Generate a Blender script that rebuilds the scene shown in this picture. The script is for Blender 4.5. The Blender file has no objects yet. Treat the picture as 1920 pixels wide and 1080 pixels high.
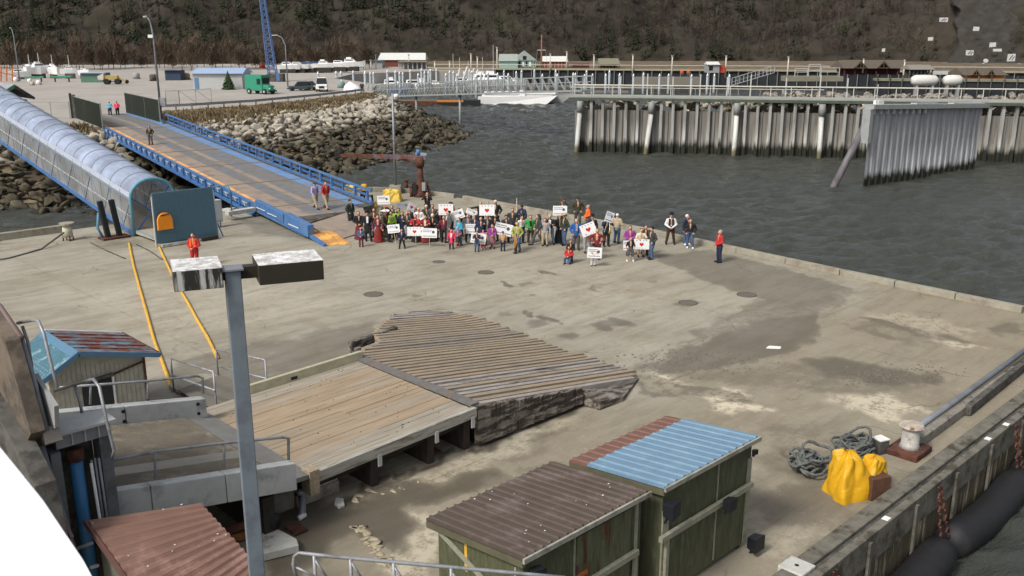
import bpy, bmesh, math, random
import numpy as np
from mathutils import Vector, Matrix, Euler
random.seed(7); RNG = np.random.default_rng(7)
R = math.radians
S = bpy.context.scene
COL = S.collection

# ------------------------------------------------------------------ camera
H = 11.7; FPX = 1744.0; TH = math.atan(475 / FPX)
YAW = R(-44.2)
cd = bpy.data.cameras.new("camera"); cam = bpy.data.objects.new("camera", cd); COL.objects.link(cam)
cam.location = (0, 0, H); cam.rotation_euler = (R(90) - TH, 0, YAW)
cd.sensor_width = 36; cd.lens = 36 * FPX / 1920; cd.clip_start = 0.2; cd.clip_end = 4000
S.camera = cam

# ------------------------------------------------------------------ light (bright overcast)
W = bpy.data.worlds.new("World"); S.world = W; W.use_nodes = True
nt = W.node_tree; bgn = nt.nodes["Background"]
sky = nt.nodes.new("ShaderNodeTexSky"); sky.sky_type = 'NISHITA'; sky.sun_disc = False
SUN_EL, SUN_ROT = R(46), R(-92)
sky.sun_elevation = SUN_EL; sky.sun_rotation = SUN_ROT
sky.air_density = 1.0; sky.dust_density = 4.0; sky.ozone_density = 0.6
hs = nt.nodes.new("ShaderNodeHueSaturation"); hs.inputs["Saturation"].default_value = 0.35
nt.links.new(sky.outputs[0], hs.inputs["Color"]); nt.links.new(hs.outputs[0], bgn.inputs[0])
bgn.inputs[1].default_value = 0.105
sl = bpy.data.lights.new("sun", 'SUN'); sl.energy = 1.9; sl.angle = R(12); sl.color = (1, 0.95, 0.87)
so = bpy.data.objects.new("sun", sl); COL.objects.link(so)
sd = Vector((math.sin(SUN_ROT) * math.cos(SUN_EL), math.cos(SUN_ROT) * math.cos(SUN_EL), math.sin(SUN_EL)))
so.rotation_euler = sd.to_track_quat('Z', 'Y').to_euler()
S.view_settings.view_transform = 'Standard'; S.view_settings.look = 'None'
S.view_settings.exposure = 0.45; S.view_settings.gamma = 1.0
S.cycles.max_bounces = 6; S.cycles.transparent_max_bounces = 8; S.cycles.use_denoising = True

# ------------------------------------------------------------------ where a photo point lies on a real plane
cT, sT = math.cos(TH), math.sin(TH)
UX, UY = (math.cos(YAW), math.sin(YAW)), (-math.sin(YAW), math.cos(YAW))
def ray(px, py):
    a = (px - 960) / FPX; b = (540 - py) / FPX
    f = cT + b * sT
    return (a * UX[0] + f * UY[0], a * UX[1] + f * UY[1], -sT + b * cT)
def at(px, py, z=0.0):
    r = ray(px, py); t = (z - H) / r[2]; return Vector((r[0] * t, r[1] * t, z))
def onY(px, py, y):
    r = ray(px, py); t = y / r[1]; return Vector((r[0] * t, y, H + r[2] * t))
def onX(px, py, x):
    r = ray(px, py); t = x / r[0]; return Vector((x, r[1] * t, H + r[2] * t))
def uvz(u, v, z=0.0):
    return Vector((u * UX[0] + v * UY[0], u * UX[1] + v * UY[1], z))
def atv(px, py, v):
    a = (px - 960) / FPX; b = (540 - py) / FPX; f = cT + b * sT; t = v / f
    return uvz(a * t, v, H + (-sT + b * cT) * t)
def toside(p): return p.x * UX[0] + p.y * UX[1], p.x * UY[0] + p.y * UY[1]

# ------------------------------------------------------------------ materials
MATS = {}
def M(name, col=(.3,.3,.3), rough=0.75, var=0.12, scale=3.0, bump=0.0, metal=0.0, col2=None, mix=0.0, mscale=1.5, streak=None, spec=0.3, bscale=None):
    """plain procedural paint/stone/metal with mottling; col2 = second colour in irregular patches"""
    if name in MATS: return MATS[name]
    m = bpy.data.materials.new(name); m.use_nodes = True; n = m.node_tree; L = n.links
    b = n.nodes["Principled BSDF"]; b.inputs["Roughness"].default_value = rough; b.inputs["Metallic"].default_value = metal
    b.inputs["Specular IOR Level"].default_value = spec
    tc = n.nodes.new("ShaderNodeTexCoord"); src = tc.outputs["Object"]
    if streak:
        mp = n.nodes.new("ShaderNodeMapping"); mp.inputs["Scale"].default_value = streak; L.new(src, mp.inputs[0]); src = mp.outputs[0]
    nz = n.nodes.new("ShaderNodeTexNoise"); nz.inputs["Scale"].default_value = scale; nz.inputs["Detail"].default_value = 8; nz.inputs["Roughness"].default_value = 0.65
    L.new(src, nz.inputs["Vector"])
    rp = n.nodes.new("ShaderNodeMapRange"); rp.inputs[1].default_value = 0.3; rp.inputs[2].default_value = 0.7
    rp.inputs[3].default_value = 1 - var; rp.inputs[4].default_value = 1 + var; L.new(nz.outputs[0], rp.inputs[0])
    mu = n.nodes.new("ShaderNodeVectorMath"); mu.operation = 'MULTIPLY'
    c1 = n.nodes.new("ShaderNodeRGB"); c1.outputs[0].default_value = (*col, 1); base = c1.outputs[0]
    if col2 is not None:
        n2 = n.nodes.new("ShaderNodeTexNoise"); n2.inputs["Scale"].default_value = mscale; n2.inputs["Detail"].default_value = 9; n2.inputs["Roughness"].default_value = 0.7
        L.new(src, n2.inputs["Vector"])
        r2 = n.nodes.new("ShaderNodeMapRange"); r2.inputs[1].default_value = 0.62 - mix * 0.3; r2.inputs[2].default_value = 0.72 - mix * 0.3
        L.new(n2.outputs[0], r2.inputs[0])
        mx = n.nodes.new("ShaderNodeMix"); mx.data_type = 'RGBA'; L.new(r2.outputs[0], mx.inputs[0]); L.new(base, mx.inputs[6]); mx.inputs[7].default_value = (*col2, 1); base = mx.outputs[2]
    L.new(base, mu.inputs[0]); L.new(rp.outputs[0], mu.inputs[1]); L.new(mu.outputs[0], b.inputs["Base Color"])
    if bump:
        n3 = n.nodes.new("ShaderNodeTexNoise"); n3.inputs["Scale"].default_value = bscale or scale * 3; n3.inputs["Detail"].default_value = 6
        L.new(src, n3.inputs["Vector"])
        bp = n.nodes.new("ShaderNodeBump"); bp.inputs["Strength"].default_value = bump; bp.inputs["Distance"].default_value = 0.05
        L.new(n3.outputs[0], bp.inputs["Height"]); L.new(bp.outputs[0], b.inputs["Normal"])
    MATS[name] = m; return m

CONC = M("concrete", (.33, .30, .25), .9, .25, 2.5, .4, col2=(.16, .14, .11), mix=.35, mscale=1.2)
CONCP = M("pale_concrete", (.50, .50, .46), .85, .15, 3, .2, col2=(.26, .25, .22), mix=.25, mscale=2)
STEEL = M("galvanised_steel", (.27, .29, .32), .5, .18, 4, .1, metal=.35, col2=(.2, .2, .21), mix=.4, mscale=1.0)
STEELD = M("dark_weathered_steel", (.10, .095, .085), .8, .35, 2.5, .2, col2=(.05, .045, .04), mix=.5)
STEELB = M("brown_grey_steel", (.155, .125, .095), .8, .25, 1.6, .2, col2=(.09, .075, .06), mix=.5, mscale=1.2)
RUST = M("rust", (.12, .05, .033), .95, .35, 5, .4, col2=(.07, .03, .025), mix=.5)
BLACK = M("black_rubber", (.018, .018, .02), .6, .2, 4, .1)
DARKHOLE = M("dark_timber", (.04, .034, .028), .9, .3, 3, .2)
BLUEP = M("blue_painted_steel", (.065, .16, .36), .5, .2, 1.5, .05, col2=(.10, .17, .27), mix=.3, mscale=1.0)
SLATE = M("slate_blue_paint", (.085, .16, .21), .7, .08, 6, .0)
ORANGE = M("orange_plastic", (.8, .27, .015), .5, .06)
YELLOW = M("yellow_paint", (.62, .36, .05), .6, .18, 4, col2=(.5, .3, .08), mix=.3)
TARP = M("yellow_tarpaulin", (.62, .34, .014), .42, .15, 2.5, .25, bscale=3)
TARPP = M("faded_yellow_tarpaulin", (.62, .43, .08), .6, .15, 2.5, .3, bscale=3)
WHITEP = M("white_paint", (.78, .78, .76), .5, .06, 3)
HULLW = M("white_gelcoat", (.8, .8, .8), .35, .08, 2)
GREY = M("grey_paint", (.3, .31, .31), .7, .12, 3)
LGREY = M("light_grey_paint", (.42, .43, .43), .7, .14, 3)
GLASSD = M("dark_glass", (.02, .025, .03), .15, .1, 3)
ROPE = M("grey_green_rope", (.12, .13, .125), .95, .45, 9, .6)
SKIN = M("skin", (.52, .30, .21), .6, .08, 8)
WOODP = M("pale_timber", (.42, .36, .25), .85, .2, 5, .2, streak=(.4, 6, 6))
WALLG = M("green_plywood", (.085, .09, .05), .9, .3, 3.0, .5, col2=(.11, .118, .075), mix=.3, mscale=3.5, streak=(3, 3, .6))
BATTEN = M("lichen_batten", (.27, .265, .2), .85, .2, 6, .2)

# ------------------------------------------------------------------ mesh builder
class MB:
    def __init__(s): s.v = []; s.f = []; s.mi = []; s.k = 0
    def add(s, vs, fs):
        o = len(s.v); s.v += [tuple(p) for p in vs]; s.f += [tuple(i + o for i in f) for f in fs]; s.mi += [s.k] * len(fs); return s
    def box(s, a, b):
        x0, y0, z0 = a; x1, y1, z1 = b
        return s.add([(x0,y0,z0),(x1,y0,z0),(x1,y1,z0),(x0,y1,z0),(x0,y0,z1),(x1,y0,z1),(x1,y1,z1),(x0,y1,z1)],
                     [(0,3,2,1),(4,5,6,7),(0,1,5,4),(1,2,6,5),(2,3,7,6),(3,0,4,7)])
    def hexa(s, lo, hi):
        """lo, hi: four corners each, same order (counter-clockwise from above)"""
        n = len(lo); fs = [tuple(reversed(range(n))), tuple(range(n, 2 * n))] + [(i, (i + 1) % n, n + (i + 1) % n, n + i) for i in range(n)]
        return s.add(list(lo) + list(hi), fs)
    def slab(s, pts, t, d=(0, 0, -1)):
        d = Vector(d) * t; pts = [Vector(p) for p in pts]
        return s.hexa([p + d for p in pts], pts)
    def bar(s, p, q, w, h=None, up=(0, 0, 1)):
        p = Vector(p); q = Vector(q); h = h or w; d = (q - p)
        if d.length < 1e-6: return s
        d.normalize(); u = Vector(up)
        if abs(d.dot(u)) > .98: u = Vector((1, 0, 0))
        r = d.cross(u).normalized() * (w / 2); u2 = r.cross(d).normalized() * (h / 2)
        c = [r * a + u2 * b for a, b in ((-1, -1), (1, -1), (1, 1), (-1, 1))]
        return s.add([p + k for k in c] + [q + k for k in c], [(3,2,1,0),(4,5,6,7),(0,1,5,4),(1,2,6,5),(2,3,7,6),(3,0,4,7)])
    def tube(s, pts, r, n=8, caps=True):
        pts = [Vector(p) for p in pts]; rs = r if isinstance(r, (list, tuple)) else [r] * len(pts)
        o = len(s.v); prev = None
        for i, p in enumerate(pts):
            d = (pts[min(i + 1, len(pts) - 1)] - pts[max(i - 1, 0)]).normalized()
            if prev is None:
                a = Vector((0, 0, 1)) if abs(d.z) < .9 else Vector((1, 0, 0)); x = d.cross(a).normalized()
            else: x = (prev - d * prev.dot(d)).normalized()
            prev = x; y = d.cross(x)
            for k in range(n):
                t = 2 * math.pi * k / n; s.v.append(tuple(p + (x * math.cos(t) + y * math.sin(t)) * rs[i]))
        for i in range(len(pts) - 1):
            for k in range(n):
                s.f.append((o + i*n + k, o + i*n + (k+1) % n, o + (i+1)*n + (k+1) % n, o + (i+1)*n + k)); s.mi.append(s.k)
        if caps:
            s.f.append(tuple(o + k for k in reversed(range(n)))); s.f.append(tuple(o + (len(pts)-1)*n + k for k in range(n))); s.mi += [s.k] * 2
        return s
    def ball(s, c, r, n=10, m=6):
        c = Vector(c); r = r if isinstance(r, (list, tuple)) else (r, r, r); vs = [c + Vector((0, 0, -r[2]))]; fs = []
        for i in range(1, m):
            ph = -math.pi / 2 + math.pi * i / m
            for k in range(n):
                t = 2 * math.pi * k / n; vs.append(c + Vector((r[0]*math.cos(ph)*math.cos(t), r[1]*math.cos(ph)*math.sin(t), r[2]*math.sin(ph))))
        vs.append(c + Vector((0, 0, r[2]))); T = len(vs) - 1
        for k in range(n):
            fs.append((0, 1 + (k+1) % n, 1 + k)); fs.append((T, 1 + (m-2)*n + k, 1 + (m-2)*n + (k+1) % n))
            for i in range(m - 2): fs.append((1 + i*n + k, 1 + i*n + (k+1) % n, 1 + (i+1)*n + (k+1) % n, 1 + (i+1)*n + k))
        return s.add(vs, fs)
    def xf(s, mtx, start=0):
        for i in range(start, len(s.v)): s.v[i] = tuple(mtx @ Vector(s.v[i]))
        return s
    def build(s, name, mat, parent=None, smooth=False, bevel=0.0, loc=None, rz=0.0):
        me = bpy.data.meshes.new(name); me.from_pydata(s.v, [], s.f)
        for m in (mat if isinstance(mat, (list, tuple)) else [mat]): me.materials.append(m)
        if any(s.mi): me.polygons.foreach_set("material_index", s.mi)
        if smooth: me.polygons.foreach_set("use_smooth", [True] * len(me.polygons))
        me.update(); o = bpy.data.objects.new(name, me); COL.objects.link(o)
        if loc is not None: o.location = loc; o.rotation_euler.z = rz
        if parent is not None: o.parent = parent
        if bevel:
            md = o.modifiers.new("bevel", 'BEVEL'); md.width = bevel; md.segments = 2; md.limit_method = 'ANGLE'
        return o
def tag(o, label=None, cat=None, group=None, kind=None):
    if label: o["label"] = label
    if cat: o["category"] = cat
    if group: o["group"] = group
    if kind: o["kind"] = kind
    return o
def thing(name, label, cat, loc=(0, 0, 0), rz=0.0, group=None):
    o = bpy.data.objects.new(name, None); COL.objects.link(o); o.location = loc; o.rotation_euler.z = rz; o.empty_display_size = .3
    return tag(o, label, cat, group)
def dup(o, loc=None, rz=None, label=None, parent=None, scale=None):
    c = o.copy(); COL.objects.link(c)
    if parent is not None: c.parent = parent
    if loc is not None: c.location = loc
    if rz is not None: c.rotation_euler.z = rz
    if scale is not None: c.scale = scale
    if label: c["label"] = label
    for ch in list(o.children): dup(ch, parent=c)
    return c
def fast_mesh(name, V, F, mat, smooth=False):
    """numpy arrays of verts and equal-sided faces"""
    V = np.asarray(V, np.float32); F = np.asarray(F, np.int32); me = bpy.data.meshes.new(name)
    me.vertices.add(len(V)); me.vertices.foreach_set("co", V.ravel())
    k = F.shape[1]; me.loops.add(F.size); me.loops.foreach_set("vertex_index", F.ravel())
    me.polygons.add(len(F)); me.polygons.foreach_set("loop_start", np.arange(len(F), dtype=np.int32) * k)
    me.polygons.foreach_set("loop_total", np.full(len(F), k, np.int32))
    if smooth: me.polygons.foreach_set("use_smooth", np.ones(len(F), bool))
    me.update(calc_edges=True)
    for m in (mat if isinstance(mat, (list, tuple)) else [mat]): me.materials.append(m)
    o = bpy.data.objects.new(name, me); COL.objects.link(o); return o
_ph = RNG.uniform(0, 6.28, (24, 2)); _dr = RNG.normal(size=(24, 2)); _dr /= np.linalg.norm(_dr, axis=1)[:, None]
def fbm(x, y, f=1.0, octv=4):
    out = np.zeros_like(x, dtype=float); a = 1.0; k = 0; tot = 0
    for o in range(octv):
        for j in range(4):
            d = _dr[(k) % 24]; p = _ph[k % 24]; k += 1
            out += a * np.sin(f * (x * d[0] + y * d[1]) + p[0] + 1.7 * np.sin(f * .7 * (x * d[1] - y * d[0]) + p[1]))
        tot += a * 2; a *= .55; f *= 2.1
    return out / tot
def in_poly(X, Y, poly):
    inside = np.zeros(X.shape, bool); dist = np.full(X.shape, 1e9); n = len(poly)
    for i in range(n):
        x0, y0 = poly[i][:2]; x1, y1 = poly[(i + 1) % n][:2]
        c = ((y0 > Y) != (y1 > Y)) & (X < (x1 - x0) * (Y - y0) / (y1 - y0 + 1e-12) + x0); inside ^= c
        dx, dy = x1 - x0, y1 - y0; t = np.clip(((X - x0) * dx + (Y - y0) * dy) / (dx * dx + dy * dy + 1e-12), 0, 1)
        dist = np.minimum(dist, np.hypot(X - x0 - t * dx, Y - y0 - t * dy))
    return np.where(inside, dist, -dist)
def smooth01(t): t = np.clip(t, 0, 1); return t * t * (3 - 2 * t)
# ================================================================== SETTING: water
def water_material():
    m = bpy.data.materials.new("sea_water"); m.use_nodes = True; n = m.node_tree; L = n.links; b = n.nodes["Principled BSDF"]
    b.inputs["Base Color"].default_value = (.046, .050, .042, 1); b.inputs["Roughness"].default_value = .10; b.inputs["IOR"].default_value = 1.38
    tc = n.nodes.new("ShaderNodeTexCoord")
    mp = n.nodes.new("ShaderNodeMapping"); mp.inputs["Rotation"].default_value = (0, 0, R(44)); mp.inputs["Scale"].default_value = (.4, 1.0, 1); L.new(tc.outputs["Object"], mp.inputs[0])
    hs_ = []
    for sc, det, st in ((.9, 6, 1.0), (3.4, 5, .45)):
        z = n.nodes.new("ShaderNodeTexNoise"); z.inputs["Scale"].default_value = sc; z.inputs["Detail"].default_value = det; z.inputs["Roughness"].default_value = .68
        z.inputs["Distortion"].default_value = .4; L.new(mp.outputs[0], z.inputs["Vector"])
        k = n.nodes.new("ShaderNodeMath"); k.operation = 'MULTIPLY'; k.inputs[1].default_value = st; L.new(z.outputs[0], k.inputs[0]); hs_.append(k.outputs[0])
    ad = n.nodes.new("ShaderNodeMath"); L.new(hs_[0], ad.inputs[0]); L.new(hs_[1], ad.inputs[1])
    bp = n.nodes.new("ShaderNodeBump"); bp.inputs["Strength"].default_value = 1.0; bp.inputs["Distance"].default_value = .26
    L.new(ad.outputs[0], bp.inputs["Height"]); L.new(bp.outputs[0], b.inputs["Normal"])
    return m
WZ = -1.8; ZU = 2.2
gu = np.linspace(-95, 105, 620); gv = 14 * (260 / 14) ** np.linspace(0, 1, 900); WU, WV = np.meshgrid(gu, gv); fade = np.clip((260 - WV) / 60, 0, 1) * np.clip((95 - np.abs(WU)) / 10, 0, 1)
def waves(U, V_):
    z = np.zeros_like(U); rw = np.random.default_rng(3)
    for i in range(70):
        lam = rw.uniform(.7, 2.2) if i > 12 else rw.uniform(2.2, 5); th = rw.normal(math.pi / 2 + .15, .38); kx, ky = 2 * math.pi / lam * math.cos(th), 2 * math.pi / lam * math.sin(th); p = kx * U + ky * V_ + rw.uniform(0, 6.28) + .8 * np.sin(.11 * U + rw.uniform(0, 6)) + .8 * np.sin(.13 * V_ + rw.uniform(0, 6))
        z += .0105 * lam ** .9 * (.6 - 1.2 * np.abs(np.sin(p / 2)) if i % 5 == 0 else np.sin(p))
    return z
WW = waves(WU, WV) * fade * np.clip(WV / 55, .4, 1) * (.95 + .55 * fbm(WU * .05, WV * .09, 1.0, 3)); Vw = np.stack([WU * UX[0] + WV * UY[0], WU * UX[1] + WV * UY[1], WZ + .03 + WW], -1).reshape(-1, 3); iw = np.arange(WU.size).reshape(WU.shape)
wmat = water_material(); o = fast_mesh("water_waves", Vw, np.stack([iw[:-1, :-1], iw[:-1, 1:], iw[1:, 1:], iw[1:, :-1]], -1).reshape(-1, 4), wmat, True); tag(o, kind="structure")
WB = WZ - .45
MB().add([(-900, -500, WB), (1500, -500, WB), (1500, 1500, WB), (-900, 1500, WB)], [(0, 1, 2, 3)]).build("water", wmat)
tag(bpy.data.objects["water"], kind="structure")

# ================================================================== SETTING: dock deck
deck_poly = [(-14, 8.4), (43.1, 8.4), (43.25, 12.3), (43.8, 21), (45.0, 33.8), (44.9, 51.8), (44.2, 56.5), (42.4, 59.2), (39.5, 59.75), (-14, 59.75)]
def deck_material():
    m = bpy.data.materials.new("dock_concrete"); m.use_nodes = True; n = m.node_tree; L = n.links; b = n.nodes["Principled BSDF"]
    def noise(sc, det=8, ro=.65, mp=None):
        z = n.nodes.new("ShaderNodeTexNoise"); z.inputs["Scale"].default_value = sc; z.inputs["Detail"].default_value = det; z.inputs["Roughness"].default_value = ro
        L.new(mp or tc.outputs["Object"], z.inputs["Vector"]); return z.outputs[0]
    def rng(s, a, b_, c=0., d=1.):
        r = n.nodes.new("ShaderNodeMapRange"); r.inputs[1].default_value = a; r.inputs[2].default_value = b_; r.inputs[3].default_value = c; r.inputs[4].default_value = d; L.new(s, r.inputs[0]); return r.outputs[0]
    def mix(f, a, b_):
        x = n.nodes.new("ShaderNodeMix"); x.data_type = 'RGBA'
        (L.new(f, x.inputs[0]) if not isinstance(f, float) else setattr(x.inputs[0], "default_value", f))
        for i, c in ((6, a), (7, b_)):
            if isinstance(c, tuple): x.inputs[i].default_value = (*c, 1)
            else: L.new(c, x.inputs[i])
        return x.outputs[2]
    def math_(op, a, b_):
        x = n.nodes.new("ShaderNodeMath"); x.operation = op
        for i, c in ((0, a), (1, b_)):
            if isinstance(c, (int, float)): x.inputs[i].default_value = c
            else: L.new(c, x.inputs[i])
        return x.outputs[0]
    tc = n.nodes.new("ShaderNodeTexCoord")
    at_ = n.nodes.new("ShaderNodeAttribute"); at_.attribute_name = "stain"; sp = n.nodes.new("ShaderNodeSeparateColor"); L.new(at_.outputs["Color"], sp.inputs[0])
    base = mix(rng(noise(.25), .35, .65), (.285, .262, .208), (.36, .335, .275))
    base = mix(sp.outputs[2], base, (.265, .232, .17))
    mpn = n.nodes.new("ShaderNodeMapping"); mpn.inputs["Scale"].default_value = (.35, 1.6, 1); mpn.inputs["Rotation"].default_value = (0, 0, R(8)); L.new(tc.outputs["Object"], mpn.inputs[0])
    base = mix(math_('MULTIPLY', rng(noise(.9, 9, .7, mpn.outputs[0]), .46, .66), .6), base, (.175, .15, .11))
    base = mix(math_('MULTIPLY', rng(noise(.38, 9, .75), .5, .62), .4), base, (.20, .165, .11))
    base = mix(math_('MULTIPLY', rng(noise(3.2, 9, .75), .58, .66), .35), base, (.47, .43, .34))
    base = mix(math_('MULTIPLY', rng(noise(7.5, 6, .7), .62, .70), .45), base, (.13, .11, .08))
    pal = math_('MULTIPLY', sp.outputs[1], rng(noise(2.2, 9, .8), .42, .52)); base = mix(pal, base, (.56, .50, .38))
    wob = math_('MULTIPLY', math_('SUBTRACT', noise(1.7, 9, .75), .5), 1.3)
    dk = math_('MULTIPLY', rng(math_('ADD', sp.outputs[0], wob), .16, .40), math_('ADD', math_('MULTIPLY', sp.outputs[0], .85), .05)); base = mix(dk, base, (.072, .060, .044))
    fine = rng(noise(22, 4, .8), .25, .75, .84, 1.16)
    sxy = n.nodes.new("ShaderNodeSeparateXYZ"); L.new(tc.outputs["Object"], sxy.inputs[0])
    jt = None
    for ax, per in ((0, 9.3), (1, 7.7)):
        q = math_('ABSOLUTE', math_('SUBTRACT', math_('MODULO', math_('ADD', sxy.outputs[ax], 101.3), per), per / 2), 0); q = rng(q, .015, .05, 1, 0); jt = q if jt is None else math_('MAXIMUM', jt, q)
    base = mix(math_('MULTIPLY', math_('MULTIPLY', jt, rng(noise(.8, 6, .7), .4, .6)), .45), base, (.12, .10, .07))
    mu = n.nodes.new("ShaderNodeVectorMath"); mu.operation = 'MULTIPLY'; L.new(base, mu.inputs[0]); L.new(fine, mu.inputs[1])
    # cracks: voronoi cell borders, only where a noise mask lets them
    vo = n.nodes.new("ShaderNodeTexVoronoi"); vo.feature = 'DISTANCE_TO_EDGE'; vo.inputs["Scale"].default_value = .33
    wz = n.nodes.new("ShaderNodeTexNoise"); wz.inputs["Scale"].default_value = 1.1; wz.inputs["Detail"].default_value = 8; L.new(tc.outputs["Object"], wz.inputs["Vector"])
    wa = n.nodes.new("ShaderNodeVectorMath"); wa.operation = 'MULTIPLY_ADD'; L.new(wz.outputs["Color"], wa.inputs[0]); wa.inputs[1].default_value = (1.3, 1.3, 0); L.new(tc.outputs["Object"], wa.inputs[2])
    L.new(wa.outputs[0], vo.inputs["Vector"])
    cr = math_('MULTIPLY', rng(vo.outputs[0], .004, .014, 1, 0), rng(noise(.22, 2), .56, .62)); 
    out = mix(math_('MULTIPLY', cr, .45), mu.outputs[0], (.06, .045, .03))
    L.new(out, b.inputs["Base Color"])
    L.new(rng(sp.outputs[0], 0, 1, .9, .5), b.inputs["Roughness"]); b.inputs["Specular IOR Level"].default_value = .3
    bp = n.nodes.new("ShaderNodeBump"); bp.inputs["Strength"].default_value = .35; bp.inputs["Distance"].default_value = .03
    L.new(noise(9, 8, .7), bp.inputs["Height"]); L.new(bp.outputs[0], b.inputs["Normal"])
    return m
def px_poly(pts): return [tuple(at(x, y))[:2] for x, y in pts]
DARK = [ # pixel outlines of real stains on the concrete: (outline, strength, softness m)
 ([(1215,478),(1330,468),(1480,505),(1600,540),(1520,585),(1470,575),(1410,560),(1300,520)], .5, .25),
 ([(1190,690),(1290,650),(1420,600),(1540,585),(1530,640),(1480,662),(1380,690),(1250,705)], .62, .3),
 ([(1500,672),(1560,668),(1640,685),(1765,700),(1760,722),(1640,722),(1540,705)], .75, .35),
 ([(600,955),(640,930),(880,835),(1085,752),(1120,760),(1000,800),(890,846),(760,888),(640,945)], .95, .12),
 ([(520,940),(600,940),(700,915),(940,880),(960,895),(860,930),(785,945),(775,1000),(740,1035),(640,1010),(560,1080),(500,1080)], .8, .25),
 ([(300,690),(420,650),(560,628),(700,598),(722,640),(640,680),(510,728),(320,735)], .5, .6),
 ([(1350,930),(1480,900),(1640,930),(1560,990),(1440,975),(1380,1010)], .5, .4),
 ([(1385,850),(1440,880),(1600,960),(1640,900),(1600,870),(1460,840)], .4, .5),
 ([(1590,588),(1640,597),(1740,625),(1830,640),(1820,646),(1720,632),(1620,604)], .55, .2),
 ([(1560,600),(1640,615),(1720,640),(1700,646),(1620,626)], .4, .25),
 ([(1840,618),(1925,600),(1925,625),(1860,632)], .5, .4),
 ([(978,583),(1000,584),(1040,596),(1066,606),(1050,608),(1010,598)], .8, .08),
 ([(925,528),(950,530),(968,534),(945,537)], .8, .08), ([(1000,505),(1025,508),(1042,515),(1020,515)], .8, .08),
 ([(1190,560),(1110,560),(1230,590),(1400,605),(1440,590),(1330,570)], .12, 1.0),
 ([(1420,560),(1620,545),(1560,585),(1460,600),(1300,640),(1240,655)], .4, .25), ([(1200,700),(1350,690),(1560,670),(1760,730),(1640,745),(1440,735),(1300,712)], .38, .5), ([(1420,800),(1540,790),(1640,840),(1560,880),(1430,850)], .35, .5), ([(940,850),(1060,790),(1090,800),(1000,860),(900,900)], .35, .3),
 ([(1330,605),(1400,590),(1440,600),(1400,620)], .4, .3),
 ([(1130,445),(1220,470),(1225,492),(1120,500)], .15, .5), ([(560,395),(640,410),(660,440),(600,452),(480,440),(430,410)], .45, .7),
 ([(160,435),(250,440),(300,460),(180,470)], .35, .6), ([(1180,700),(1300,720),(1420,745),(1440,760),(1300,745),(1200,740)], .6, .2),
 ([(700,860),(640,900),(1000,760),(1090,740),(1060,765),(900,830)], .5, .3),
 ([(1500,800),(1560,790),(1660,830),(1700,860),(1640,850)], .3, .4), ([(960,700),(1080,690),(1190,690),(1190,715),(1080,700)], .5, .1),
 ([(1010,900),(1070,860),(900,905),(870,925)], .45, .2), ([(1480,1080),(1600,960),(1720,880),(1760,880),(1540,1080)], .35, .3),
 ([(1640,640),(1720,655),(1760,690),(1700,690),(1650,670)], .18, .5), ([(1860,690),(1920,660),(1920,700),(1840,740)], .25, .4),
]
DOTS = [(1285,568,.55,.5),(1005,607,.6,.55),(1135,612,.6,.65),(1167,605,.55,.65),(1310,622,.45,.5),(945,588,.5,.4),(1068,630,.35,.6),(820,491,.45,.5),(1228,530,.4,.35),
        (1147,478,.3,.3),(1086,556,.2,.6),(790,553,.2,.5),(1208,572,.2,.5),(985,532,.35,.5),(1120,477,.5,.4),(1075,490,.45,.5),(990,552,.25,.5),(850,475,.9,.35),(1635,612,.8,.35),(1730,640,.9,.3)]
PALE = [([(1308,738),(1360,728),(1400,733),(1440,765),(1395,778),(1340,765)], 1., .15), ([(1190,708),(1250,705),(1295,722),(1280,738),(1215,733)], 1., .12),
 ([(1570,742),(1650,735),(1740,772),(1660,788),(1600,770)], .8, .2), ([(1540,740),(1600,735),(1600,760),(1545,755)], .6, .2),
 ([(1720,620),(1780,640),(1860,652),(1800,655),(1745,640)], .7, .15), ([(640,940),(720,905),(790,900),(740,925),(680,945)], .8, .12),
 ([(785,960),(815,955),(830,985),(818,1080),(700,1080),(740,1040),(780,1000)], .75, .12), ([(725,905),(800,880),(950,830),(1080,775),(1060,800),(960,850),(880,900),(800,915)], .5, .25),
 ([(1270,880),(1420,930),(1440,1010),(1400,1040)], .35, .4), ([(1600,590),(1690,585),(1840,620),(1820,635),(1700,612)], .35, .3), ([(100,540),(460,520),(700,570),(300,640)], .2, 1.),
 ([(1480,820),(1560,830),(1560,850),(1480,840)], .4, .3), ([(1430,1000),(1560,960),(1500,1060),(1440,1080)], .35, .4), ([(900,480),(1200,520),(1400,560),(1100,580),(800,540)], .15, 1.5)]
gx, gy = 300, 260
xs = np.linspace(-14, 45.3, gx); ys = np.linspace(8.4, 59.75, gy); GX, GY = np.meshgrid(xs, ys)
# clip the far edge of the grid to the slightly bowed outline
ex = np.interp(GY, [8.4, 12.3, 21, 33.8, 51.8, 56.5, 59.2, 59.75], [43.1, 43.25, 43.8, 45.0, 44.9, 44.2, 42.4, 39.5])
GX = np.minimum(GX, ex)
wx = GX + .35 * fbm(GX, GY, 2.2, 4); wy = GY + .35 * fbm(GX + 9, GY - 4, 2.2, 4)
dk = np.zeros_like(GX); pl = np.zeros_like(GX)
for pts, s_, so_ in DARK: dk = np.maximum(dk, s_ * smooth01(.5 + in_poly(wx, wy, px_poly(pts)) / (2 * so_)))
for x, y, r, s_ in DOTS:
    c = at(x, y); dk = np.maximum(dk, s_ * smooth01(1.5 - np.hypot(wx - c.x, (wy - c.y)) / r))
for pts, s_, so_ in PALE: pl = np.maximum(pl, s_ * smooth01(.5 + in_poly(wx, wy, px_poly(pts)) / (2 * so_)))
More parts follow.
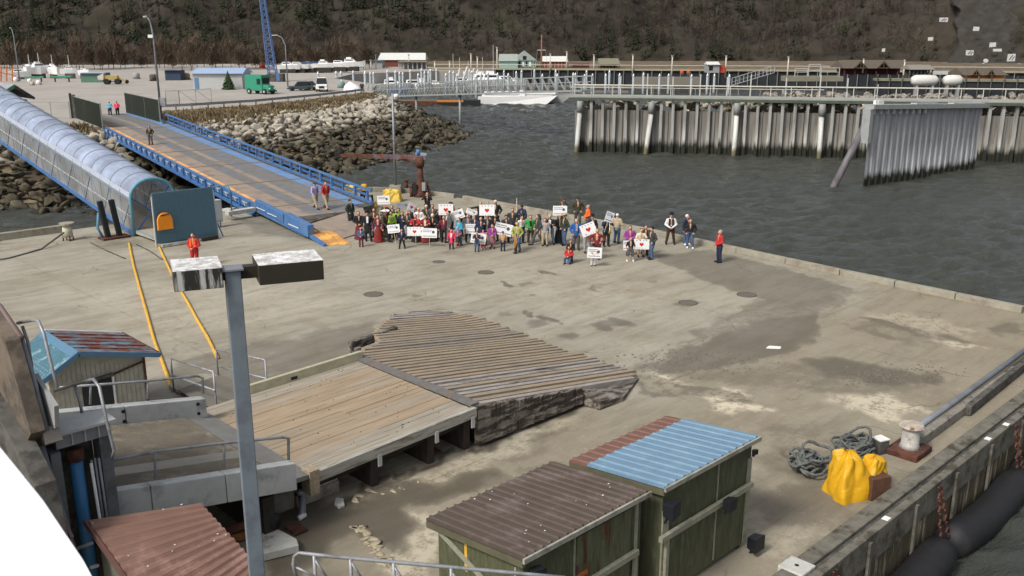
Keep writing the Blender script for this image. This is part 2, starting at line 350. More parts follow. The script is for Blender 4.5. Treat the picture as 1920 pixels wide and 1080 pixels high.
tn = .75 * smooth01((19.5 - GY + 1.5 * fbm(GX, GY, .5, 3)) / 2.5) + .25 * smooth01((GX - 30 + 3 * fbm(GX, GY, .3, 3)) / 6)
V = np.stack([GX, GY, np.zeros_like(GX)], -1).reshape(-1, 3)
idx = np.arange(gx * gy).reshape(gy, gx); F = np.stack([idx[:-1, :-1], idx[:-1, 1:], idx[1:, 1:], idx[1:, :-1]], -1).reshape(-1, 4)
deck = fast_mesh("dock_deck", V, F, deck_material()); tag(deck, kind="structure")
ca = deck.data.color_attributes.new("stain", 'FLOAT_COLOR', 'POINT')
ca.data.foreach_set("color", np.stack([dk, pl, np.clip(tn, 0, 1), np.ones_like(dk)], -1).astype(np.float32).ravel())
# pontoon body just under the deck sheet
pb = MB(); pb.hexa([(x, y, -3.5) for x, y in deck_poly], [(x, y, -.006) for x, y in deck_poly])
pb.build("dock_pontoon", M("pontoon_concrete", (.15, .13, .09), .9, .3, 1.2, .4, col2=(.30, .22, .12), mix=.4, mscale=1.5, streak=(1.5, 1.5, .25))); tag(bpy.data.objects["dock_pontoon"], kind="structure")

# ================================================================== SETTING: shore ground (left) and ground behind the marina
GRAVEL = M("parking_gravel", (.35, .325, .295), .95, .12, .25, .2, col2=(.33, .30, .27), mix=.4, mscale=.08)
EARTH = M("brown_earth", (.12, .09, .06), .95, .3, .5, .4, col2=(.2, .16, .1), mix=.4, mscale=.3)
bank_top = [(-75, 88), (-54, 99), (-42, 101), (-38.2, 103), (-36.8, 115), (-27.3, 133), (-23, 148), (-22.5, 156)]
bank_bot = [(-75, 66), (-40, 71.5), (-32, 73), (-28, 88), (-20.7, 90), (-16.9, 91.8), (-12.6, 99.5), (-7.3, 116.8), (-5.2, 129.4), (-8, 145), (-12.5, 158), (-20, 178)]
shore = bank_top + [(-25, 170), (-27, 190), (-40, 215), (-40, 240), (-20, 262), (20, 272), (60, 300), (-20, 420), (-420, 420), (-420, 88)]
sg = MB(); pts = [uvz(u, v, ZU) for u, v in shore]; sg.hexa([p - Vector((0, 0, 5)) for p in pts], pts)
sg.build("shore_ground", GRAVEL); tag(bpy.data.objects["shore_ground"], kind="structure")
fg = MB(); pts = [uvz(u, v, ZU + .3) for u, v in [(-60, 300), (20, 275), (60, 262), (150, 245), (260, 225), (500, 205), (700, 420), (-60, 460)]]; fg.hexa([p - Vector((0, 0, 5)) for p in pts], pts)
fg.build("quay_ground", EARTH); tag(bpy.data.objects["quay_ground"], kind="structure")

# ------------------------------------------------------------------ hillside
def hill_z(u, v):
    v0 = 345 - 35 * smooth01((-u - 20) / 120) - 60 * smooth01((u - 120) / 120)
    d = np.maximum(v - v0, 0)
    return ZU - .5 + d * .42 + 7 * fbm(u * .02, v * .02, 1.0, 4) * np.clip(d / 40, 0, 1) + 3.5 * fbm(u, v, .12, 3) * np.clip(d / 20, 0, 1)
us = np.linspace(-480, 560, 210); vs_ = np.linspace(270, 500, 96); HU, HV = np.meshgrid(us, vs_)
HZ = hill_z(HU, HV); V = np.stack([HU * UX[0] + HV * UY[0], HU * UX[1] + HV * UY[1], HZ], -1).reshape(-1, 3)
idx = np.arange(HU.size).reshape(HU.shape); F = np.stack([idx[:-1, :-1], idx[:-1, 1:], idx[1:, 1:], idx[1:, :-1]], -1).reshape(-1, 4)
hill = fast_mesh("hillside", V, F, M("hill_floor", (.038, .031, .023), .95, .45, .12, .5, col2=(.026, .024, .014), mix=.45, mscale=.05), True); tag(hill, kind="structure")

# forest: thin-stemmed bare trees and dark conifers as leaf-sized pieces
def bare_tree(n, h, w):
    """bare crown: trunk plus fine upright twigs, all thin triangles"""
    T = []
    T.append([(-.09, 0, 0), (.09, 0, 0), (0, 0, h)]); T.append([(0, -.09, 0), (0, .09, 0), (0, 0, h)])
    for _ in range(n):
        z0 = h * random.uniform(.15, .8); a = random.uniform(0, 6.28); ln = random.uniform(.25, .6) * w; up = random.uniform(.4, 1.5) * ln
        x0, y0 = random.gauss(0, w * .16), random.gauss(0, w * .16); p = Vector((x0, y0, z0)); q = p + Vector((math.cos(a) * ln, math.sin(a) * ln, up))
        wd = random.uniform(.04, .09); s_ = Vector((-math.sin(a), math.cos(a), 0)) * wd
        T.append([p - s_, p + s_, q])
    return np.array([[tuple(v) for v in t] for t in T])
def conifer(n, h, w):
    T = [[(-.1, 0, 0), (.1, 0, 0), (0, 0, h)]]
    for _ in range(n):
        k = random.random() ** .8; z0 = h * (.1 + .88 * k); r = w * (1 - k) * random.uniform(.55, 1.1) + .12; a = random.uniform(0, 6.28)
        b = a + random.uniform(.35, .7); 
        T.append([(0, 0, z0 + .35), (r * math.cos(a), r * math.sin(a), z0 - r * .35), (r * math.cos(b), r * math.sin(b), z0 - r * .3)])
    return np.array([[tuple(v) for v in t] for t in T])
def scatter(name, protos, P, sc, rot, mats, matids):
    Vs = []
    for p, s_, r, in zip(P, sc, rot):
        T = protos[random.randrange(len(protos))] * s_; c, s2 = math.cos(r), math.sin(r)
        X = T[..., 0] * c - T[..., 1] * s2 + p[0]; Y = T[..., 0] * s2 + T[..., 1] * c + p[1]; Vs.append(np.stack([X, Y, T[..., 2] + p[2]], -1).reshape(-1, 3))
    V = np.concatenate(Vs); F = np.arange(len(V)).reshape(-1, 3); return fast_mesh(name, V, F, mats)
BARKS = M("bare_twigs", (.090, .072, .056), .95, .35, .05, col2=(.05, .036, .03), mix=.6, mscale=.045)
BARKT = M("tan_twigs", (.125, .092, .064), .95, .25, .2, col2=(.08, .06, .042), mix=.5, mscale=.1)
CONIF = M("dark_needles", (.028, .036, .017), .95, .35, .3, col2=(.04, .05, .022), mix=.4, mscale=.25)
bare_p = [bare_tree(46, 8, 3.2) for _ in range(10)]; con_p = [conifer(90, 10, 2.0) for _ in range(6)]
def greenness(u, v):
    g = fbm(u * .05, v * .12, .6, 3)
    return g + .55 * math.exp(-((u + 110) / 70) ** 2) - .35 * smooth01((u - 30) / 40) + .2 * math.exp(-((u - 190) / 30) ** 2)
PB, PC = [], []
for _ in range(20000):
    u = random.uniform(-330, 380); v = random.uniform(285, 520); z = float(hill_z(np.array([u]), np.array([v]))[0])
    if z < ZU or z > 11.7 + .075 * v or abs(u) > v * .62 + 12: continue
    g = float(greenness(np.array([u]), np.array([v]))[0])
    if u > 150 and u < 215 and z < 24 and u > .42 * v * .55 * 1.75 and random.random() < .8: continue      # bare rock face above the right quay
    p = uvz(u, v, z - .3); (PC if random.random() < (.62 if g > .25 else (.25 if g > .05 else .05)) else PB).append(tuple(p))
fo = scatter("bare_forest", bare_p, PB, RNG.uniform(.45, 1.0, len(PB)), RNG.uniform(0, 6.28, len(PB)), BARKS, None)
tag(fo, "leafless brown forest covering the hillside", "forest", kind="stuff")
fo = scatter("conifer_forest", con_p, PC, RNG.uniform(.4, .95, len(PC)), RNG.uniform(0, 6.28, len(PC)), CONIF, None)
tag(fo, "dark evergreen patches scattered through the hillside forest", "forest", kind="stuff")
# row of tall tan leafless trees at the foot of the hill: single trees
protoT = []
for k in range(6):
    T = bare_tree(330, 9.0, 4.4); o = fast_mesh("bare_tree", T.reshape(-1, 3), np.arange(T.size // 3).reshape(-1, 3), BARKT); protoT.append(o)
spots = []
for px in list(range(-30, 705, 11)):
    spots.append((px + random.uniform(-7, 7), random.uniform(262, 292)))
for i, (px, v) in enumerate(spots):
    o = protoT[i] if i < 6 else dup(protoT[i % 6]); u = (px - 960) / FPX * v * cT; u = u * (1 + 0.0)
    b = uvz(u * 1.03, v, ZU - .1); o.location = b; o.rotation_euler.z = random.uniform(0, 6.28); o.scale = (random.uniform(.8, 1.3), random.uniform(.8, 1.3), random.uniform(.5, 1.2))
    tag(o, "tall tan leafless tree in the row at the foot of the hill", "tree", "tan bare trees behind the parking area")
# pale leaning trunks standing out on the right slope
for i, (x0, y0, x1, y1, lab) in enumerate([(1205, 55, 1213, 88, "pale leaning dead trunk high on the brown slope above the gazebo"), (1563, 45, 1572, 92, "pale thin forked trunk on the slope above the long pavilion"), (1085, 60, 1100, 85, "faint pale crooked trunk left of the pale leaning trunk")]):
    p = atv(x1, y1, 372); q = atv(x0, y0, 373); q2 = p.lerp(q, .5) + Vector((.9, .3, 2.6))
    m = MB().tube([p - Vector((0, 0, 2)), p.lerp(q, .5), q], [.16, .12, .04], 5).tube([p.lerp(q, .3), q2], [.08, .03], 5); tag(m.build("dead_tree", M("pale_bark", (.26, .22, .18), .9)), lab, "tree")
# rock face on the right with painted white patches
def rock_verts(n_cut=9, sub=2):
    sub = 2; n_cut = 7
    bm = bmesh.new(); bmesh.ops.create_icosphere(bm, subdivisions=sub, radius=1); V = np.array([v.co[:] for v in bm.verts]); F = np.array([[v.index for v in f.verts] for f in bm.faces]); bm.free()
    for _ in range(n_cut):
        d = RNG.normal(size=3); d /= np.linalg.norm(d); h = RNG.uniform(.22, .5); t = V @ d; V = V - np.outer(np.maximum(t - h, 0), d)
    V = V / np.abs(V).max() * RNG.uniform(.8, 1.25, 3); return V, F
def rocks_merged(name, items, mat, smooth=False):
    """items: (pos, scale xyz, rotation z)"""
    protos = [rock_verts(10, 1) for _ in range(14)]; Vs, Fs, o = [], [], 0
    for p, s_, r in items:
        V, F = protos[random.randrange(14)]; E_ = Euler((random.uniform(-.6, .6), random.uniform(-.6, .6), r)).to_matrix(); V = (V * s_) @ np.array(E_).T + np.array(p)
        Vs.append(V); Fs.append(F + o); o += len(V)
    return fast_mesh(name, np.concatenate(Vs), np.concatenate(Fs), mat, smooth)
ROCKF = M("cliff_rock", (.046, .042, .038), .95, .4, .5, .6, col2=(.035, .03, .024), mix=.5, mscale=.25)
fx = np.linspace(1640, 2010, 110); fy = np.linspace(150, -30, 80); FX, FY = np.meshgrid(fx, fy)
ed = np.clip((FX - 1700 + 45 * fbm(FX * .03, FY * .03, 1, 3) - .5 * (110 - FY)) / 60, 0, 1)
FV = 314 + (150 - FY) * .3 - .5 * fbm(FX * .2, FY * .3, 1.0, 4) - 1.0 * np.abs(fbm(FX * .05 + 3 + FY * .04, FY * .07, 1.0, 3)) + (1 - ed) * 90
Vr = np.array([tuple(atv(x, y, v)) for x, y, v in zip(FX.ravel(), FY.ravel(), FV.ravel())]); ir = np.arange(FX.size).reshape(FX.shape)
o = fast_mesh("rock_face", Vr, np.stack([ir[:-1, :-1], ir[:-1, 1:], ir[1:, 1:], ir[1:, :-1]], -1).reshape(-1, 4), ROCKF); tag(o, kind="structure")
PATCH = M("painted_white_patch", (.58, .58, .57), .7, .25, 1.2, col2=(.4, .4, .4), mix=.3, mscale=1.5)
for (x, y, w, h, lab) in [(1770, 37, 15, 8, "highest small painted white patch on the cliff"), (1831, 54, 11, 8, "white painted spot second from the top of the cliff"), (1745, 73, 9, 7, "small bright painted spot alone at the left of the cliff"), (1657, 94, 5, 6, "tiny white spot at the foot of the cliff above the long pavilion"), (1819, 99, 14, 10, "bright square white painted patch mid cliff"), (1862, 84, 12, 8, "faded grey painted patch above the bright square one"), (1871, 94, 16, 5, "thin flat white painted strip right of mid cliff"), (1897, 108, 15, 15, "tilted square painted sign near the right edge of the cliff"), (1911, 128, 19, 17, "large round painted emblem lowest on the cliff at the right edge"), (1849, 114, 8, 8, "small bright round spot above the dark roofs"), (1844, 123, 5, 9, "narrow white mark just under the small bright round spot"), (1815, 126, 17, 4, "long flat white plate just above the dark roof ridge")]:
    v = 308 + (140 - y) * .3; c = atv(x, y, v); mp_ = v / FPX; a, b_ = w * mp_ / 2, h * mp_ / 2; k = 12 if "round" in lab else 4; m = MB()
    ring = [(a * math.cos(2 * math.pi * (i + .5) / k) * (1 if k > 4 else 1.35) * random.uniform(.85, 1.08), b_ * math.sin(2 * math.pi * (i + .5) / k) * (1 if k > 4 else 1.35) * random.uniform(.85, 1.08)) for i in range(k)]
    m.hexa([(x_, .0, z_) for x_, z_ in ring][::-1], [(x_, .5, z_) for x_, z_ in ring][::-1]); m.k = 1
    if w > 13 and h > 7: m.bar((-a * .6, -.06, -b_ * .5), (a * .2, -.06, b_ * .6), .25, .06, (0, 1, 0)).bar((a * .1, -.06, -b_ * .6), (a * .6, -.06, b_ * .3), .22, .06, (0, 1, 0))
    tag(m.build("painted_rock_sign", [PATCH, STEELD], loc=c, rz=YAW), lab, "painted sign")
# ------------------------------------------------------------------ rock bank (riprap)
def lerp_path(path, t):
    P = np.array(path, float); d = np.r_[0, np.cumsum(np.hypot(*np.diff(P, axis=0).T))]; d /= d[-1]; return np.array([np.interp(t, d, P[:, 0]), np.interp(t, d, P[:, 1])])
nb, mb_ = 90, 14; G = []
for i in range(nb + 1):
    a = lerp_path(bank_top, i / nb); b_ = lerp_path(bank_bot, i / nb)
    for j in range(mb_ + 1):
        s_ = j / mb_; p = a * (1 - s_) + b_ * s_; z = ZU * (1 - s_ ** 1.25) + (WZ - .6) * s_ ** 1.25 + random.uniform(-.15, .15) * (j > 0); G.append(uvz(p[0], p[1], z - (.02 if j == 0 else .25)))
idx = np.arange((nb + 1) * (mb_ + 1)).reshape(nb + 1, mb_ + 1); F = np.stack([idx[:-1, :-1], idx[1:, :-1], idx[1:, 1:], idx[:-1, 1:]], -1).reshape(-1, 4)
o = fast_mesh("bank_slope", np.array([tuple(p) for p in G]), F, EARTH, True); tag(o, kind="structure")
def riprap_mat():
    m = bpy.data.materials.new("riprap_stone"); m.use_nodes = True; n = m.node_tree; L = n.links; b = n.nodes["Principled BSDF"]; b.inputs["Roughness"].default_value = 1; b.inputs["Specular IOR Level"].default_value = .1
    ge = n.nodes.new("ShaderNodeNewGeometry"); sx = n.nodes.new("ShaderNodeSeparateXYZ"); L.new(ge.outputs["Position"], sx.inputs[0])
    nz = n.nodes.new("ShaderNodeTexNoise"); nz.inputs["Scale"].default_value = .35; nz.inputs["Detail"].default_value = 5; L.new(ge.outputs["Position"], nz.inputs["Vector"])
    ad = n.nodes.new("ShaderNodeMath"); ad.operation = 'MULTIPLY_ADD'; ad.inputs[1].default_value = 2.4; L.new(nz.outputs[0], ad.inputs[0]); L.new(sx.outputs[2], ad.inputs[2])
    r = n.nodes.new("ShaderNodeMapRange"); r.inputs[1].default_value = 1.6; r.inputs[2].default_value = 2.4; L.new(ad.outputs[0], r.inputs[0])
    n2 = n.nodes.new("ShaderNodeTexNoise"); n2.inputs["Scale"].default_value = .9; n2.inputs["Detail"].default_value = 7; L.new(ge.outputs["Position"], n2.inputs["Vector"])
    r2 = n.nodes.new("ShaderNodeMapRange"); r2.inputs[1].default_value = .35; r2.inputs[2].default_value = .65; L.new(n2.outputs[0], r2.inputs[0])
    def mx(f, a, b_):
        x = n.nodes.new("ShaderNodeMix"); x.data_type = 'RGBA'; L.new(f, x.inputs[0])
        for i, c in ((6, a), (7, b_)):
            if isinstance(c, tuple): x.inputs[i].default_value = (*c, 1)
            else: L.new(c, x.inputs[i])
        return x.outputs[2]
    dry = mx(r2.outputs[0], (.25, .225, .18), (.47, .43, .36)); wet = mx(r2.outputs[0], (.035, .031, .022), (.125, .11, .08))
    L.new(mx(r.outputs[0], wet, dry), b.inputs["Base Color"]); return m
RIP = riprap_mat(); items = []
for i in range(3600):
    t = random.random(); s_ = random.uniform(.10, 1.0)
    a = lerp_path(bank_top, t); b_ = lerp_path(bank_bot, t); p = a * (1 - s_) + b_ * s_
    z = ZU * (1 - s_ ** 1.25) + (WZ - .4) * s_ ** 1.25; r_ = random.uniform(.32, .8) * (1.25 if random.random() < .18 else 1)
    if s_ < .2: r_ *= .6
    items.append((tuple(uvz(p[0], p[1], z + r_ * .15)), (r_ * random.uniform(.9, 1.5), r_ * random.uniform(.8, 1.2), r_ * random.uniform(.6, 1.0)), random.uniform(0, 6.28), r_ / p[1]))
items.sort(key=lambda k: -k[3])
protos = []
for k in range(12):
    V, F = rock_verts(10, 1); me = fast_mesh("bank_rock", V, F, RIP); protos.append(me)
used = 0
for k, (p, s_, r, _) in enumerate(items[:288]):
    o = protos[k] if k < 12 else dup(protos[k % 12]); o.location = p; o.scale = s_; o.rotation_euler = (random.uniform(-.5, .5), random.uniform(-.5, .5), r)
    tag(o, "angular boulder of the rock bank between shore and water", "rock", "large boulders of the rock bank")
o = rocks_merged("riprap", [(p, s_, r) for p, s_, r, _ in items[288:]], RIP); tag(o, "smaller broken stones filling the rock bank", "rocks", kind="stuff")
# verge of dry earth between the crash barrier and the bank, with dry grass
VG = [toside(at(x, y, ZU)) for x, y in [(300, 208), (360, 205), (420, 201), (480, 197), (540, 191), (600, 185), (650, 179), (682, 175)]]
vb = [tuple(lerp_path(bank_top[3:], t)) for t in np.linspace(0, 1, 12)]
vp = [uvz(u, v, ZU + .006) for u, v in VG + vb[::-1]]
o = MB().add(vp, [tuple(range(len(vp)))]).build('verge', M('verge_earth', (.185, .145, .09), .95, .3, 1.2, .3, col2=(.12, .09, .05), mix=.4, mscale=.4)); tag(o, kind='structure')
T = []
for i in range(9000):
    t = random.random(); a = lerp_path(VG, t); b_ = lerp_path(bank_top[3:], t); k = random.random() ** .7; p = a * (1 - k) + b_ * k; q = uvz(p[0], p[1], ZU - .05); a_ = random.uniform(0, 6.28); w = random.uniform(.06, .2); h = random.uniform(.1, .4)
    T += [tuple(q + Vector((w * math.cos(a_), w * math.sin(a_), 0))), tuple(q - Vector((w * math.cos(a_), w * math.sin(a_), 0))), tuple(q + Vector((random.uniform(-.15, .15), random.uniform(-.15, .15), h)))]
for i in range(9000):
    t = random.uniform(.2, 1); s_ = random.gauss(.06, .07) ; a = lerp_path(bank_top, t); b_ = lerp_path(bank_bot, t); p = a * (1 - s_) + b_ * s_; z = ZU if s_ < 0 else ZU * (1 - s_ ** 1.25) + WZ * s_ ** 1.25
    q = uvz(p[0], p[1], z - .1); lx = (q.x - 28.9) * .985 - (q.y - 45.9) * .172
    if -1.2 < lx < 7.5: continue
    a_ = random.uniform(0, 6.28); w = random.uniform(.08, .22); h = random.uniform(.25, .7)
    T += [tuple(q + Vector((w * math.cos(a_), w * math.sin(a_), 0))), tuple(q - Vector((w * math.cos(a_), w * math.sin(a_), 0))), tuple(q + Vector((random.uniform(-.2, .2), random.uniform(-.2, .2), h)))]
o = fast_mesh("dry_grass", np.array(T), np.arange(len(T)).reshape(-1, 3), M("dry_grass", (.23, .18, .105), .95, .3, 1.5, col2=(.12, .085, .045), mix=.5, mscale=.5)); tag(o, "dry brown grass along the top of the rock bank", "grass", kind="stuff")
# ================================================================== DOCK: kerbs, near edge, fenders
def kerb_path(name, pts, w, h, mat, label, seg=3.0, group=None, cat="kerb"):
    t = thing(name, label, cat, (0, 0, 0))
    for i in range(len(pts) - 1):
        a = Vector((*pts[i], h / 2)); b = Vector((*pts[i + 1], h / 2)); n = max(1, round((b - a).length / seg))
        for k in range(n):
            p = a.lerp(b, k / n); q = a.lerp(b, (k + 1) / n); d = (q - p).normalized() * .02
            MB().bar(p + d, q - d, w, h + random.uniform(-.012, .012)).build("kerb_segment", mat, t, bevel=.02)
    return t
KERB = M("kerb_concrete", (.30, .28, .225), .9, .22, 3, .3, col2=(.2, .17, .13), mix=.35, mscale=1.5)
kerb_path("dock_kerb", [(43.0, 12.3), (43.55, 21), (44.75, 33.8), (44.65, 51.0)], .34, .3, KERB, "long pale concrete kerb along the far edge of the dock behind the crowd")
kerb_path("dock_kerb", [(44.6, 51.9), (43.9, 56.2), (42.2, 58.9), (39.2, 59.5), (36.5, 59.5)], .3, .3, KERB, "low kerb round the far corner of the dock behind the rusty crane", 2.2)
kerb_path("dock_kerb", [(-12, 59.5), (19.2, 59.5)], .4, .42, KERB, "concrete kerb along the left water edge before the covered gangway", 4.2)
# near edge: coaming with outer wall, cap strip and tubular fenders
COAM = M("dirty_coaming", (.15, .14, .115), .85, .3, 3, .3, col2=(.07, .06, .045), mix=.4, mscale=1.6)
ce = thing("dock_edge_wall", "grey stained concrete edge wall with a steel channel on top along the near right side of the dock", "edge wall", (0, 0, 0))
for x0, x1 in ((-13, -1), (-1, 11), (11, 23), (23, 34), (34, 43)):
    MB().box((x0 + .01, 8.55, 0), (x1 - .01, 8.95, .26)).build("inner_beam", COAM, ce, bevel=.02)
    MB().box((x0 + .01, 8.2, -.55), (x1 - .01, 8.42, .24)).build("outer_flange", COAM, ce, bevel=.015)
MB().box((-13, 8.42, .0), (43, 8.55, .16)).build("channel_floor", STEELD, ce)
fm = MB().box((-13, 8.24, -3.3), (43, 8.395, -.56))
fm.build("face_plate", M("streaked_wall", (.085, .07, .045), .9, .3, 1.5, .2, col2=(.34, .30, .21), mix=.3, mscale=1.6, streak=(3.2, 1, .35)), ce)
for x in (27.5, 29.0, 20.8, 33.5): MB().box((x, 8.24, .242), (x + .2, 8.40, .258)).build("white_mark", WHITEP, ce)
for x in np.arange(12, 43, 2.6): MB().bar((x, 8.17, -2.6), (x, 8.17, .1), .12, .07, (0, 1, 0)).build("upright_rib", COAM, ce)
def fender(cx, label):
    t = thing("tubular_fender", label, "fender", (cx, 7.75, -1.55), group="black tubular fenders hung along the dock edge")
    pts = []; n = 12
    for i in range(n + 1):
        s_ = i / n * 2 - 1; pts.append((s_ * 2.55, .0, .28 * s_ * s_ - .1))
    MB().tube(pts, [.44] + [.5] * (n - 1) + [.44], 18).build("rubber_tube", BLACK, t, True)
    for s_ in (-1, 1):
        c = MB()
        for k in range(9):
            z = .3 + k * .17; x = s_ * (2.62 + .02 * k); y = .05 + .035 * k
            c.bar((x - .05, y, z), (x + .05, y, z + .14), .05, .05) if k % 2 else c.bar((x + .05, y, z), (x - .02, y, z + .14), .06, .04)
        c.build("chain", RUST, t)
    return t
for cx, lb in ((15.0, "black tubular fender lowest in the picture on the near dock wall"), (20.7, "black tubular fender second from the bottom on the near dock wall"), (26.4, "black tubular fender below the big bollard on the near dock wall"), (32.1, "farthest black tubular fender by the right picture edge")): fender(cx, lb)
# mooring rail / bundled timber along the near edge to the right
tr = thing("guide_rail", "weathered grey double rail running from the big bollard along the near dock edge", "rail")
MB().bar((25.9, 9.75, .16), (34.6, 9.85, .16), .26, .3).build("lower_beam", M("grey_weathered_beam", (.22, .205, .18), .85, .3, 5, .3, col2=(.06, .05, .045), mix=.4), tr, bevel=.02)
MB().tube([(25.9, 10.05, .3), (30, 10.1, .3), (38, 10.25, .32)], .10, 8).build("round_rail", STEEL, tr, True); MB().bar((29.5, 9.6, .2), (38, 9.9, .22), .2, .32).build("second_beam", STEELD, tr, bevel=.02)
# big bollard
def bollard(x, y, s_, label, steelmat, box=True):
    t = thing("mooring_bollard", label, "bollard", (x, y, 0))
    if box: MB().box((-.62, -.5, 0), (.55, .5, .2)).build("base_plate", RUST, t, bevel=.03)
    m = MB(); m.tube([(0, 0, .2), (0, 0, .3), (0, 0, .82), (0, 0, .86)], [.34, .27, .27, .27], 16); m.build("post", steelmat, t, True)
    MB().tube([(0, 0, .86), (0, 0, .89), (0, 0, .96)], [.36, .38, .34], 18).build("cap", M("pale_rusted_cap", (.42, .36, .3), .8, .3, 5, col2=(.16, .07, .04), mix=.45), t)
    for v in t.children: pass
    t.scale = (s_, s_, s_); return t
bollard(25.55, 9.75, .92, "big pale steel bollard on a rusty base at the start of the near guide rail", M("pale_steel", (.42, .41, .38), .6, .2, 4, col2=(.2, .13, .1), mix=.3))
bb = thing("junction_box", "small dark box with a pale lid beside the big bollard", "box", (24.95, 10.35, 0), R(-20)); MB().box((-.17, -.17, 0), (.17, .17, .42)).build("case", STEELD, bb, bevel=.01); MB().box((-.18, -.18, .42), (.18, .18, .45)).build("lid", WHITEP, bb)
# white bollard on the left kerb
p = at(132, 452); b2 = thing("kerb_bollard", "pale concrete post on small red legs at the end of the left kerb", "bollard", (p.x, p.y + .3, 0))
MB().tube([(0, 0, .2), (0, 0, .95)], [.3, .26], 12).build("post", M("off_white_post", (.5, .48, .38), .8, .15, 5), b2, True); MB().tube([(0, 0, .95), (0, 0, 1.05)], [.42, .42], 12).build("cap", KERB, b2)
for a in range(4): MB().bar((.3 * math.cos(a * 1.57), .3 * math.sin(a * 1.57), .0), (.25 * math.cos(a * 1.57), .25 * math.sin(a * 1.57), .4), .06).build("leg", RUST, b2)
tag(MB().tube([(p.x - .3, p.y, .55), (p.x - 2, p.y - 1.2, .04), (p.x - 4, p.y - 2.3, .03), (p.x - 8, p.y - 2.6, .03)], .05, 6).build("mooring_line", ROPE, smooth=True), "thin slack rope lying from the kerb post over the left of the dock", "rope")
# yellow-covered hydrant box + rope pile (right)
tp = thing("tarp_covered_winch", "bright yellow crumpled tarpaulin wrapped over a brown box near the rope pile", "covered winch", tuple(at(1600, 925)), R(-25))
def tarp(w, d, h, mat, par, seedk, peak=.5, taper=.45):
    rng = np.random.default_rng(seedk); V = []; n, m = 64, 36
    for i in range(m + 1):
        t = i / m
        for k in range(n):
            a = 2 * math.pi * k / n; c, s_ = math.cos(a), math.sin(a); sq = 1 / max(abs(c), abs(s_)) ** .8
            r = (1 - taper * t ** 1.2) * (1 if t < .92 else (1 - t) / .08 + .05) + .07 * math.sin(3 * a + 3 * t + seedk) + .13 * abs(math.sin(3 * a - 2.2 * t + seedk)) + .05 * math.sin(8 * a + 3 * math.sin(5 * t)) * (.4 + .6 * t) + rng.normal() * .003
            V.append((w / 2 * sq * c * r + .25 * w * (t * peak - .1 * t), d / 2 * sq * s_ * r, h * (t + .05 * math.sin(3 * a + 2) * t + .03 * math.sin(9 * a) * (t > .3) )))
    F = [(i * n + k, i * n + (k + 1) % n, (i + 1) * n + (k + 1) % n, (i + 1) * n + k) for i in range(m) for k in range(n)] + [tuple(m * n + k for k in range(n))]
    me = MB(); me.add(V, F); return me.build("tarpaulin", mat, par, True)
o = tarp(1.05, .95, 1.22, TARP, tp, 3, peak=-.5, taper=.62); o.location = (-.12, .05, 0)
o = tarp(.62, .6, .78, TARP, tp, 8, peak=.7, taper=.35); o.location = (.38, -.05, .22); o.rotation_euler = (0, R(12), R(20))
MB().box((.12, -.52, 0), (.72, .1, .62)).build("winch_case", M("brown_case", (.10, .05, .03), .8, .25, 4), tp, bevel=.02)
MB().tube([(-.48, .12, .1), (-.3, .2, .6), (-.1, .15, 1.2)], .035, 6).build("lashing", M("orange_lashing", (.6, .2, .03), .7), tp, True)
def rope_pile(name, c, r, n, label, seedk):
    rnd = random.Random(seedk); m = MB()
    for k in range(n):
        rr = r * rnd.uniform(.35, 1); ox, oy = rnd.gauss(0, r * .2), rnd.gauss(0, r * .2); tz = rnd.uniform(-.4, .4); tx = rnd.uniform(-.5, .5); pts = []; z0 = .05 + k * .024
        for i in range(19):
            a = 2 * math.pi * i / 17 + k; q = rr * (1 + .12 * math.sin(3 * a + k)); z = z0 + .12 * abs(math.sin(1.5 * a + k)) + max(0, tz * math.cos(a) * rr + tx * math.sin(a) * rr)
            pts.append((ox + q * math.cos(a), oy + q * math.sin(a) * .8, z))
        m.tube(pts, .04, 6, False)
    return tag(m.build(name, ROPE, smooth=True, loc=c), label, "rope")
rope_pile("rope_coil", tuple(at(1512, 885)), .58, 17, "tangled coil of thick grey rope left of the yellow covered winch", 4)
rope_pile("rope_coil", tuple(at(1600, 862)), .62, 16, "thick pale grey rope heaped behind the yellow covered winch", 9)
sl_ = thing("edge_block", "pale square block with a hole on the dock edge at the bottom of the picture", "block", tuple(at(1492, 1082))); MB().box((-.3, -.3, 0), (.3, .3, .3)).build("block", CONCP, sl_, bevel=.02); MB().tube([(0, 0, .3), (0, 0, .304)], .05, 10).build("hole", BLACK, sl_)
# manhole covers
for x, y, r, lab in ((700, 552, .42, "round dark manhole cover on the open concrete left of the plank ramp"), (911, 511, .38, "round manhole cover just in front of the middle of the crowd"), (1400, 553, .42, "round manhole cover in the damp patch right of the crowd"), (1290, 568, .4, "faint manhole cover left of the damp patch manhole"), (823, 491, .3, "small dark cover below the heart signs")):
    m = MB().tube([(0, 0, 0), (0, 0, .012)], [r, r], 24); t = thing("manhole_cover", lab, "manhole cover", tuple(at(x, y))); m.build("lid", M("cast_iron", (.13, .115, .09), .7, .3, 12, .3), t)
    MB().tube([(r * 1.06 * math.cos(a), r * 1.06 * math.sin(a), .004) for a in np.linspace(0, 6.2832, 25)], .018, 5, False).build("rim", STEELD, t)
c = at(1450, 652); tag(MB().hexa([(-.3, -.08, .0), (.25, -.12, .0), (.33, .05, .0), (-.15, .1, .0)], [(-.28, -.07, .05), (.22, -.1, .03), (.3, .05, .04), (-.14, .08, .06)]).build("paper_scrap", WHITEP, loc=c, rz=YAW), "small white scrap lying alone on the damp concrete", "litter")
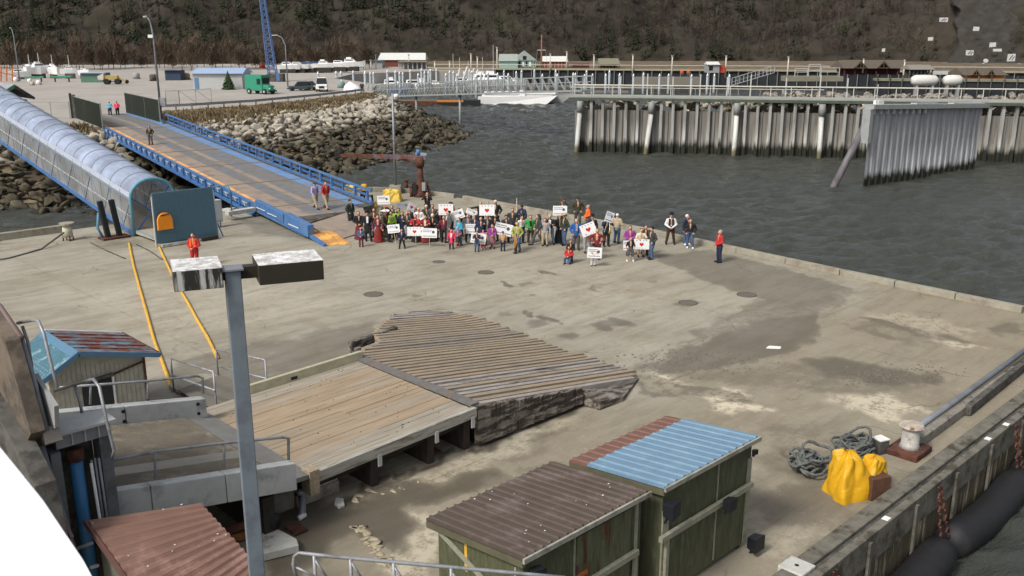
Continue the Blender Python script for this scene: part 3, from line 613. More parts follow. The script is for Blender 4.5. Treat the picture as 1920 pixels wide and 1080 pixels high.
# gravel crumbs on the dark patch
T = []
for k in range(700):
    q = at(random.gauss(1660, 55), random.gauss(704, 9)) if k < 420 else at(random.gauss(1290, 70), random.gauss(680, 14)); r = random.uniform(.02, .07)
    T += [tuple(q + Vector((r, 0, 0))), tuple(q + Vector((-r * .5, r, 0))), tuple(q + Vector((-r * .5, -r, 0))), tuple(q + Vector((0, 0, r * .9)))]
Fk = np.concatenate([np.arange(700)[:, None] * 4 + np.array(t)[None] for t in ((0, 1, 3), (1, 2, 3), (2, 0, 3))]); o = fast_mesh("loose_gravel", np.array(T), Fk, M("grey_crumbs", (.14, .125, .10), .95, .3, 6)); tag(o, "loose gravel crumbs on the worn concrete right of the plank ramp", "gravel", kind="stuff")
# long debris: broken slabs, block, beam
def slabpiece(name, pts, z, t_, mat, label, cat):
    P = [at(x, y, z) for x, y in pts]; return tag(MB().slab(P, t_).build(name, mat, bevel=.015), label, cat)
slabpiece("broken_slab", [(478,1042),(560,1022),(556,1010),(522,992),(478,1003)], .22, .2, CONCP, "cracked pale concrete slab beside the lamp pole foot area", "slab")
slabpiece("broken_slab", [(636,950),(646,946),(644,934),(630,932),(626,944)], .09, .08, CONCP, "small broken concrete piece under the plank bridge front", "slab")
random.seed(21)
k = 0
for (x0, y0, x1, y1, n, lb) in ((672, 985, 735, 1068, 30, "broken pale concrete stones along the crack near the bottom of the picture"), (650, 938, 800, 895, 8, "broken edge stones lying on the crumbling slab border")):
    for i in range(n):
        f = (i + .5) / n; V, F = rock_verts(8, 1); q = at(x0 + (x1 - x0) * f + random.uniform(-9, 9), y0 + (y1 - y0) * f + random.uniform(-8, 8)); sc = random.uniform(.06, .17)
        V = V * sc * np.array([1.3, 1, .5]); o = fast_mesh("rubble_stone", V, F, M("rubble_concrete", (.36, .31, .22), .9, .25, 4, .4)); o.location = q; o.rotation_euler.z = YAW + random.uniform(-.5, .5); tag(o, lb, "rubble", lb)
cb = thing("concrete_block", "large pale concrete block under the end of the grated bridge", "block", (0, 0, 0))
q = at(592, 940); MB().box((q.x - .55, q.y, 0), (q.x + .75, q.y + .62, .34)).build("lower_block", CONC, cb, bevel=.03); MB().box((q.x - .5, q.y + .02, .342), (q.x + .72, q.y + .6, .66)).build("upper_block", CONCP, cb, bevel=.03)
for (x, y, x2, y2, w, lab) in ((798, 838, 822, 850, .3, "short rusty plank lying under the plank bridge"), (545, 985, 566, 998, .35, "small rusty plate on the ground near the pipe")):
    tag(MB().bar(at(x, y, .05), at(x2, y2, .05), w, .05).build("rusty_plank", RUST), lab, "plank")
# yellow hoses along the left apron
for pts, lab in (([(242,455),(250,495),(262,540),(276,590),(290,640),(305,680),(320,724)], "left yellow hose curving over the dock towards the shack"), ([(298,462),(312,492),(330,530),(351,565),(370,600),(390,634),(408,672)], "right yellow hose curving over the dock towards the foot ramp")):
    P = [at(x, y, .035) for x, y in pts]; m = MB()
    for a, b in zip(P, P[1:]): pass
    cr = []
    for i in range(len(P) - 1):
        p0, p1, p2, p3 = P[max(i-1,0)], P[i], P[i+1], P[min(i+2,len(P)-1)]
        for s_ in range(6):
            t = s_ / 6; cr.append(.5 * ((2 * p1) + (p2 - p0) * t + (2*p0 - 5*p1 + 4*p2 - p3) * t * t + (3*p1 - p0 - 3*p2 + p3) * t ** 3))
    cr.append(P[-1]); tag(m.tube(cr, .065, 8).build("yellow_hose", YELLOW, smooth=True), lab, "hose")
for pts, lab in (([(255,458),(280,470),(305,487)], "dark cable cover strip between the two yellow hoses"), ([(170,455),(200,470),(235,485)], "thin cable running from the fender post base over the dock")):
    tag(MB().tube([at(x, y, .03) for x, y in pts], .03, 6).build("ground_cable", STEELD, smooth=True), lab, "cable")

# ================================================================== PLANK RAMP (fixed, corrugated)
WOOD = M("worn_planks", (.31, .25, .18), .95, .2, 2.6, .3, col2=(.25, .215, .18), mix=.4, mscale=.35, streak=(.5, 2.5, 2.5)); WOODT = M("grey_plank_tops", (.33, .30, .27), .95, .3, 2.6, .5, col2=(.14, .12, .10), mix=.3, mscale=.8, streak=(.5, 3, 3))
WOODG = M("grey_splintered_timber", (.30, .27, .235), .95, .45, 3.2, .9, col2=(.06, .05, .04), mix=.6, mscale=1.6, streak=(.8, 4, 5))
def zr(x): return 1.27 - 1.24 * max(0, min(1, (x - 16.9) / 8.1)) ** 1.02
pr = thing("plank_ramp", "wide grey brown ramp of ridged planks sloping down to the concrete", "ramp")
y = 18.75; k = 0; planks = MB(); out = [(16.95, 25.1), (18.9, 26.3), (19.3, 27.3), (20.6, 28.6), (22.2, 29.9), (23.9, 30.6)]
def xstart(y):
    if y < 25.1: return 16.95
    return float(np.interp(y, [p_[1] for p_ in out], [p_[0] for p_ in out]))
def xend(y): return float(np.interp(y, [18.7, 19.6, 22, 25, 28, 29.6, 30.6], [23.9, 25.1, 25.0, 25.15, 25.5, 25.2, 24.2]))
random.seed(5)
while y < 30.4:
    w = random.uniform(.29, .34); x0, x1 = xstart(y + w / 2), xend(y + w / 2) + random.uniform(-.12, .12); n = 5; hz = .05 + random.uniform(-.012, .012); gk = 0 if 21.2 < y < 27.5 or (y < 29 and random.random() < .5) else 1
    for i in range(n):
        a = x0 + (x1 - x0) * i / n; b = x0 + (x1 - x0) * (i + 1) / n
        lo = [(a, y, zr(a) - .12), (b, y, zr(b) - .12), (b, y + w - .05, zr(b) - .12), (a, y + w - .05, zr(a) - .12)]; hi = [(a, y + .02, zr(a) + hz), (b, y + .02, zr(b) + hz), (b, y + w - .09, zr(b) + hz * .9), (a, y + w - .09, zr(a) + hz * .9)]
        planks.k = gk; planks.hexa(lo, hi)
    y += w
planks.build("ridged_planks", [WOOD, WOODT], pr)
sub = MB(); sp_ = [(16.95, 18.9), (24.2, 18.9), (25.0, 20), (25.0, 28), (24.8, 29.8), (24, 30.3), (22.2, 29.8), (19.4, 27.2), (18.8, 26.1), (16.95, 25.0)]; sub.hexa([(x, y_, -.0) for x, y_ in sp_], [(x, y_, max(zr(x) - .10, .01)) for x, y_ in sp_]); sub.build("deck_boards", DARKHOLE, pr)
# splintered front fascia, short return and drop at X 21.3
fa = MB()
for i in range(30):
    a = 16.75 + i * .152; b = a + .152; zt = zr(a) + .02 + random.uniform(-.03, .02)
    for z0, z1, dy in ((.12, .42, 0), (.42, .72, .03), (.72, 1.35, .0)):
        if z0 < zt - .05: fa.hexa([(a, 18.62 + dy + random.uniform(-.03, .03), z0), (b, 18.62 + dy + random.uniform(-.03, .03), z0), (b, 18.8, z0), (a, 18.8, z0)], [(a, 18.62 + dy + random.uniform(-.03, .03), min(z1, zt) - .01), (b, 18.62 + dy + random.uniform(-.03, .03), min(z1, zt) - .01), (b, 18.8, min(z1, zt) - .01), (a, 18.8, min(z1, zt) - .01)])
fa.build("splintered_fascia", WOODG, pr)
MB().hexa([(21.5, 18.05, .0), (22.6, 18.0, .0), (24.6, 18.9, 0), (24.4, 19.6, 0), (21.35, 18.75, 0)], [(21.55, 18.05, .30), (22.6, 18.0, .16), (24.6, 18.9, .05), (24.4, 19.6, .12), (21.4, 18.75, .55)]).build("torn_corner_boards", WOODG, pr)
MB().bar((18.0, 26.9, .85), (20.6, 27.6, .72), .22, .34).build("edge_log", WOODG, pr, bevel=.04); MB().bar((20.3, 27.7, .6), (22.5, 30.05, .3), .24, .3).build("edge_log", WOODG, pr, bevel=.04)
MB().bar((18.2, 26.75, .42), (18.2, 26.75, .8), .25).build("log_block", WOODG, pr)
# ================================================================== PLANK BRIDGE LEAF (smooth boards on black trestles)
lf = thing("plank_bridge", "flat tan wooden bridge leaf standing on dark legs before the ridged ramp", "bridge")
zl = lambda x: 1.12 + .15 * (x - 11.1) / 5.6
bd = MB(); y = 18.8
while y < 24.35:
    w = random.uniform(.24, .30)
    for a, b in ((11.15, 13.9), (13.9, 16.62)):
        e = random.uniform(-.006, .006); bd.k = 1 if y < 19.5 or y > 23.7 else 0
        bd.hexa([(a, y, zl(a) - .08), (b, y, zl(b) - .08), (b, y + w - .012, zl(b) - .08), (a, y + w - .012, zl(a) - .08)], [(a, y, zl(a) + e), (b, y, zl(b) + e), (b, y + w - .012, zl(b) + e), (a, y + w - .012, zl(a) + e)])
    y += w
DECKW = M("tan_worn_deck", (.325, .25, .17), .95, .22, 1.4, .25, col2=(.285, .245, .19), mix=.5, mscale=.35, streak=(.35, 2.2, 2.2)); DECKG = M("grey_worn_deck", (.31, .275, .22), .95, .25, 2, .3, streak=(.4, 4, 4))
bd.build("boards", [DECKW, DECKG], lf)
MB().bar((11.05, 18.66, zl(11.05) - .1), (16.66, 18.66, zl(16.66) - .08), .16, .3).build("front_beam", M("grey_edge_beam", (.36, .35, .31), .85, .2, 4, .2, col2=(.2, .18, .15), mix=.35, streak=(.6, 4, 4)), lf, bevel=.015)
MB().bar((11.1, 19.2, zl(11.1) - .4), (16.66, 19.2, zl(16.6) - .4), .2, .5).build("under_beam", DARKHOLE, lf); MB().bar((11.1, 22.5, zl(11.1) - .4), (16.66, 22.5, zl(16.6) - .4), .2, .5).build("under_beam", DARKHOLE, lf)
for x in (13.2, 15.15, 16.5): MB().box((x - .11, 18.85, 0), (x + .11, 24, .85)).build("trestle", DARKHOLE, lf); MB().box((x - .06, 18.56, zl(x) - .5), (x + .06, 18.6, zl(x) - .16)).build("bracket", LGREY, lf)
MB().box((11.02, 18.5, .62), (11.3, 18.9, 1.28)).build("corner_bracket", M("rusty_bracket", (.34, .28, .2), .8, .3, 8), lf, bevel=.01)
ck = MB(); a, b = Vector((12.7, 24.5, 1.28)), Vector((16.8, 24.45, 1.40)); ck.bar(a, b, .14, .36); ck.build("kickboard", M("pale_yellow_kickboard", (.40, .38, .27), .8, .2, 3, .2), lf, bevel=.015)
for x in (14.1, 16.2): MB().box((x, 24.40, 1.26), (x + .22, 24.425, 1.36)).build("slot", BLACK, lf)
m = MB(); random.seed(3)
for _ in range(60): xx, yy = random.uniform(11.4, 16.4), random.uniform(19, 24.2); m.box((xx, yy, zl(xx) - .02), (xx + .03, yy + .025, zl(xx) + .009))
tag(m.build("nail_holes", DARKHOLE, lf), kind="stuff")
MB().bar((16.79, 18.8, 1.33), (16.79, 24.6, 1.31), .3, .08).build("hinge_plate", M("grey_hinge_plate", (.15, .145, .14), .6, .2, 4, col2=(.2, .13, .1), mix=.3), lf)
MB().box((16.66, 24.62, 1.2), (16.95, 24.9, 1.48)).build("stop_block", STEELD, lf)
# ================================================================== GRATED TRANSFER BRIDGE (galvanised, left)
gb = thing("transfer_bridge", "galvanised loading bridge with grated deck and pale side walls at lower left", "bridge")
zg = lambda x: 1.30 + .185 * (10.9 - x)
GRATE = M("grating", (.155, .135, .105), .8, .2, 2, .0, col2=(.25, .22, .18), mix=.4, mscale=.8)
CURBM = M("galvanised_curb", (.44, .455, .45), .6, .12, 2, .1, col2=(.30, .31, .31), mix=.3, mscale=1.4)
gm = MB(); x0, x1 = 5.9, 10.25
gm.hexa([(x0, 18.2, zg(x0) - .2), (x1, 18.2, zg(x1) - .2), (x1, 23.5, zg(x1) - .2), (x0, 23.5, zg(x0) - .2)], [(x0, 18.2, zg(x0)), (x1, 18.2, zg(x1)), (x1, 23.5, zg(x1)), (x0, 23.5, zg(x0))])
gm.build("deck_plate", M("deck_under", (.11, .097, .078), .8), gb)
gm = MB(); x = x0
while x < x1 - .05: gm.bar((x, 18.25, zg(x) + .02), (x, 20.0, zg(x) + .02), .03, .04).bar((x, 20.5, zg(x) + .02), (x, 23.45, zg(x) + .02), .03, .04); x += .052
gm.build("grating", GRATE, gb)
MB().hexa([(x0, 20.0, zg(x0)), (x1, 20.0, zg(x1)), (x1, 20.5, zg(x1)), (x0, 20.5, zg(x0))], [(x0, 20.0, zg(x0) + .045), (x1, 20.0, zg(x1) + .045), (x1, 20.5, zg(x1) + .045), (x0, 20.5, zg(x0) + .045)]).build("centre_plate", M("walk_plate", (.24, .225, .195), .7, .12, 3), gb)
MB().hexa([(10.27, 18.2, 1.3), (11.12, 18.6, 1.05), (11.12, 24.2, 1.05), (10.27, 23.6, 1.3)], [(10.27, 18.2, 1.42), (11.12, 18.6, 1.17), (11.12, 24.2, 1.17), (10.27, 23.6, 1.42)]).build("apron_plate", M("apron_plate", (.21, .205, .19), .6, .15, 2), gb)
def cw(y0, y1, xa, xb, zlo, zhi, name):
    MB().hexa([(xa, y0, zg(xa) + zlo), (xb, y0, zg(xb) + zlo), (xb, y1, zg(xb) + zlo), (xa, y1, zg(xa) + zlo)], [(xa, y0, zg(xa) + zhi), (xb, y0, zg(xb) + zhi), (xb, y1, zg(xb) + zhi), (xa, y1, zg(xa) + zhi)]).build(name, CURBM, gb, bevel=.02)
cw(17.95, 18.19, 6.02, 6.9, -.1, .56, "side_wall"); cw(17.92, 18.19, 6.91, 8.55, -.14, .56, "side_wall"); cw(17.92, 18.19, 8.57, 10.32, -.14, .56, "side_wall")
cw(23.5, 23.8, 5.2, 8.6, -.05, .52, "side_wall"); cw(23.5, 23.8, 8.62, 10.85, -.05, .52, "side_wall")
for x in (8.55, 10.6):
    for dz in (.1, .38): MB().tube([(x, 23.48, zg(x) + dz), (x, 23.5, zg(x) + dz)], .05, 10).build("bolt", BLACK, gb)
PIPE = M("rail_pipe", (.30, .31, .33), .45, .15, 5, metal=.3, col2=(.2, .2, .2), mix=.4)
def rail(par, top, posts, r=.035, name="hand_rail", foot=None):
    m = MB().tube(top, r, 8); m.build(name, PIPE, par, True)
    for a, b in posts: MB().tube([a, b], r * .9, 8).build("rail_post", PIPE, par, True)
zw = lambda x: zg(x) + .56
rail(gb, [onY(200, 865, 18.07), onY(260, 853, 18.07), onY(290, 847, 18.07), onY(400, 833, 18.07), onY(530, 820, 18.07), onY(541, 822, 18.07), onY(541, 862, 18.07)], [(onY(291, 848, 18.07), onY(291, 897, 18.07)), (onY(420, 833, 18.07), onY(420, 876, 18.07))])
rail(gb, [onY(105, 727, 23.65), onY(270, 715, 23.65), onY(370, 705, 23.65), onY(380, 709, 23.65), onY(381, 738, 23.65)], [(onY(277, 715, 23.65), onY(277, 748, 23.65)), (onY(170, 722, 23.65), onY(169, 758, 23.65))])
MB().box((9.6, 18.3, 0), (9.9, 23.4, 1.15)).build("support_frame", DARKHOLE, gb); MB().box((6.4, 18.6, 0), (6.7, 23.2, 1.7)).build("support_frame", DARKHOLE, gb); MB().box((7.0, 19.5, .9), (9.9, 22.5, 1.25)).build("under_girder", DARKHOLE, gb)
MB().box((9.95, 18.4, .55), (10.5, 19.2, 1.18)).build("hinge_bearing", STEELD, gb, bevel=.02); MB().tube([at(562, 922, .6), at(567, 930, .35), at(567, 965, .1)], .09, 8).build("drain_elbow", STEEL, gb, True); MB().tube([at(560, 972, .08), at(572, 965, .08)], .07, 8).build("pipe_end", WHITEP, gb, True)
# foot ramp with handrails behind the bridge
fr = thing("foot_ramp", "small grey foot ramp with pipe handrails between the shack and the plank bridge", "ramp")
q = [at(330, 733, .1), at(412, 706, .1), at(500, 738, 1.0), at(412, 765, 1.1)]
MB().slab([at(318, 724, .12), at(330, 704, .12), at(402, 700, .14), at(415, 712, .2), at(337, 733, .2)], .1).build("concrete_foot", KERB, fr); MB().slab([at(334, 730, .25), at(413, 702, .3), at(505, 740, .9), at(412, 770, 1.1)], .06).build("walk_surface", M("foot_ramp_plate", (.16, .145, .12), .85, .12, 3), fr)
MB().slab([at(440, 785, 1.12), at(412, 768, 1.12), at(505, 738, 1.0), at(505, 742, .98)], .06).build("landing", M("foot_ramp_plate"), fr) if False else None
for pts, posts in ((((320,672),(400,697)), ((320,672,330,735),(400,697,408,768))), (((322,703),(403,732)), ()), (((405,655),(497,675)), ((405,655,412,710),(497,675,503,740))), (((410,687),(500,710)), ())):
    za = 1.25 if pts[0][0] < 403 else 1.45
    P0 = {320: (1.25, 1.95), 322: (.8, 1.5), 405: (1.25, 1.85), 410: (.8, 1.35)}[pts[0][0]]
    MB().tube([at(*pts[0], P0[0]), at(*pts[1], P0[1])], .03, 7).build("hand_rail", PIPE, fr, True)
    for i, (xa, ya, xb, yb) in enumerate(posts):
        tpv = at(xa, ya, P0[i]); MB().tube([tpv, (tpv.x, tpv.y, .1)], .03, 7).build("rail_post", PIPE, fr, True)
# ================================================================== SHACK
sh = thing("dock_shack", "small white sided shack with a rust patched blue metal roof at left", "shack")
SID = M("shack_siding", (.40, .385, .33), .8, .15, 3, col2=(.3, .27, .2), mix=.3, mscale=1.2); 
m = MB(); X0, X1, Y0, Y1 = 8.15, 11.0, 28.0, 30.2
m.hexa([(X0, Y0, 0), (X1, Y0, 0), (X1, Y1, 0), (X0, Y1, 0)], [(X0, Y0, 2.0), (X1, Y0, 1.95), (X1, Y1, 1.95), (X0, Y1, 2.0)]); m.add([(X0, Y0, 2.0), (X1, Y0, 1.95), (8.95, Y0, 2.5), (X0, Y1, 2.0), (X1, Y1, 1.95), (8.95, Y1, 2.5)], [(0, 1, 2), (5, 4, 3), (0, 2, 5, 3), (1, 4, 5, 2)]); m.build("walls", SID, sh)
m = MB()
for i in range(20):
    x = X0 + .08 + i * .142; zt = (2.0 + (2.5 - 2.0) * (x - X0) / (8.95 - X0)) if x < 8.95 else (2.5 - .55 * (x - 8.95) / (X1 - 8.95))
    m.box((x, Y0 - .012, .1), (x + .015, Y0 - .001, zt - .28))
m.build("siding_joints", M("siding_joint_paint", (.30, .28, .24), .9), sh)  # thin board joints in a slightly darker paint than the siding
MB().box((9.05, Y0 - .03, .35), (9.95, Y0 - .005, 1.5)).build("window", GLASSD, sh); MB().bar((9.0, Y0 - .05, 1.52), (10.0, Y0 - .05, 1.6), .1, .08).build("window_lintel", STEELD, sh); MB().bar((9.98, Y0 - .05, .35), (9.98, Y0 - .05, 1.52), .05, .05, (0, 1, 0)).build("window_frame", WHITEP, sh)
MB().bar((9.85, Y0 - .04, 1.55), (10.95, Y0 - .04, 1.76), .05, .05).build("brown_strip", RUST, sh); MB().bar((11.0, Y0 - .02, 0), (11.0, Y0 - .02, 1.95), .06).build("corner_trim", RUST, sh)
ROOFB = M("rusted_blue_roof", (.15, .25, .32), .55, .25, 3, .1, col2=(.16, .05, .03), mix=.65, mscale=1.25, streak=(1.1, 2.2, 2.2)); ROOFC = M("blue_shingle", (.06, .145, .19), .6, .12, 6, col2=(.3, .42, .46), mix=.25); BLT = M("roof_blue_trim", (.09, .19, .29), .5, .08)
za, zb_, zc = 2.14, 2.66, 2.04
MB().slab([(8.95, 27.6, zb_), (11.35, 27.6, zc), (11.35, 30.45, zc), (8.95, 30.45, zb_)], .05).build("roof", ROOFB, sh)
m = MB().slab([(7.85, 27.6, za - .1), (8.95, 27.6, zb_ - .005), (8.95, 30.45, zb_ - .005), (7.85, 30.45, za - .1)], .05); rl = m.build("roof", ROOFC, sh)
m = MB()
for i in range(9):
    for j in range(16): x = 7.9 + i * .115; z = za - .09 + (x - 7.85) * .47; m.bar((x, 27.65 + j * .175 + (i % 2) * .08, z + .01), (x, 27.76 + j * .175 + (i % 2) * .08, z + .01), .03, .02)
m.build("shingle_rows", M("pale_shingle", (.22, .34, .37), .6), rl)
MB().slab([(8.72, 27.58, zb_ - .1), (8.95, 27.58, zb_ + .02), (8.95, 30.47, zb_ + .02), (8.72, 30.47, zb_ - .1)], .02).build("ridge_cap", BLT, rl)
for i in range(1, 6): MB().bar((8.97, 27.6 + i * .48, zb_ + .015), (11.33, 27.6 + i * .48, zc + .015), .05, .03).build("roof_seam", ROOFB, sh)
MB().bar((8.95, 27.56, zb_ - .06), (11.37, 27.56, zc - .06), .05, .15).build("fascia", BLT, sh); MB().bar((7.85, 27.56, za - .15), (8.95, 27.56, zb_ - .06), .05, .14).build("fascia", BLT, sh); MB().bar((11.37, 27.55, zc - .03), (11.37, 30.47, zc - .03), .05, .09).build("fascia", RUST, sh)
MB().bar((8.97, 30.47, zb_ + .01), (11.33, 30.47, zc + .01), .05, .05).build("edge_flashing", WHITEP, sh)
# ================================================================== HYDRAULIC TOWER, raised leaf, ladder rails at far left
tw = thing("lift_tower", "grey steel lifting tower with a blue hydraulic cylinder at lower left", "tower")
MB().box((5.10, 17.6, 4.12), (6.12, 18.1, 4.42)).build("cap_beam", STEEL, tw); MB().box((4.98, 17.45, 4.423), (6.2, 18.2, 4.47)).build("cap_plate", LGREY, tw)
for x in (5.38, 5.62, 5.88): MB().box((x, 17.57, 4.14), (x + .03, 17.598, 4.41)).build("stiffener", LGREY, tw)
COLM = M("tower_column", (.17, .185, .20), .6, .2, 3, metal=.2, col2=(.1, .1, .1), mix=.4)
MB().box((4.95, 17.5, -.5), (5.13, 18.2, 4.1)).build("column", COLM, tw); MB().box((5.92, 17.7, -.5), (6.14, 18.1, 4.1)).build("column", COLM, tw); MB().box((5.13, 18.12, -.5), (5.92, 18.2, 4.1)).build("back_web", STEELD, tw)
MB().tube([(5.46, 17.75, 3.75), (5.46, 17.75, 1.2)], .125, 16).build("hydraulic_cylinder", M("cylinder_blue", (.045, .17, .36), .35, .12, 3), tw, True); MB().tube([(5.46, 17.75, 3.95), (5.46, 17.75, 3.75)], .16, 12).build("cylinder_head", RUST, tw, True); MB().tube([(5.46, 17.75, 1.2), (5.46, 17.75, .9)], .1, 12).build("cylinder_foot", RUST, tw, True)
for x, y_ in ((5.7, 17.62), (5.78, 17.66), (5.84, 17.62)): MB().tube([(x, y_, 3.7), (x + .03, y_, 1.4)], .025, 6).build("pipe", STEEL, tw, True)
MB().tube([(5.68, 17.6, 3.65), (5.75, 17.6, .8)], .03, 6).build("pipe", WHITEP, tw, True)
al = thing("raised_steel_leaf", "large brown grey steel leaf tilted upright at the left picture edge", "ship ramp")
def pl_x(pts, X, tx, mat, name, par):
    P = [onX(x, y, X) for x, y in pts]; return MB().hexa([p + Vector((tx, .0, 0)) for p in P], P).build(name, mat, par)
pl_x([(-60, 510), (0, 580), (38, 635), (62, 720), (85, 806), (72, 833), (40, 770), (0, 705), (-60, 620)], 4.8, -.25, STEELB, "leaf_plate", al)
P = [onX(x, y, 4.84) for x, y in [(-30, 545), (0, 576), (40, 634)]]; MB().tube(P, .06, 8).build("edge_pipe", M("reddish_pipe", (.2, .14, .13), .6), al, True)
P = [onX(x, y, 4.88) for x, y in [(40, 634), (64, 715), (88, 808)]]; MB().tube(P, .05, 8).build("edge_pipe", STEEL, al, True)
P = [onX(x, y, 4.9) for x, y in [(-30, 690), (0, 735), (35, 790), (70, 845)]]; MB().bar(P[1] - Vector((0, 0, .05)), P[3], .12, .22).build("lower_flange", STEELB, al)
MB().bar(onX(72, 826, 4.95), onX(98, 814, 4.95), .3, .3).build("leaf_foot", M("foot_grey", (.3, .27, .23), .7), al)
for pts in ([(33,606),(60,600),(72,602),(82,625),(95,680),(108,727)], [(42,612),(52,640),(60,690)], [(102,733),(160,715),(175,711),(186,725),(200,790),(214,845),(210,860)], [(140,722),(150,755),(157,790)]):
    MB().tube([onX(x, y, 5.15 if pts[0][0] < 90 else 5.9) for x, y in pts], .032, 8).build("ladder_rail", PIPE, al, True)
pl_x([(60, 700), (72, 700), (110, 760), (112, 800), (92, 812), (88, 790)], 5.05, -.08, GREY, "side_plate", al)
dg = thing("dark_girder", "dark ribbed steel girder below the raised leaf at the left edge", "girder")
pl_x([(-60, 640), (0, 712), (40, 778), (75, 842), (105, 900), (145, 1085), (60, 1150), (-60, 1150)], 4.66, -.35, STEELD, "web", dg)
for i in range(9):
    f = i / 8; a = onX(2 + f * 72, 740 + f * 110, 4.72); b = onX(58 + f * 70, 950 + f * 120, 4.72); MB().bar(a, b, .03, .05).build("rib", STEEL, dg)
MB().bar(onX(62, 800, 4.8), onX(150, 1090, 4.8), .16, .16).build("edge_flange", COLM, dg)
MB().bar(onX(20, 760, 4.8), onX(135, 1010, 4.78), .06, .1).build("diagonal", M("reddish_pipe"), dg)
for (x, y, x2, y2) in ((146, 1028, 173, 1018), (170, 1064, 184, 1060)): MB().bar(onX(x, y, 5.0), onX(x2, y2, 5.15), .05).build("rung", LGREY, dg)
# shed 3 (reddish-brown roof bottom left)
BROWNR = M("red_brown_roof", (.20, .115, .088), .5, .1, 2, .05, col2=(.28, .17, .14), mix=.3, mscale=1.0)
DBROWN = M("dark_brown_roof", (.088, .067, .054), .5, .12, 2.5, .05, col2=(.13, .10, .09), mix=.35, mscale=1.1)
BLUER = M("light_blue_roof", (.145, .24, .335), .45, .07, 2, .03, col2=(.17, .27, .36), mix=.45)
def ribbed_roof(par, A, B, Cc, D, n, mat, name="roof", rib=.035, frac=.35, t_=.04, speck=0):
    """A->B near eave, D->C far eave; ribs run A->D"""
    A, B, Cc, D = map(Vector, (A, B, Cc, D)); up = (B - A).cross(D - A).normalized(); up = up if up.z > 0 else -up; m = MB(); m.hexa([A - up * t_, B - up * t_, Cc - up * t_, D - up * t_], [A, B, Cc, D])
    for i in range(n):
        f = (i + .5) / n; g = frac / n / 2; p, q = A.lerp(B, f - g), A.lerp(B, f + g); r, s_ = D.lerp(Cc, f + g), D.lerp(Cc, f - g); k = .3
        m.hexa([p, q, r, s_], [p.lerp(q, k) + up * rib, q.lerp(p, k) + up * rib, r.lerp(s_, k) + up * rib, s_.lerp(r, k) + up * rib])
    o = m.build(name, mat, par)
    if speck:
        m = MB()
        for _ in range(speck):
            p = A.lerp(B, random.random()).lerp(D.lerp(Cc, random.random()), random.uniform(.02, .98)) + up * (rib + .004); r = random.uniform(.005, .013); m.box((p.x - r * 1.6, p.y - r, p.z - .01), (p.x + r * 1.6, p.y + r, p.z))
        tag(m.build("bird_droppings", WHITEP, o), kind="stuff")
    return o
random.seed(11)
s3 = thing("roofed_locker", "shed with a reddish brown ribbed metal roof at the bottom left beside the lamp pole", "shed")
A, B, Cc, D = Vector((5.2, 13.2, 2.08)), Vector((7.15, 13.9, 2.34)), Vector((7.1, 16.06, 2.85)), Vector((5.2, 16.73, 2.95))
ribbed_roof(s3, A, D, Cc, B, 13, BROWNR, speck=14, rib=.045, frac=.8)
MB().hexa([(5.3, 13.4, 0), (7.0, 13.95, 0), (7.0, 16.0, 0), (5.3, 16.5, 0)], [(5.3, 13.4, 2.0), (7.0, 13.95, 2.24), (7.0, 16.0, 2.72), (5.3, 16.5, 2.8)]).build("walls", M("locker_wall", (.12, .13, .11), .9, .2, 3), s3)
MB().bar((5.16, 13.15, 2.06), (5.16, 16.75, 2.93), .05, .12).build("edge_trim", M("brown_trim", (.12, .06, .05), .6), s3); MB().bar((5.3, 13.18, 2.05), (7.15, 13.86, 2.28), .05, .14).build("edge_trim", M("brown_trim"), s3)
# sheds 1 and 2
FLOOD = M("flood_lamp_black", (.014, .016, .02), .5, .1)
def shed(name, label, x0, x1, yf, yb, zf, zb2, roofmat, split=None, n=13):
    t = thing(name, label, "shed"); over = .14
    X0, X1, Y0, Y1 = x0 + .14, x1 - .12, yf + .12, yb - .2
    m = MB().hexa([(X0, Y0, .12), (X1, Y0, .12), (X1, Y1, .12), (X0, Y1, .12)], [(X0, Y0, zf - .1), (X1, Y0, zf - .1), (X1, Y1, zb2 - .08), (X0, Y1, zb2 - .08)]); m.build("walls", WALLG, t)
    for x in (X0 + .2, X1 - .2): MB().bar((x, Y0 + .05, .06), (x, Y1 - .05, .06), .12, .12).build("skid", DARKHOLE, t)
    A, B, Cc, D = (x0, yf, zf), (x1, yf, zf), (x1, yb, zb2), (x0, yb, zb2)
    if split:
        ys_ = yf + (yb - yf) * split; zs_ = zf + (zb2 - zf) * split
        ribbed_roof(t, A, B, (x1, ys_, zs_), (x0, ys_, zs_), n, roofmat, rib=.03); ribbed_roof(t, (x0, ys_ + .005, zs_ - .02), (x1, ys_ + .005, zs_ - .02), (x1, yb, zb2 - .02), (x0, yb, zb2 - .02), n, M("red_brown_roof2", (.17, .09, .07), .6, .12, 3), name="roof", rib=.03)
    else: ribbed_roof(t, A, B, Cc, D, n, roofmat, speck=15)
    MB().bar((x0, yf - .03, zf - .055), (x1, yf - .03, zf - .055), .05, .1).build("fascia", M("pale_fascia", (.34, .33, .28), .8, .2, 5, col2=(.2, .19, .15), mix=.4), t)
    MB().bar((x0 + .03, yf, zf - .13), (x0 + .03, yb, zb2 - .13), .06, .14).build("side_fascia", M("dark_fascia", (.10, .095, .06), .9, .2, 4), t)
    return t, X0, X1, Y0, Y1
s1, X0, X1, Y0, Y1 = shed("storage_shed", "green plywood shed with a dark brown ribbed metal roof in the foreground", 10.32, 13.98, 10.35, 13.05, 2.76, 2.47, DBROWN, n=17)
MB().box((X0 + 1.35, Y0 - .03, .2), (X0 + 1.38, Y0 - .002, 2.6)).build("panel_joint", BATTEN, s1); MB().box((X1 - .2, Y0 - .035, .2), (X1 - .12, Y0 - .002, 2.6)).build("corner_batten", BATTEN, s1)
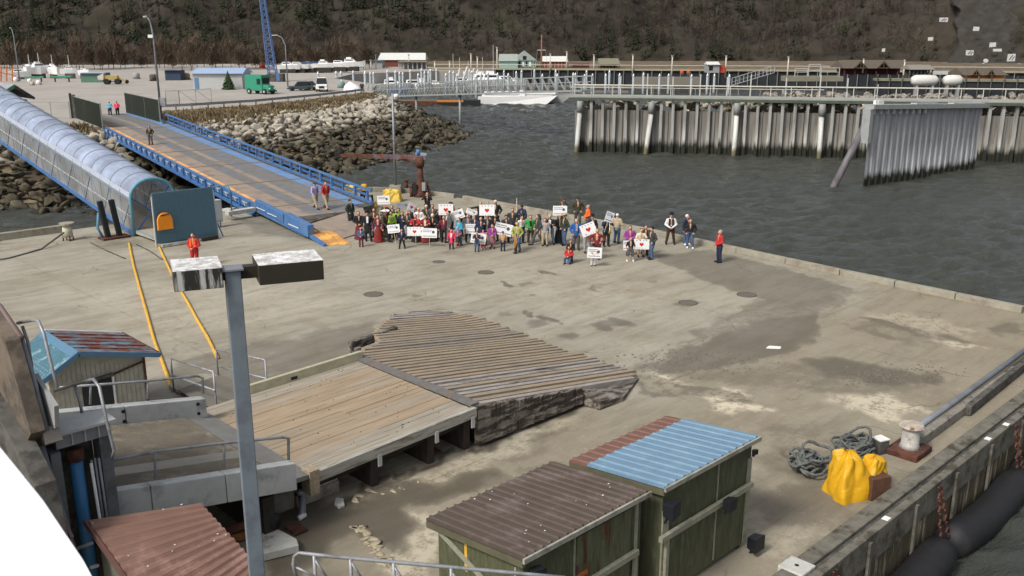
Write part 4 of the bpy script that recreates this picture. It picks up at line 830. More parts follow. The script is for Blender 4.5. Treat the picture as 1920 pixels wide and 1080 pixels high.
dr = MB().box((X0 + 1.42, Y0 - .03, .3), (X0 + 3.05, Y0 - .002, 2.5)).build("door", M("stained_door", (.105, .115, .065), .9, .3, 3, .3, col2=(.10, .04, .02), mix=.3, mscale=1.4, streak=(2.5, 2, .5)), s1)
MB().box((X0 + 1.38, Y0 - .06, 1.62), (X0 + 1.72, Y0 - .03, 1.70)).build("bolt", M("orange_rust", (.4, .12, .03), .9, .3, 8), dr); MB().box((X0 + 1.40, Y0 - .05, 1.5), (X0 + 1.46, Y0 - .03, 1.9)).build("hinge", RUST, dr)
MB().bar((X0 + .95, Y0 - .09, 1.42), (X1 - .18, Y0 - .09, 1.48), .1, .12).build("guard_rail_board", BATTEN, s1); MB().box((X1 - .27, Y0 - .11, .2), (X1 - .18, Y0 - .04, 1.42)).build("post", BATTEN, s1)
MB().box((X0 - .03, Y0 + .15, .2), (X0 - .003, Y0 + .2, 2.4)).build("side_joint", BATTEN, s1); MB().box((X0 - .02, Y0 + 1.5, 1.7), (X0 - .003, Y0 + 1.58, 2.35)).build("yellow_mark", YELLOW, s1)
MB().bar((X0 - .04, Y0 + .3, 1.5), (X0 - .04, Y1 - .1, 2.25), .04, .1).build("side_brace", BATTEN, s1)
s2, X0, X1, Y0, Y1 = shed("storage_shed", "green plywood shed with a light blue ribbed roof edged in red brown", 14.18, 17.8, 10.15, 12.75, 2.83, 2.55, BLUER, split=.8, n=13)
MB().box((X0 + 2.0, Y0 - .025, .2), (X0 + 2.03, Y0 - .002, 2.68)).build("panel_joint", BATTEN, s2); MB().box((X0 - .01, Y0 - .04, .15), (X0 + .2, Y0 - .002, 2.2)).build("corner_batten", BATTEN, s2); MB().box((X1 - .14, Y0 - .03, .15), (X1 + .01, Y0 - .002, 2.3)).build("corner_batten", BATTEN, s2)
MB().bar((X0 - .15, Y0 - .1, 1.62), (X1 - .05, Y0 - .1, 1.66), .1, .12).build("guard_rail_board", BATTEN, s2); MB().box((X0 + .05, Y0 - .12, .15), (X0 + .15, Y0 - .05, 1.56)).build("post", BATTEN, s2)
for (x, y, z, s_, lab) in ((14.24, 10.0, 2.38, .2, "black flood lamp under the front left corner of the blue roof"), (16.35, 9.95, 1.72, .16, "black flood lamp clamped on the board across the blue roofed shed"), (17.5, 9.9, .32, .2, "black flood lamp low at the right corner of the blue roofed shed"), (10.62, 10.28, 2.36, .15, "black flood lamp under the front corner of the dark brown roof"), (17.5, 10.08, 2.55, .07, "small dark lamp under the right end of the blue roof")):
    t = thing("flood_lamp", lab, "lamp", (x, y, z), R(random.uniform(-15, 15))); MB().hexa([(-s_, -s_ * .7, -s_ * .9), (s_, -s_ * .7, -s_ * .9), (s_ * .7, s_ * .6, -s_ * .7), (-s_ * .7, s_ * .6, -s_ * .7)], [(-s_, -s_ * .7, s_ * .9), (s_, -s_ * .7, s_ * .9), (s_ * .7, s_ * .6, s_ * .7), (-s_ * .7, s_ * .6, s_ * .7)]).build("housing", FLOOD, t, bevel=.01)
    MB().bar((0, s_ * .3, -s_ * 1.1), (0, s_ * .6, -s_ * 1.8), .05).build("bracket", FLOOD, t)
# stair rail at the bottom
sr = thing("stair_rail", "grey pipe stair rail crossing the bottom of the picture", "railing")
a, b = at(552, 1037, 3.6), at(1060, 1083, 3.0); L_ = [a.lerp(b, t) for t in np.linspace(0, 1, 8)]
MB().tube([at(556, 1085, 3.1), at(550, 1058, 3.4), at(552, 1042, 3.56), at(560, 1037, 3.6)] + L_[1:], .032, 8).build("hand_rail", PIPE, sr, True)
MB().tube([at(552, 1062, 3.35), at(590, 1080, 3.2)], .02, 6).build("lower_rail", PIPE, sr, True)
for px, py in ((589, 1042), (657, 1047), (738, 1056), (846, 1066)):
    q = at(px, py, 3.6 - .6 * (px - 552) / 508); MB().tube([q, (q.x, q.y, q.z - 1.1)], .03, 8).build("rail_post", PIPE, sr, True); MB().tube([q - Vector((0, 0, .05)), at(px + 24, py + 42, q.z - .4)], .022, 6).build("diagonal", PIPE, sr, True)
q1 = a + Vector((0, 0, -1.05)); q2 = b + Vector((0, 0, -1.05)); MB().bar(q1, q2, .3, .15).build("stringer", STEEL, sr); MB().box((q1.x - .2, q1.y - .2, 0), (q1.x + .2, q1.y + .2, q1.z - .05)).build("support", STEEL, sr); MB().box((q2.x - .2, q2.y - .2, 0), (q2.x + .2, q2.y + .2, q2.z - .05)).build("support", STEEL, sr)
# pipe with wheel under the bridge
hp = thing("hydraulic_ram", "red brown ram with a black round end lying under the grated bridge", "hydraulic ram")
MB().tube([at(425, 995, .45), at(500, 972, .45)], .11, 10).build("rod", RUST, hp, True); MB().tube([at(500, 975, .42), at(520, 978, .42)], .2, 14).build("end_cap", BLACK, hp, True); MB().bar(at(430, 1005, .2), at(520, 985, .1), .3, .2).build("base", M("orange_base", (.25, .11, .04), .9, .2, 4), hp); MB().bar(at(480, 950, .6), at(498, 965, .5), .12, .1).build("yellow_bracket", YELLOW, hp)
# lamp pole with two lamp heads (near)
POLE = M("galvanised_pole", (.19, .225, .26), .5, .08, 5, metal=.2, col2=(.15, .175, .2), mix=.4, mscale=2)
pc = atv(435, 505, 9.0); lp = thing("lamp_pole", "square grey lamp pole close to the camera", "lamp post", (pc.x, pc.y, 0), YAW + R(22))
topz = pc.z
MB().hexa([(-.088, -.088, 0), (.088, -.088, 0), (.088, .088, 0), (-.088, .088, 0)], [(-.076, -.076, topz), (.076, -.076, topz), (.076, .076, topz), (-.076, .076, topz)]).build("pole", POLE, lp, bevel=.008); MB().box((-.105, -.105, topz), (.105, .105, topz + .025)).build("pole_cap", STEEL, lp, bevel=.005)
GUANO = M("guano_streaked_black", (.03, .028, .024), .6, .2, 4, .1, col2=(.5, .5, .47), mix=.42, mscale=9, streak=(1, 1, .12)); DBZ = M("dark_bronze", (.035, .030, .022), .5, .1, 3); GTOP = M("guano_covered_top", (.70, .70, .71), .8, .2, 9, .3, col2=(.42, .41, .39), mix=.5, mscale=11)
for sx, mt, lab in ((-1, GUANO, "streaked with white droppings"), (1, DBZ, "plain dark side")):
    x0_, x1_ = (-.56, -.10) if sx < 0 else (.24, .88)
    y0_, y1_ = (-.12, .42) if sx < 0 else (-.17, .36)
    hd = MB().box((x0_, y0_, topz - .15), (x1_, y1_, topz + .05)).build("lamp_head", mt, lp, bevel=.006); hd["label"] = "lamp head " + lab
    m = MB().slab([(x0_, y0_, topz + .056), (x1_, y0_, topz + .056), (x1_, y1_, topz + .056), (x0_, y1_, topz + .056)], .004); m.build("lid", GTOP, hd)
    MB().bar((.05 if sx > 0 else -.05, .03, topz - .04), (x0_ if sx > 0 else x1_, .03, topz - .04), .12, .12).build("bracket_arm", DBZ, lp)
# white ship side at lower left corner
sw = MB(); pts = [(-60, 770), (0, 835), (45, 890), (85, 940), (125, 1000), (160, 1052), (178, 1085), (190, 1130), (-60, 1130)]
P = [atv(x, y, 4.2 - .0012 * (y - 800)) for x, y in pts]; d = uvz(-.5, .5, 0); sw.hexa([p + d for p in P], P) 
SHIPW = M("ship_white", (.9, .9, .9), .3, .0, 1)
tag(sw.build("ship_bulwark", SHIPW, bevel=.02), "bright white edge of the ship in the lower left corner", "ship side")
# ================================================================== VEHICLE RAMP to shore
RAZ = -math.atan2(.172, .985); vr = thing("vehicle_ramp", "long blue steel vehicle ramp rising from the dock to the shore", "ramp", (28.9, 45.9, 0), RAZ); RW, RL = 6.75, 58.5
zv = lambda y: .38 + .0325 * max(y, 0)
STRIPS = [(.0, .5, "orange"), (.5, 1.9, "tan"), (1.9, 3.0, "grate"), (3.0, 3.5, "tan"), (3.5, 5.5, "grate"), (5.5, 6.4, "bluestrip")]
SM = {"orange": M("orange_lit_worn_plate", (.30, .23, .16), .85, .3, 1.2, .2, col2=(.72, .36, .13), mix=.85, mscale=.6), "tan": M("tan_ramp_plate", (.29, .235, .19), .9, .15, 1.2, .1, col2=(.22, .175, .15), mix=.4, mscale=.5), "grate": M("ramp_grating", (.17, .165, .16), .8, .2, 1.5, col2=(.14, .17, .22), mix=.35, mscale=.45), "bluestrip": M("blue_kerb_plate", (.13, .25, .46), .6, .2, 1.2, col2=(.2, .2, .24), mix=.4, mscale=.5)}  # orange patches put a warm glow into the worn, rusty left strip
MB().hexa([(0, 3.2, .1), (RW, 6.6, .1), (RW, RL, zv(RL) - .45), (0, RL, zv(RL) - .45)], [(0, 3.2, zv(3.2) - .02), (RW, 6.6, zv(6.6) - .02), (RW, RL, zv(RL) - .02), (0, RL, zv(RL) - .02)]).build("deck", STEELD, vr)
for a, b, k in STRIPS:
    y0 = {"orange": 1.2, "bluestrip": 7.2}.get(k, 6)
    MB().hexa([(a, y0, zv(y0) - .015), (b, y0, zv(y0) - .015), (b, RL, zv(RL) - .015), (a, RL, zv(RL) - .015)], [(a, y0, zv(y0)), (b, y0, zv(y0)), (b, RL, zv(RL)), (a, RL, zv(RL))]).build("deck_strip", SM[k], vr)
for a, b, k in STRIPS: MB().box((a, RL + .01, ZU - .3), (b - .0, 74, zv(RL) - .001)).build("approach_strip", SM[k], vr)
for x in (-.23, RW - .4): MB().box((x, RL + .01, ZU - .3), (x + .22, 73.5, zv(RL) + .25)).build("approach_kerb", BLUEP, vr)
MB().hexa([(.92, -.3, .0), (4.2, 1.5, .0), (5.7, 5.98, .1), (.92, 5.98, zv(5.98) - .015)], [(.92, -.3, .05), (4.2, 1.5, .1), (5.7, 5.98, zv(5.98)), (.92, 5.98, zv(5.98))]).build("end_plate", SM["tan"], vr)
MB().hexa([(0, -.9, .0), (1.35, -1.5, .0), (1.35, 1.2, .1), (0, 1.2, .1)], [(0, -.9, .03), (1.35, -1.5, .03), (1.35, 1.18, .36), (0, 1.18, .4)]).build("yellow_flap", M("yellow_flap", (.72, .42, .12), .8, .15, 2, col2=(.45, .2, .06), mix=.5, mscale=.9), vr)
for y in (9, 18, 27, 36, 45, 54): MB().hexa([(.0, y, zv(y) + .002), (6.4, y, zv(y) + .002), (6.4, y + .18, zv(y) + .002), (0, y + .18, zv(y) + .002)], [(.0, y, zv(y) + .02), (6.4, y, zv(y) + .02), (6.4, y + .18, zv(y) + .02), (0, y + .18, zv(y) + .02)]).build("cross_joint", M("joint_brown", (.2, .13, .07), .9), vr)
def girder(x, side, hdown, hup, name):
    ys = 1.4 if side < 0 else 7.0
    MB().hexa([(x, ys, .1), (x + .22, ys, .1), (x + .22, RL, zv(RL) - hdown), (x, RL, zv(RL) - hdown)], [(x, ys, zv(ys) + .12), (x + .22, ys, zv(ys) + .12), (x + .22, RL, zv(RL) + .12), (x, RL, zv(RL) + .12)]).build(name, BLUEP, vr)
girder(-.23, -1, .75, 0, "side_girder"); girder(RW + .02, 1, .75, 0, "side_girder")
MB().bar((-.12, .8, .55), (-.12, 4.5, .72), .4, .75).build("end_box", BLUEP, vr, bevel=.03); MB().bar((-.12, 4.8, .7), (-.12, 9.8, .86), .34, .55).build("end_box", BLUEP, vr, bevel=.03); MB().bar((-.1, -1.2, .03), (-.1, .8, .25), .2, .2).build("end_wedge", BLUEP, vr)
for y in (3.0, 6.6, 8.6): MB().box((-.345, y - .8, zv(y) + .02), (-.325, y + .8, zv(y) + .06)).build("white_line", WHITEP, vr)
# outer truss face on the left side: posts, pale diagonals
for i in range(24):
    y = 11 + i * 1.95; z = zv(y)
    MB().bar((-.3, y, z - .72), (-.3, y, z + .1), .12, .1).build("left_stiffener", BLUEP, vr)
    m = MB().bar((-.34, y + .3, z - .05), (-.34, y + 1.25, z - .02), .05, .06).bar((-.34, y + .7, z - .3), (-.34, y + 1.0, z - .04), .04, .05); m.build("left_bracket", LGREY, vr)
MB().bar((-.3, 10, zv(10) - .6), (-.3, RL, zv(RL) - .62), .26, .16).build("bottom_flange", BLUEP, vr)
# right rail: top chord on posts with open holes
MB().bar((RW + .1, 7.0, zv(7) + .85), (RW + .1, RL, zv(RL) + .85), .16, .13).build("right_rail_chord", BLUEP, vr)
for i in range(26): y = 7.6 + i * 2.0; MB().bar((RW + .1, y, zv(y)), (RW + .1, y, zv(y) + .75), .16, .12).build("right_rail_post", BLUEP, vr)
MB().bar((RW + .2, 7.3, zv(7.3) + .42), (RW + .2, RL, zv(RL) + .42), .05, .16).build("right_rail_mid", M("dark_blue_rail", (.05, .12, .28), .5), vr)
for j, (x, lab) in enumerate(((-.42, "dark ribbed swing gate on the left of the ramp top"), (6.25, "dark ribbed gate panel on the right of the ramp top"))):
    gt = thing("ramp_gate", lab, "gate", Vector((28.9, 45.9, 0)) + Matrix.Rotation(RAZ, 4, 'Z') @ Vector((x, 0, 0)), RAZ); y0, y1, z0, hgt = (55.9, 70.3, 2.25, 2.45) if j == 0 else (58.9, 74.9, 2.25, 2.45)
    MB().box((-.06, y0, z0), (.02, y1, z0 + hgt)).build("mesh_panel", M("dark_green_mesh", (.018, .022, .016), .8, .2, 3), gt)
    m = MB(); y = y0
    while y < y1: m.box((-.10, y, z0), (-.062, y + .09, z0 + hgt)); m.box((.022, y, z0), (.06, y + .09, z0 + hgt)); y += .38
    m.build("slats", M("gate_slat", (.05, .06, .045), .7), gt)
    for y in np.linspace(y0, y1, 6): MB().bar((.0, y, z0 - .4), (.0, y, z0 + hgt + .1), .12).build("gate_post", GREY, gt)
    MB().bar((0, y0, z0 + hgt), (0, y1, z0 + hgt), .1).build("top_rail", GREY, gt)
gt = thing("gate_frame", "narrow dark folded gate leaf left of the ramp gate", "gate", tuple(at(138, 222, ZU)), YAW); MB().box((-.25, 0, 0), (.0, .12, 2.9)).build("panel", M("dark_green_mesh"), gt); MB().box((.02, 0, 0), (.45, .1, 2.75)).build("panel", STEELD, gt)
# abutment
MB().box((-.5, RL - .3, -1.5), (RW + .5, RL + 2.5, ZU - .03)).build("ramp_abutment", CONC, loc=(28.9, 45.9, 0), rz=RAZ); tag(bpy.data.objects["ramp_abutment"], "concrete abutment carrying the shore end of the blue ramp", "abutment")
# ================================================================== COVERED GANGWAY
def glassy(name, col, alpha, rough=.25):
    m = bpy.data.materials.new(name); m.use_nodes = True; n = m.node_tree; b = n.nodes["Principled BSDF"]; b.inputs["Base Color"].default_value = (*col, 1); b.inputs["Roughness"].default_value = rough; b.inputs["Alpha"].default_value = alpha
    nz = n.nodes.new("ShaderNodeTexNoise"); nz.inputs["Scale"].default_value = .6; nz.inputs["Detail"].default_value = 6; tc = n.nodes.new("ShaderNodeTexCoord"); n.links.new(tc.outputs["Object"], nz.inputs["Vector"])
    r = n.nodes.new("ShaderNodeMapRange"); r.inputs[1].default_value = .35; r.inputs[2].default_value = .65; r.inputs[3].default_value = .7; r.inputs[4].default_value = 1.25; n.links.new(nz.outputs[0], r.inputs[0])
    mu = n.nodes.new("ShaderNodeVectorMath"); mu.operation = 'SCALE'; mu.inputs[0].default_value = col; n.links.new(r.outputs[0], mu.inputs["Scale"]); n.links.new(mu.outputs[0], b.inputs["Base Color"]); return m
GR = glassy("polycarbonate_roof", (.36, .42, .56), .80, .16); GS = glassy("polycarbonate_side", (.36, .365, .37), .62, .25); GBL = M("gangway_blue", (.10, .24, .36), .5, .1, 3); GFR = M("gangway_frame", (.20, .25, .31), .5, .1, 3)
gw = thing("covered_gangway", "long covered gangway with an arched translucent roof and blue frame at left", "gangway", (21.9, 55.1, .15)); GL = 44.0; GWd = 2.7; RISE = .155; wall = 2.1
zy = lambda y: RISE * y
nb_ = 30; arc = [(GWd / 2 - GWd / 2 * math.cos(a), wall + 1.1 * math.sin(a)) for a in np.linspace(0, math.pi, 13)]
m = MB()
for i in range(nb_):
    y0, y1 = GL * i / nb_, GL * (i + 1) / nb_
    for (xa, za_), (xb, zb3) in zip(arc, arc[1:]): m.add([(xa, y0, za_ + zy(y0)), (xb, y0, zb3 + zy(y0)), (xb, y1, zb3 + zy(y1)), (xa, y1, za_ + zy(y1))], [(0, 1, 2, 3)])
m.build("arched_roof", GR, gw)
for x in (0, GWd):
    MB().add([(x, .02, .1), (x, GL, .1 + zy(GL)), (x, GL, wall + zy(GL)), (x, .02, wall)], [(0, 1, 2, 3)]).build("side_glazing", GS, gw)
    MB().bar((x, 0, 0), (x, GL, zy(GL)), .16, .22).build("bottom_chord", BLUEP, gw); MB().bar((x, 0, wall), (x, GL, wall + zy(GL)), .12, .12).build("eaves_rail", GFR, gw); MB().add([(x * 1.0 + (.012 if x else -.012), 0, wall - .1), (x + (.012 if x else -.012), GL, wall - .1 + zy(GL)), (x + (-.1 if x else .1) * .2, GL, wall + .38 + zy(GL)), (x + (-.1 if x else .1) * .2, 0, wall + .38)], [(0, 1, 2, 3)]).build("white_eaves_band", M("eaves_white", (.46, .50, .58), .3), gw); MB().bar((x, 0, 1.0), (x, GL, 1.0 + zy(GL)), .05, .05).build("hand_rail", LGREY, gw)
    m = MB()
    for i in range(nb_): y0, y1 = GL * i / nb_, GL * (i + 1) / nb_; m.bar((x, y0, .1 + zy(y0)) if i % 2 else (x, y0, wall + zy(y0)), (x, y1, wall + zy(y1)) if i % 2 else (x, y1, .1 + zy(y1)), .07)
    m.build("diagonals", GFR, gw)
for i in range(1, nb_ + 1):
    y0 = GL * i / nb_; MB().tube([(x, y0, z + zy(y0)) for x, z in [(0, 0)] + arc + [(GWd, 0)]], .035, 5).build("hoop_frame", GFR, gw)
MB().tube([(x, 0, z) for x, z in [(0, -.1)] + arc + [(GWd, -.1)]], .1, 8).build("end_hoop", M("teal_end_hoop", (.12, .30, .38), .5, .08), gw, True)
MB().hexa([(0.05, .1, -.08), (GWd - .05, .1, -.08), (GWd - .05, GL, -.08 + zy(GL)), (.05, GL, -.08 + zy(GL))], [(0.05, .1, .06), (GWd - .05, .1, .06), (GWd - .05, GL, .06 + zy(GL)), (.05, GL, .06 + zy(GL))]).build("floor", M("gangway_floor", (.22, .2, .17), .9), gw)
MB().bar((.3, .2, .1), (2.5, .2, 2.6), .08).build("cross_brace", BLUEP, gw) ; MB().hexa([(.1, -3.6, 0), (2.2, -3.6, 0), (2.2, .05, 0), (.1, .05, 0)], [(.1, -3.6, .06), (2.2, -3.6, .06), (2.2, .05, .2), (.1, .05, .2)]).build("landing_flap", M("landing_plate", (.34, .31, .25), .85, .12, 2), gw)
MB().bar((.15, -3.5, .06), (.15, 0, .2), .06, .06).build("flap_kerb", GBL, gw); MB().box((2.0, -3.4, .06), (2.06, 0, 1.7)).build("side_screen", M("cream_screen", (.42, .40, .34), .8, .1), gw)
# fender post pair at the gangway foot
fp = thing("fender_posts", "pair of tall black rubber posts at the foot of the covered gangway", "fender posts", tuple(at(212, 447)), 0)
for dx in (-.25, .42): MB().bar((dx, 0, 0), (dx - .25, .1, 2.3), .26, .3).build("post", BLACK, fp, bevel=.04)
MB().box((-.7, -.4, 0), (.9, .5, .12)).build("base", RUST, fp); MB().bar((-.2, .05, .9), (.3, .05, .9), .1).build("link", STEEL, fp)
MB().tube([(-.6, .2, 1.6), (-.75, .2, .7), (-.5, .1, 0)], .08, 8).build("curved_strut", GBL, fp, True)
# blue wind panel and neighbours
P0 = onY(289, 455, 51.1); P1 = onY(409, 437, 51.1)
bpn = thing("blue_panel", "big slate blue boarded screen in front of the gangway mouth", "screen", (21.55, 51.1, 0)); zt0 = onY(285, 363, 51.1).z; zt1 = onY(398, 350, 51.1).z
m = MB().hexa([(0, 0, .22), (3.75, 0, .22), (3.75, .12, .22), (0, .12, .22)], [(0, 0, zt0), (3.6, 0, zt1), (3.6, .12, zt1), (0, .12, zt0)]); m.build("board", SLATE, bpn)
m = MB()
for i in range(24): x = .1 + i * .15; m.box((x, -.012, .25), (x + .02, -.001, min(zt0, zt1) - .03))
m.build("board_joints", M("slate_joint", (.06, .12, .165), .8), bpn)
for x in (0, 3.75): MB().bar((x, .06, 0), (x - (.1 if x else 0), .06, 2.9), .1).build("post", LGREY, bpn)
MB().bar((.2, -.15, .12), (2.0, -.15, .12), .16, .14).build("white_beam", CONCP, bpn); MB().bar((2.6, -.2, .12), (3.6, -.2, .14), .2, .2).build("foot_beam", DARKHOLE, bpn); MB().bar((3.7, .1, 1.2), (4.1, .1, .05), .06).build("stay", BLUEP, bpn)
c0 = onY(310, 430, 50.95); rg = thing("lifebuoy_cover", "orange arch shaped lifebuoy cover on the blue screen", "lifebuoy cover", (c0.x, 50.98, c0.z)); w_ = .45; arcp = [(-w_, 0), (w_, 0), (w_ * .97, .55)] + [(w_ * .95 * math.cos(a), .55 + .42 * math.sin(a)) for a in np.linspace(.2, math.pi - .2, 9)] + [(-w_ * .97, .55)]
MB().hexa([(x, 0, z) for x, z in arcp], [(x, -.14, z) for x, z in arcp]).build("shell", ORANGE, rg, bevel=.02); MB().bar((-.25, -.15, .82), (.25, -.15, .86), .02, .05).build("dark_label", BLACK, rg)
cb2 = thing("electric_cabinet", "light grey electric cabinet right of the blue screen", "cabinet", tuple(at(412, 427)), R(5)); MB().box((-.28, 0, .35), (.28, .45, 1.75)).build("cabinet_body", LGREY, cb2, bevel=.02); MB().box((-.22, -.02, .5), (.22, -.001, 1.6)).build("door", M("cabinet_door", (.5, .52, .52), .6), cb2); MB().bar((-.2, .2, 0), (-.2, .2, .35), .06).build("leg", STEEL, cb2); MB().bar((.2, .2, 0), (.2, .2, .35), .06).build("leg", STEEL, cb2)
tag(MB().tube([at(397, 352, 2.7), at(412, 348, 2.7), at(428, 350, 2.7), at(434, 365, 2.2), at(434, 405, .05)], .05, 6).build("cable_conduit", GBL, smooth=True), "bent conduit pipe over the electric cabinet", "pipe")
random.seed(31)
for i in range(7):
    V, F = rock_verts(8, 1); o = fast_mesh("rubble_stone", V * .35 * np.array([1.6, 1, .6]), F, CONCP); o.location = at(425 + i * 8, 398 + random.uniform(-6, 4), .05); tag(o, "pale rubble stones under the lower end of the blue ramp", "rubble", "pale rubble under the blue ramp")
tag(MB().bar(at(425, 400, .5), at(476, 392, .5), .5, .25).build("ramp_sill", CONCP), "pale sill beam under the lower end of the blue ramp", "beam")
# terminal roof at the gangway top
tb = thing("gangway_terminal", "grey roofed terminal building at the upper end of the gangway", "building")
yb_ = 99.2; pk = onY(27, 158, yb_); xe = onY(64, 181, yb_); xw = Vector((pk.x - (xe.x - pk.x) * 1.3, yb_, xe.z))
MB().slab([pk, xe, xe + Vector((0, 12, 0)), pk + Vector((0, 12, 0))], .25).build("roof", M("terminal_roof", (.30, .30, .31), .7, .1, 1.0), tb); MB().slab([xw, pk, pk + Vector((0, 12, 0)), xw + Vector((0, 12, 0))], .25).build("roof", M("terminal_roof"), tb)
MB().bar(xw + Vector((0, -.1, -.15)), pk + Vector((0, -.1, -.15)), .1, .3).build("fascia", M("green_fascia", (.08, .25, .15), .6), tb); MB().bar(pk + Vector((0, -.1, -.2)), xe + Vector((0, -.1, -.2)), .1, .22).build("fascia", STEELD, tb)
MB().hexa([(xw.x + .5, yb_ + .6, 2), (xe.x - .5, yb_ + .6, 2), (xe.x - .5, yb_ + 11, 2), (xw.x + .5, yb_ + 11, 2)], [(xw.x + .5, yb_ + .6, xe.z - .3), (xe.x - .5, yb_ + .6, xe.z - .3), (xe.x - .5, yb_ + 11, xe.z - .3), (xw.x + .5, yb_ + 11, xe.z - .3)]).build("walls", GREY, tb)
# ================================================================== FAR CORNER OF THE DOCK: crane, light pole, tarps
cr = thing("davit_crane", "rusty red davit crane with a long horizontal boom at the far dock corner", "crane", tuple(at(789, 368)), YAW)
k = 70.5 / FPX; MB().tube([(0, 0, 0), (0, 0, .25), (0, 0, .9), (0, 0, 1.5), (0, 0, 2.2)], [.62, .52, .32, .24, .2], 14).build("pedestal", RUST, cr, True)
MB().tube([(0, 0, 2.2), (0, 0, 2.5), (0, 0, 2.95)], [.3, .34, .3], 14).build("slewing_drum", RUST, cr, True); MB().bar((.45, 0, 2.9), (-3.4, 0, 3.0), .3, .28).build("boom", M("blue_grey_rust", (.14, .12, .14), .8, .3, 2, col2=(.16, .055, .035), mix=.5), cr); MB().bar((-3.3, 0, 3.0), (-6.1, 0, 3.06), .24, .24).build("boom_tip", RUST, cr)
MB().bar((-6.3, 0, 3.1), (-5.9, 0, 3.1), .26, .4).build("boom_head", BLACK, cr); MB().bar((-.2, 0, 2.3), (-1.4, 0, 2.85), .14, .16).build("brace", RUST, cr); MB().tube([(-.1, 0, 3.1), (-.1, 0, 3.5)], .16, 10).build("motor", BLUEP, cr, True); MB().bar((-.3, 0, 3.2), (.5, 0, 3.12), .16, .2).build("motor_beam", M("pale_blue_steel", (.25, .32, .42), .6), cr)
for a in (-.75, .75): MB().bar((a, -.3, 0), (a * .6, -.1, 1.1), .12).build("side_leg", RUST, cr)
MB().box((-.6, -.5, .2), (-.25, -.3, 1.0)).build("control_box", BLACK, cr); MB().box((.15, -.55, .5), (.4, -.35, 1.1)).build("control_box", GREY, cr)
for px, py, lab in ((762, 356, "short rusty post between the light pole and the crane"), (772, 368, "short rusty post beside the crane base")): q = at(px, py); t = thing("rusty_post", lab, "post", q); MB().tube([(0, 0, 0), (0, 0, .7)], [.16, .13], 8).build("shaft", RUST, t, True); MB().tube([(0, 0, .7), (0, 0, .8)], .2, 8).build("cap", RUST, t)
lpn = thing("dock_light_pole", "slim light pole on a concrete block at the far dock corner", "lamp post", tuple(at(742, 362)), YAW)
MB().box((-.45, -.45, 0), (.45, .45, .62)).build("concrete_base", KERB, lpn, bevel=.03); MB().tube([(0, 0, .62), (0, 0, 7.5)], [.11, .075], 8).build("pole", STEEL, lpn, True); MB().ball((.28, -.1, 7.3), (.2, .2, .17)).build("lamp_globe", WHITEP, lpn, True); MB().bar((-.05, 0, 7.4), (.3, -.05, 7.4), .08).build("arm", STEEL, lpn)
c_ = thing("covered_valve", "tall crumpled yellow tarpaulin bundle beside the ramp rail", "covered valve", tuple(at(655, 373)), YAW); o = tarp(1.15, .9, 1.0, TARPP, c_, 12, peak=.1, taper=.45); MB().bar((-.5, 0, 0), (.7, 0, .0), .3, .12).build("stand", BLACK, c_)
c_ = thing("covered_valve", "low rounded yellow tarpaulin bundle in front of the light pole", "covered valve", tuple(at(735, 377)), YAW); o = tarp(1.35, 1.0, .85, TARPP, c_, 5, peak=.1, taper=.3); MB().box((-.5, -.3, 0), (.5, .3, .16)).build("skid", STEELD, c_)
c_ = thing("yellow_lamp_stand", "small yellow box on a black stand between the two yellow bundles", "stand", tuple(at(684, 386)), YAW); MB().box((-.2, -.18, 1.05), (.2, .18, 1.55)).build("box", TARP, c_, bevel=.08); MB().hexa([(-.3, -.2, .7), (.3, -.2, .7), (.3, .2, .7), (-.3, .2, .7)], [(-.22, -.18, 1.05), (.22, -.18, 1.05), (.22, .18, 1.05), (-.22, .18, 1.05)]).build("black_tray", BLACK, c_); MB().tube([(0, 0, 0), (0, 0, .7)], .06, 6).build("leg", BLACK, c_)
c_ = thing("yellow_machine", "thin upright yellow and black machine behind the ramp rail end", "machine", tuple(at(701, 392)), YAW); MB().bar((0, 0, 0), (-.1, 0, 1.0), .12).build("lever", BLACK, c_); MB().bar((.12, 0, 0), (.12, .1, .5), .14).build("yellow_body", TARP, c_); MB().bar((-.2, 0, .08), (.6, 0, .08), .3, .14).build("base", STEELD, c_)
c_ = thing("dock_winch", "low rusty winch frame lying behind the ramp rail end", "winch", tuple(at(672, 395)), YAW); MB().box((-.9, -.3, 0), (1.6, .3, .18)).build("frame", M("tan_rust", (.3, .22, .14), .9, .3, 4), c_); MB().tube([(-.3, 0, .3), (.5, 0, .3)], .2, 10).build("drum", RUST, c_, True)

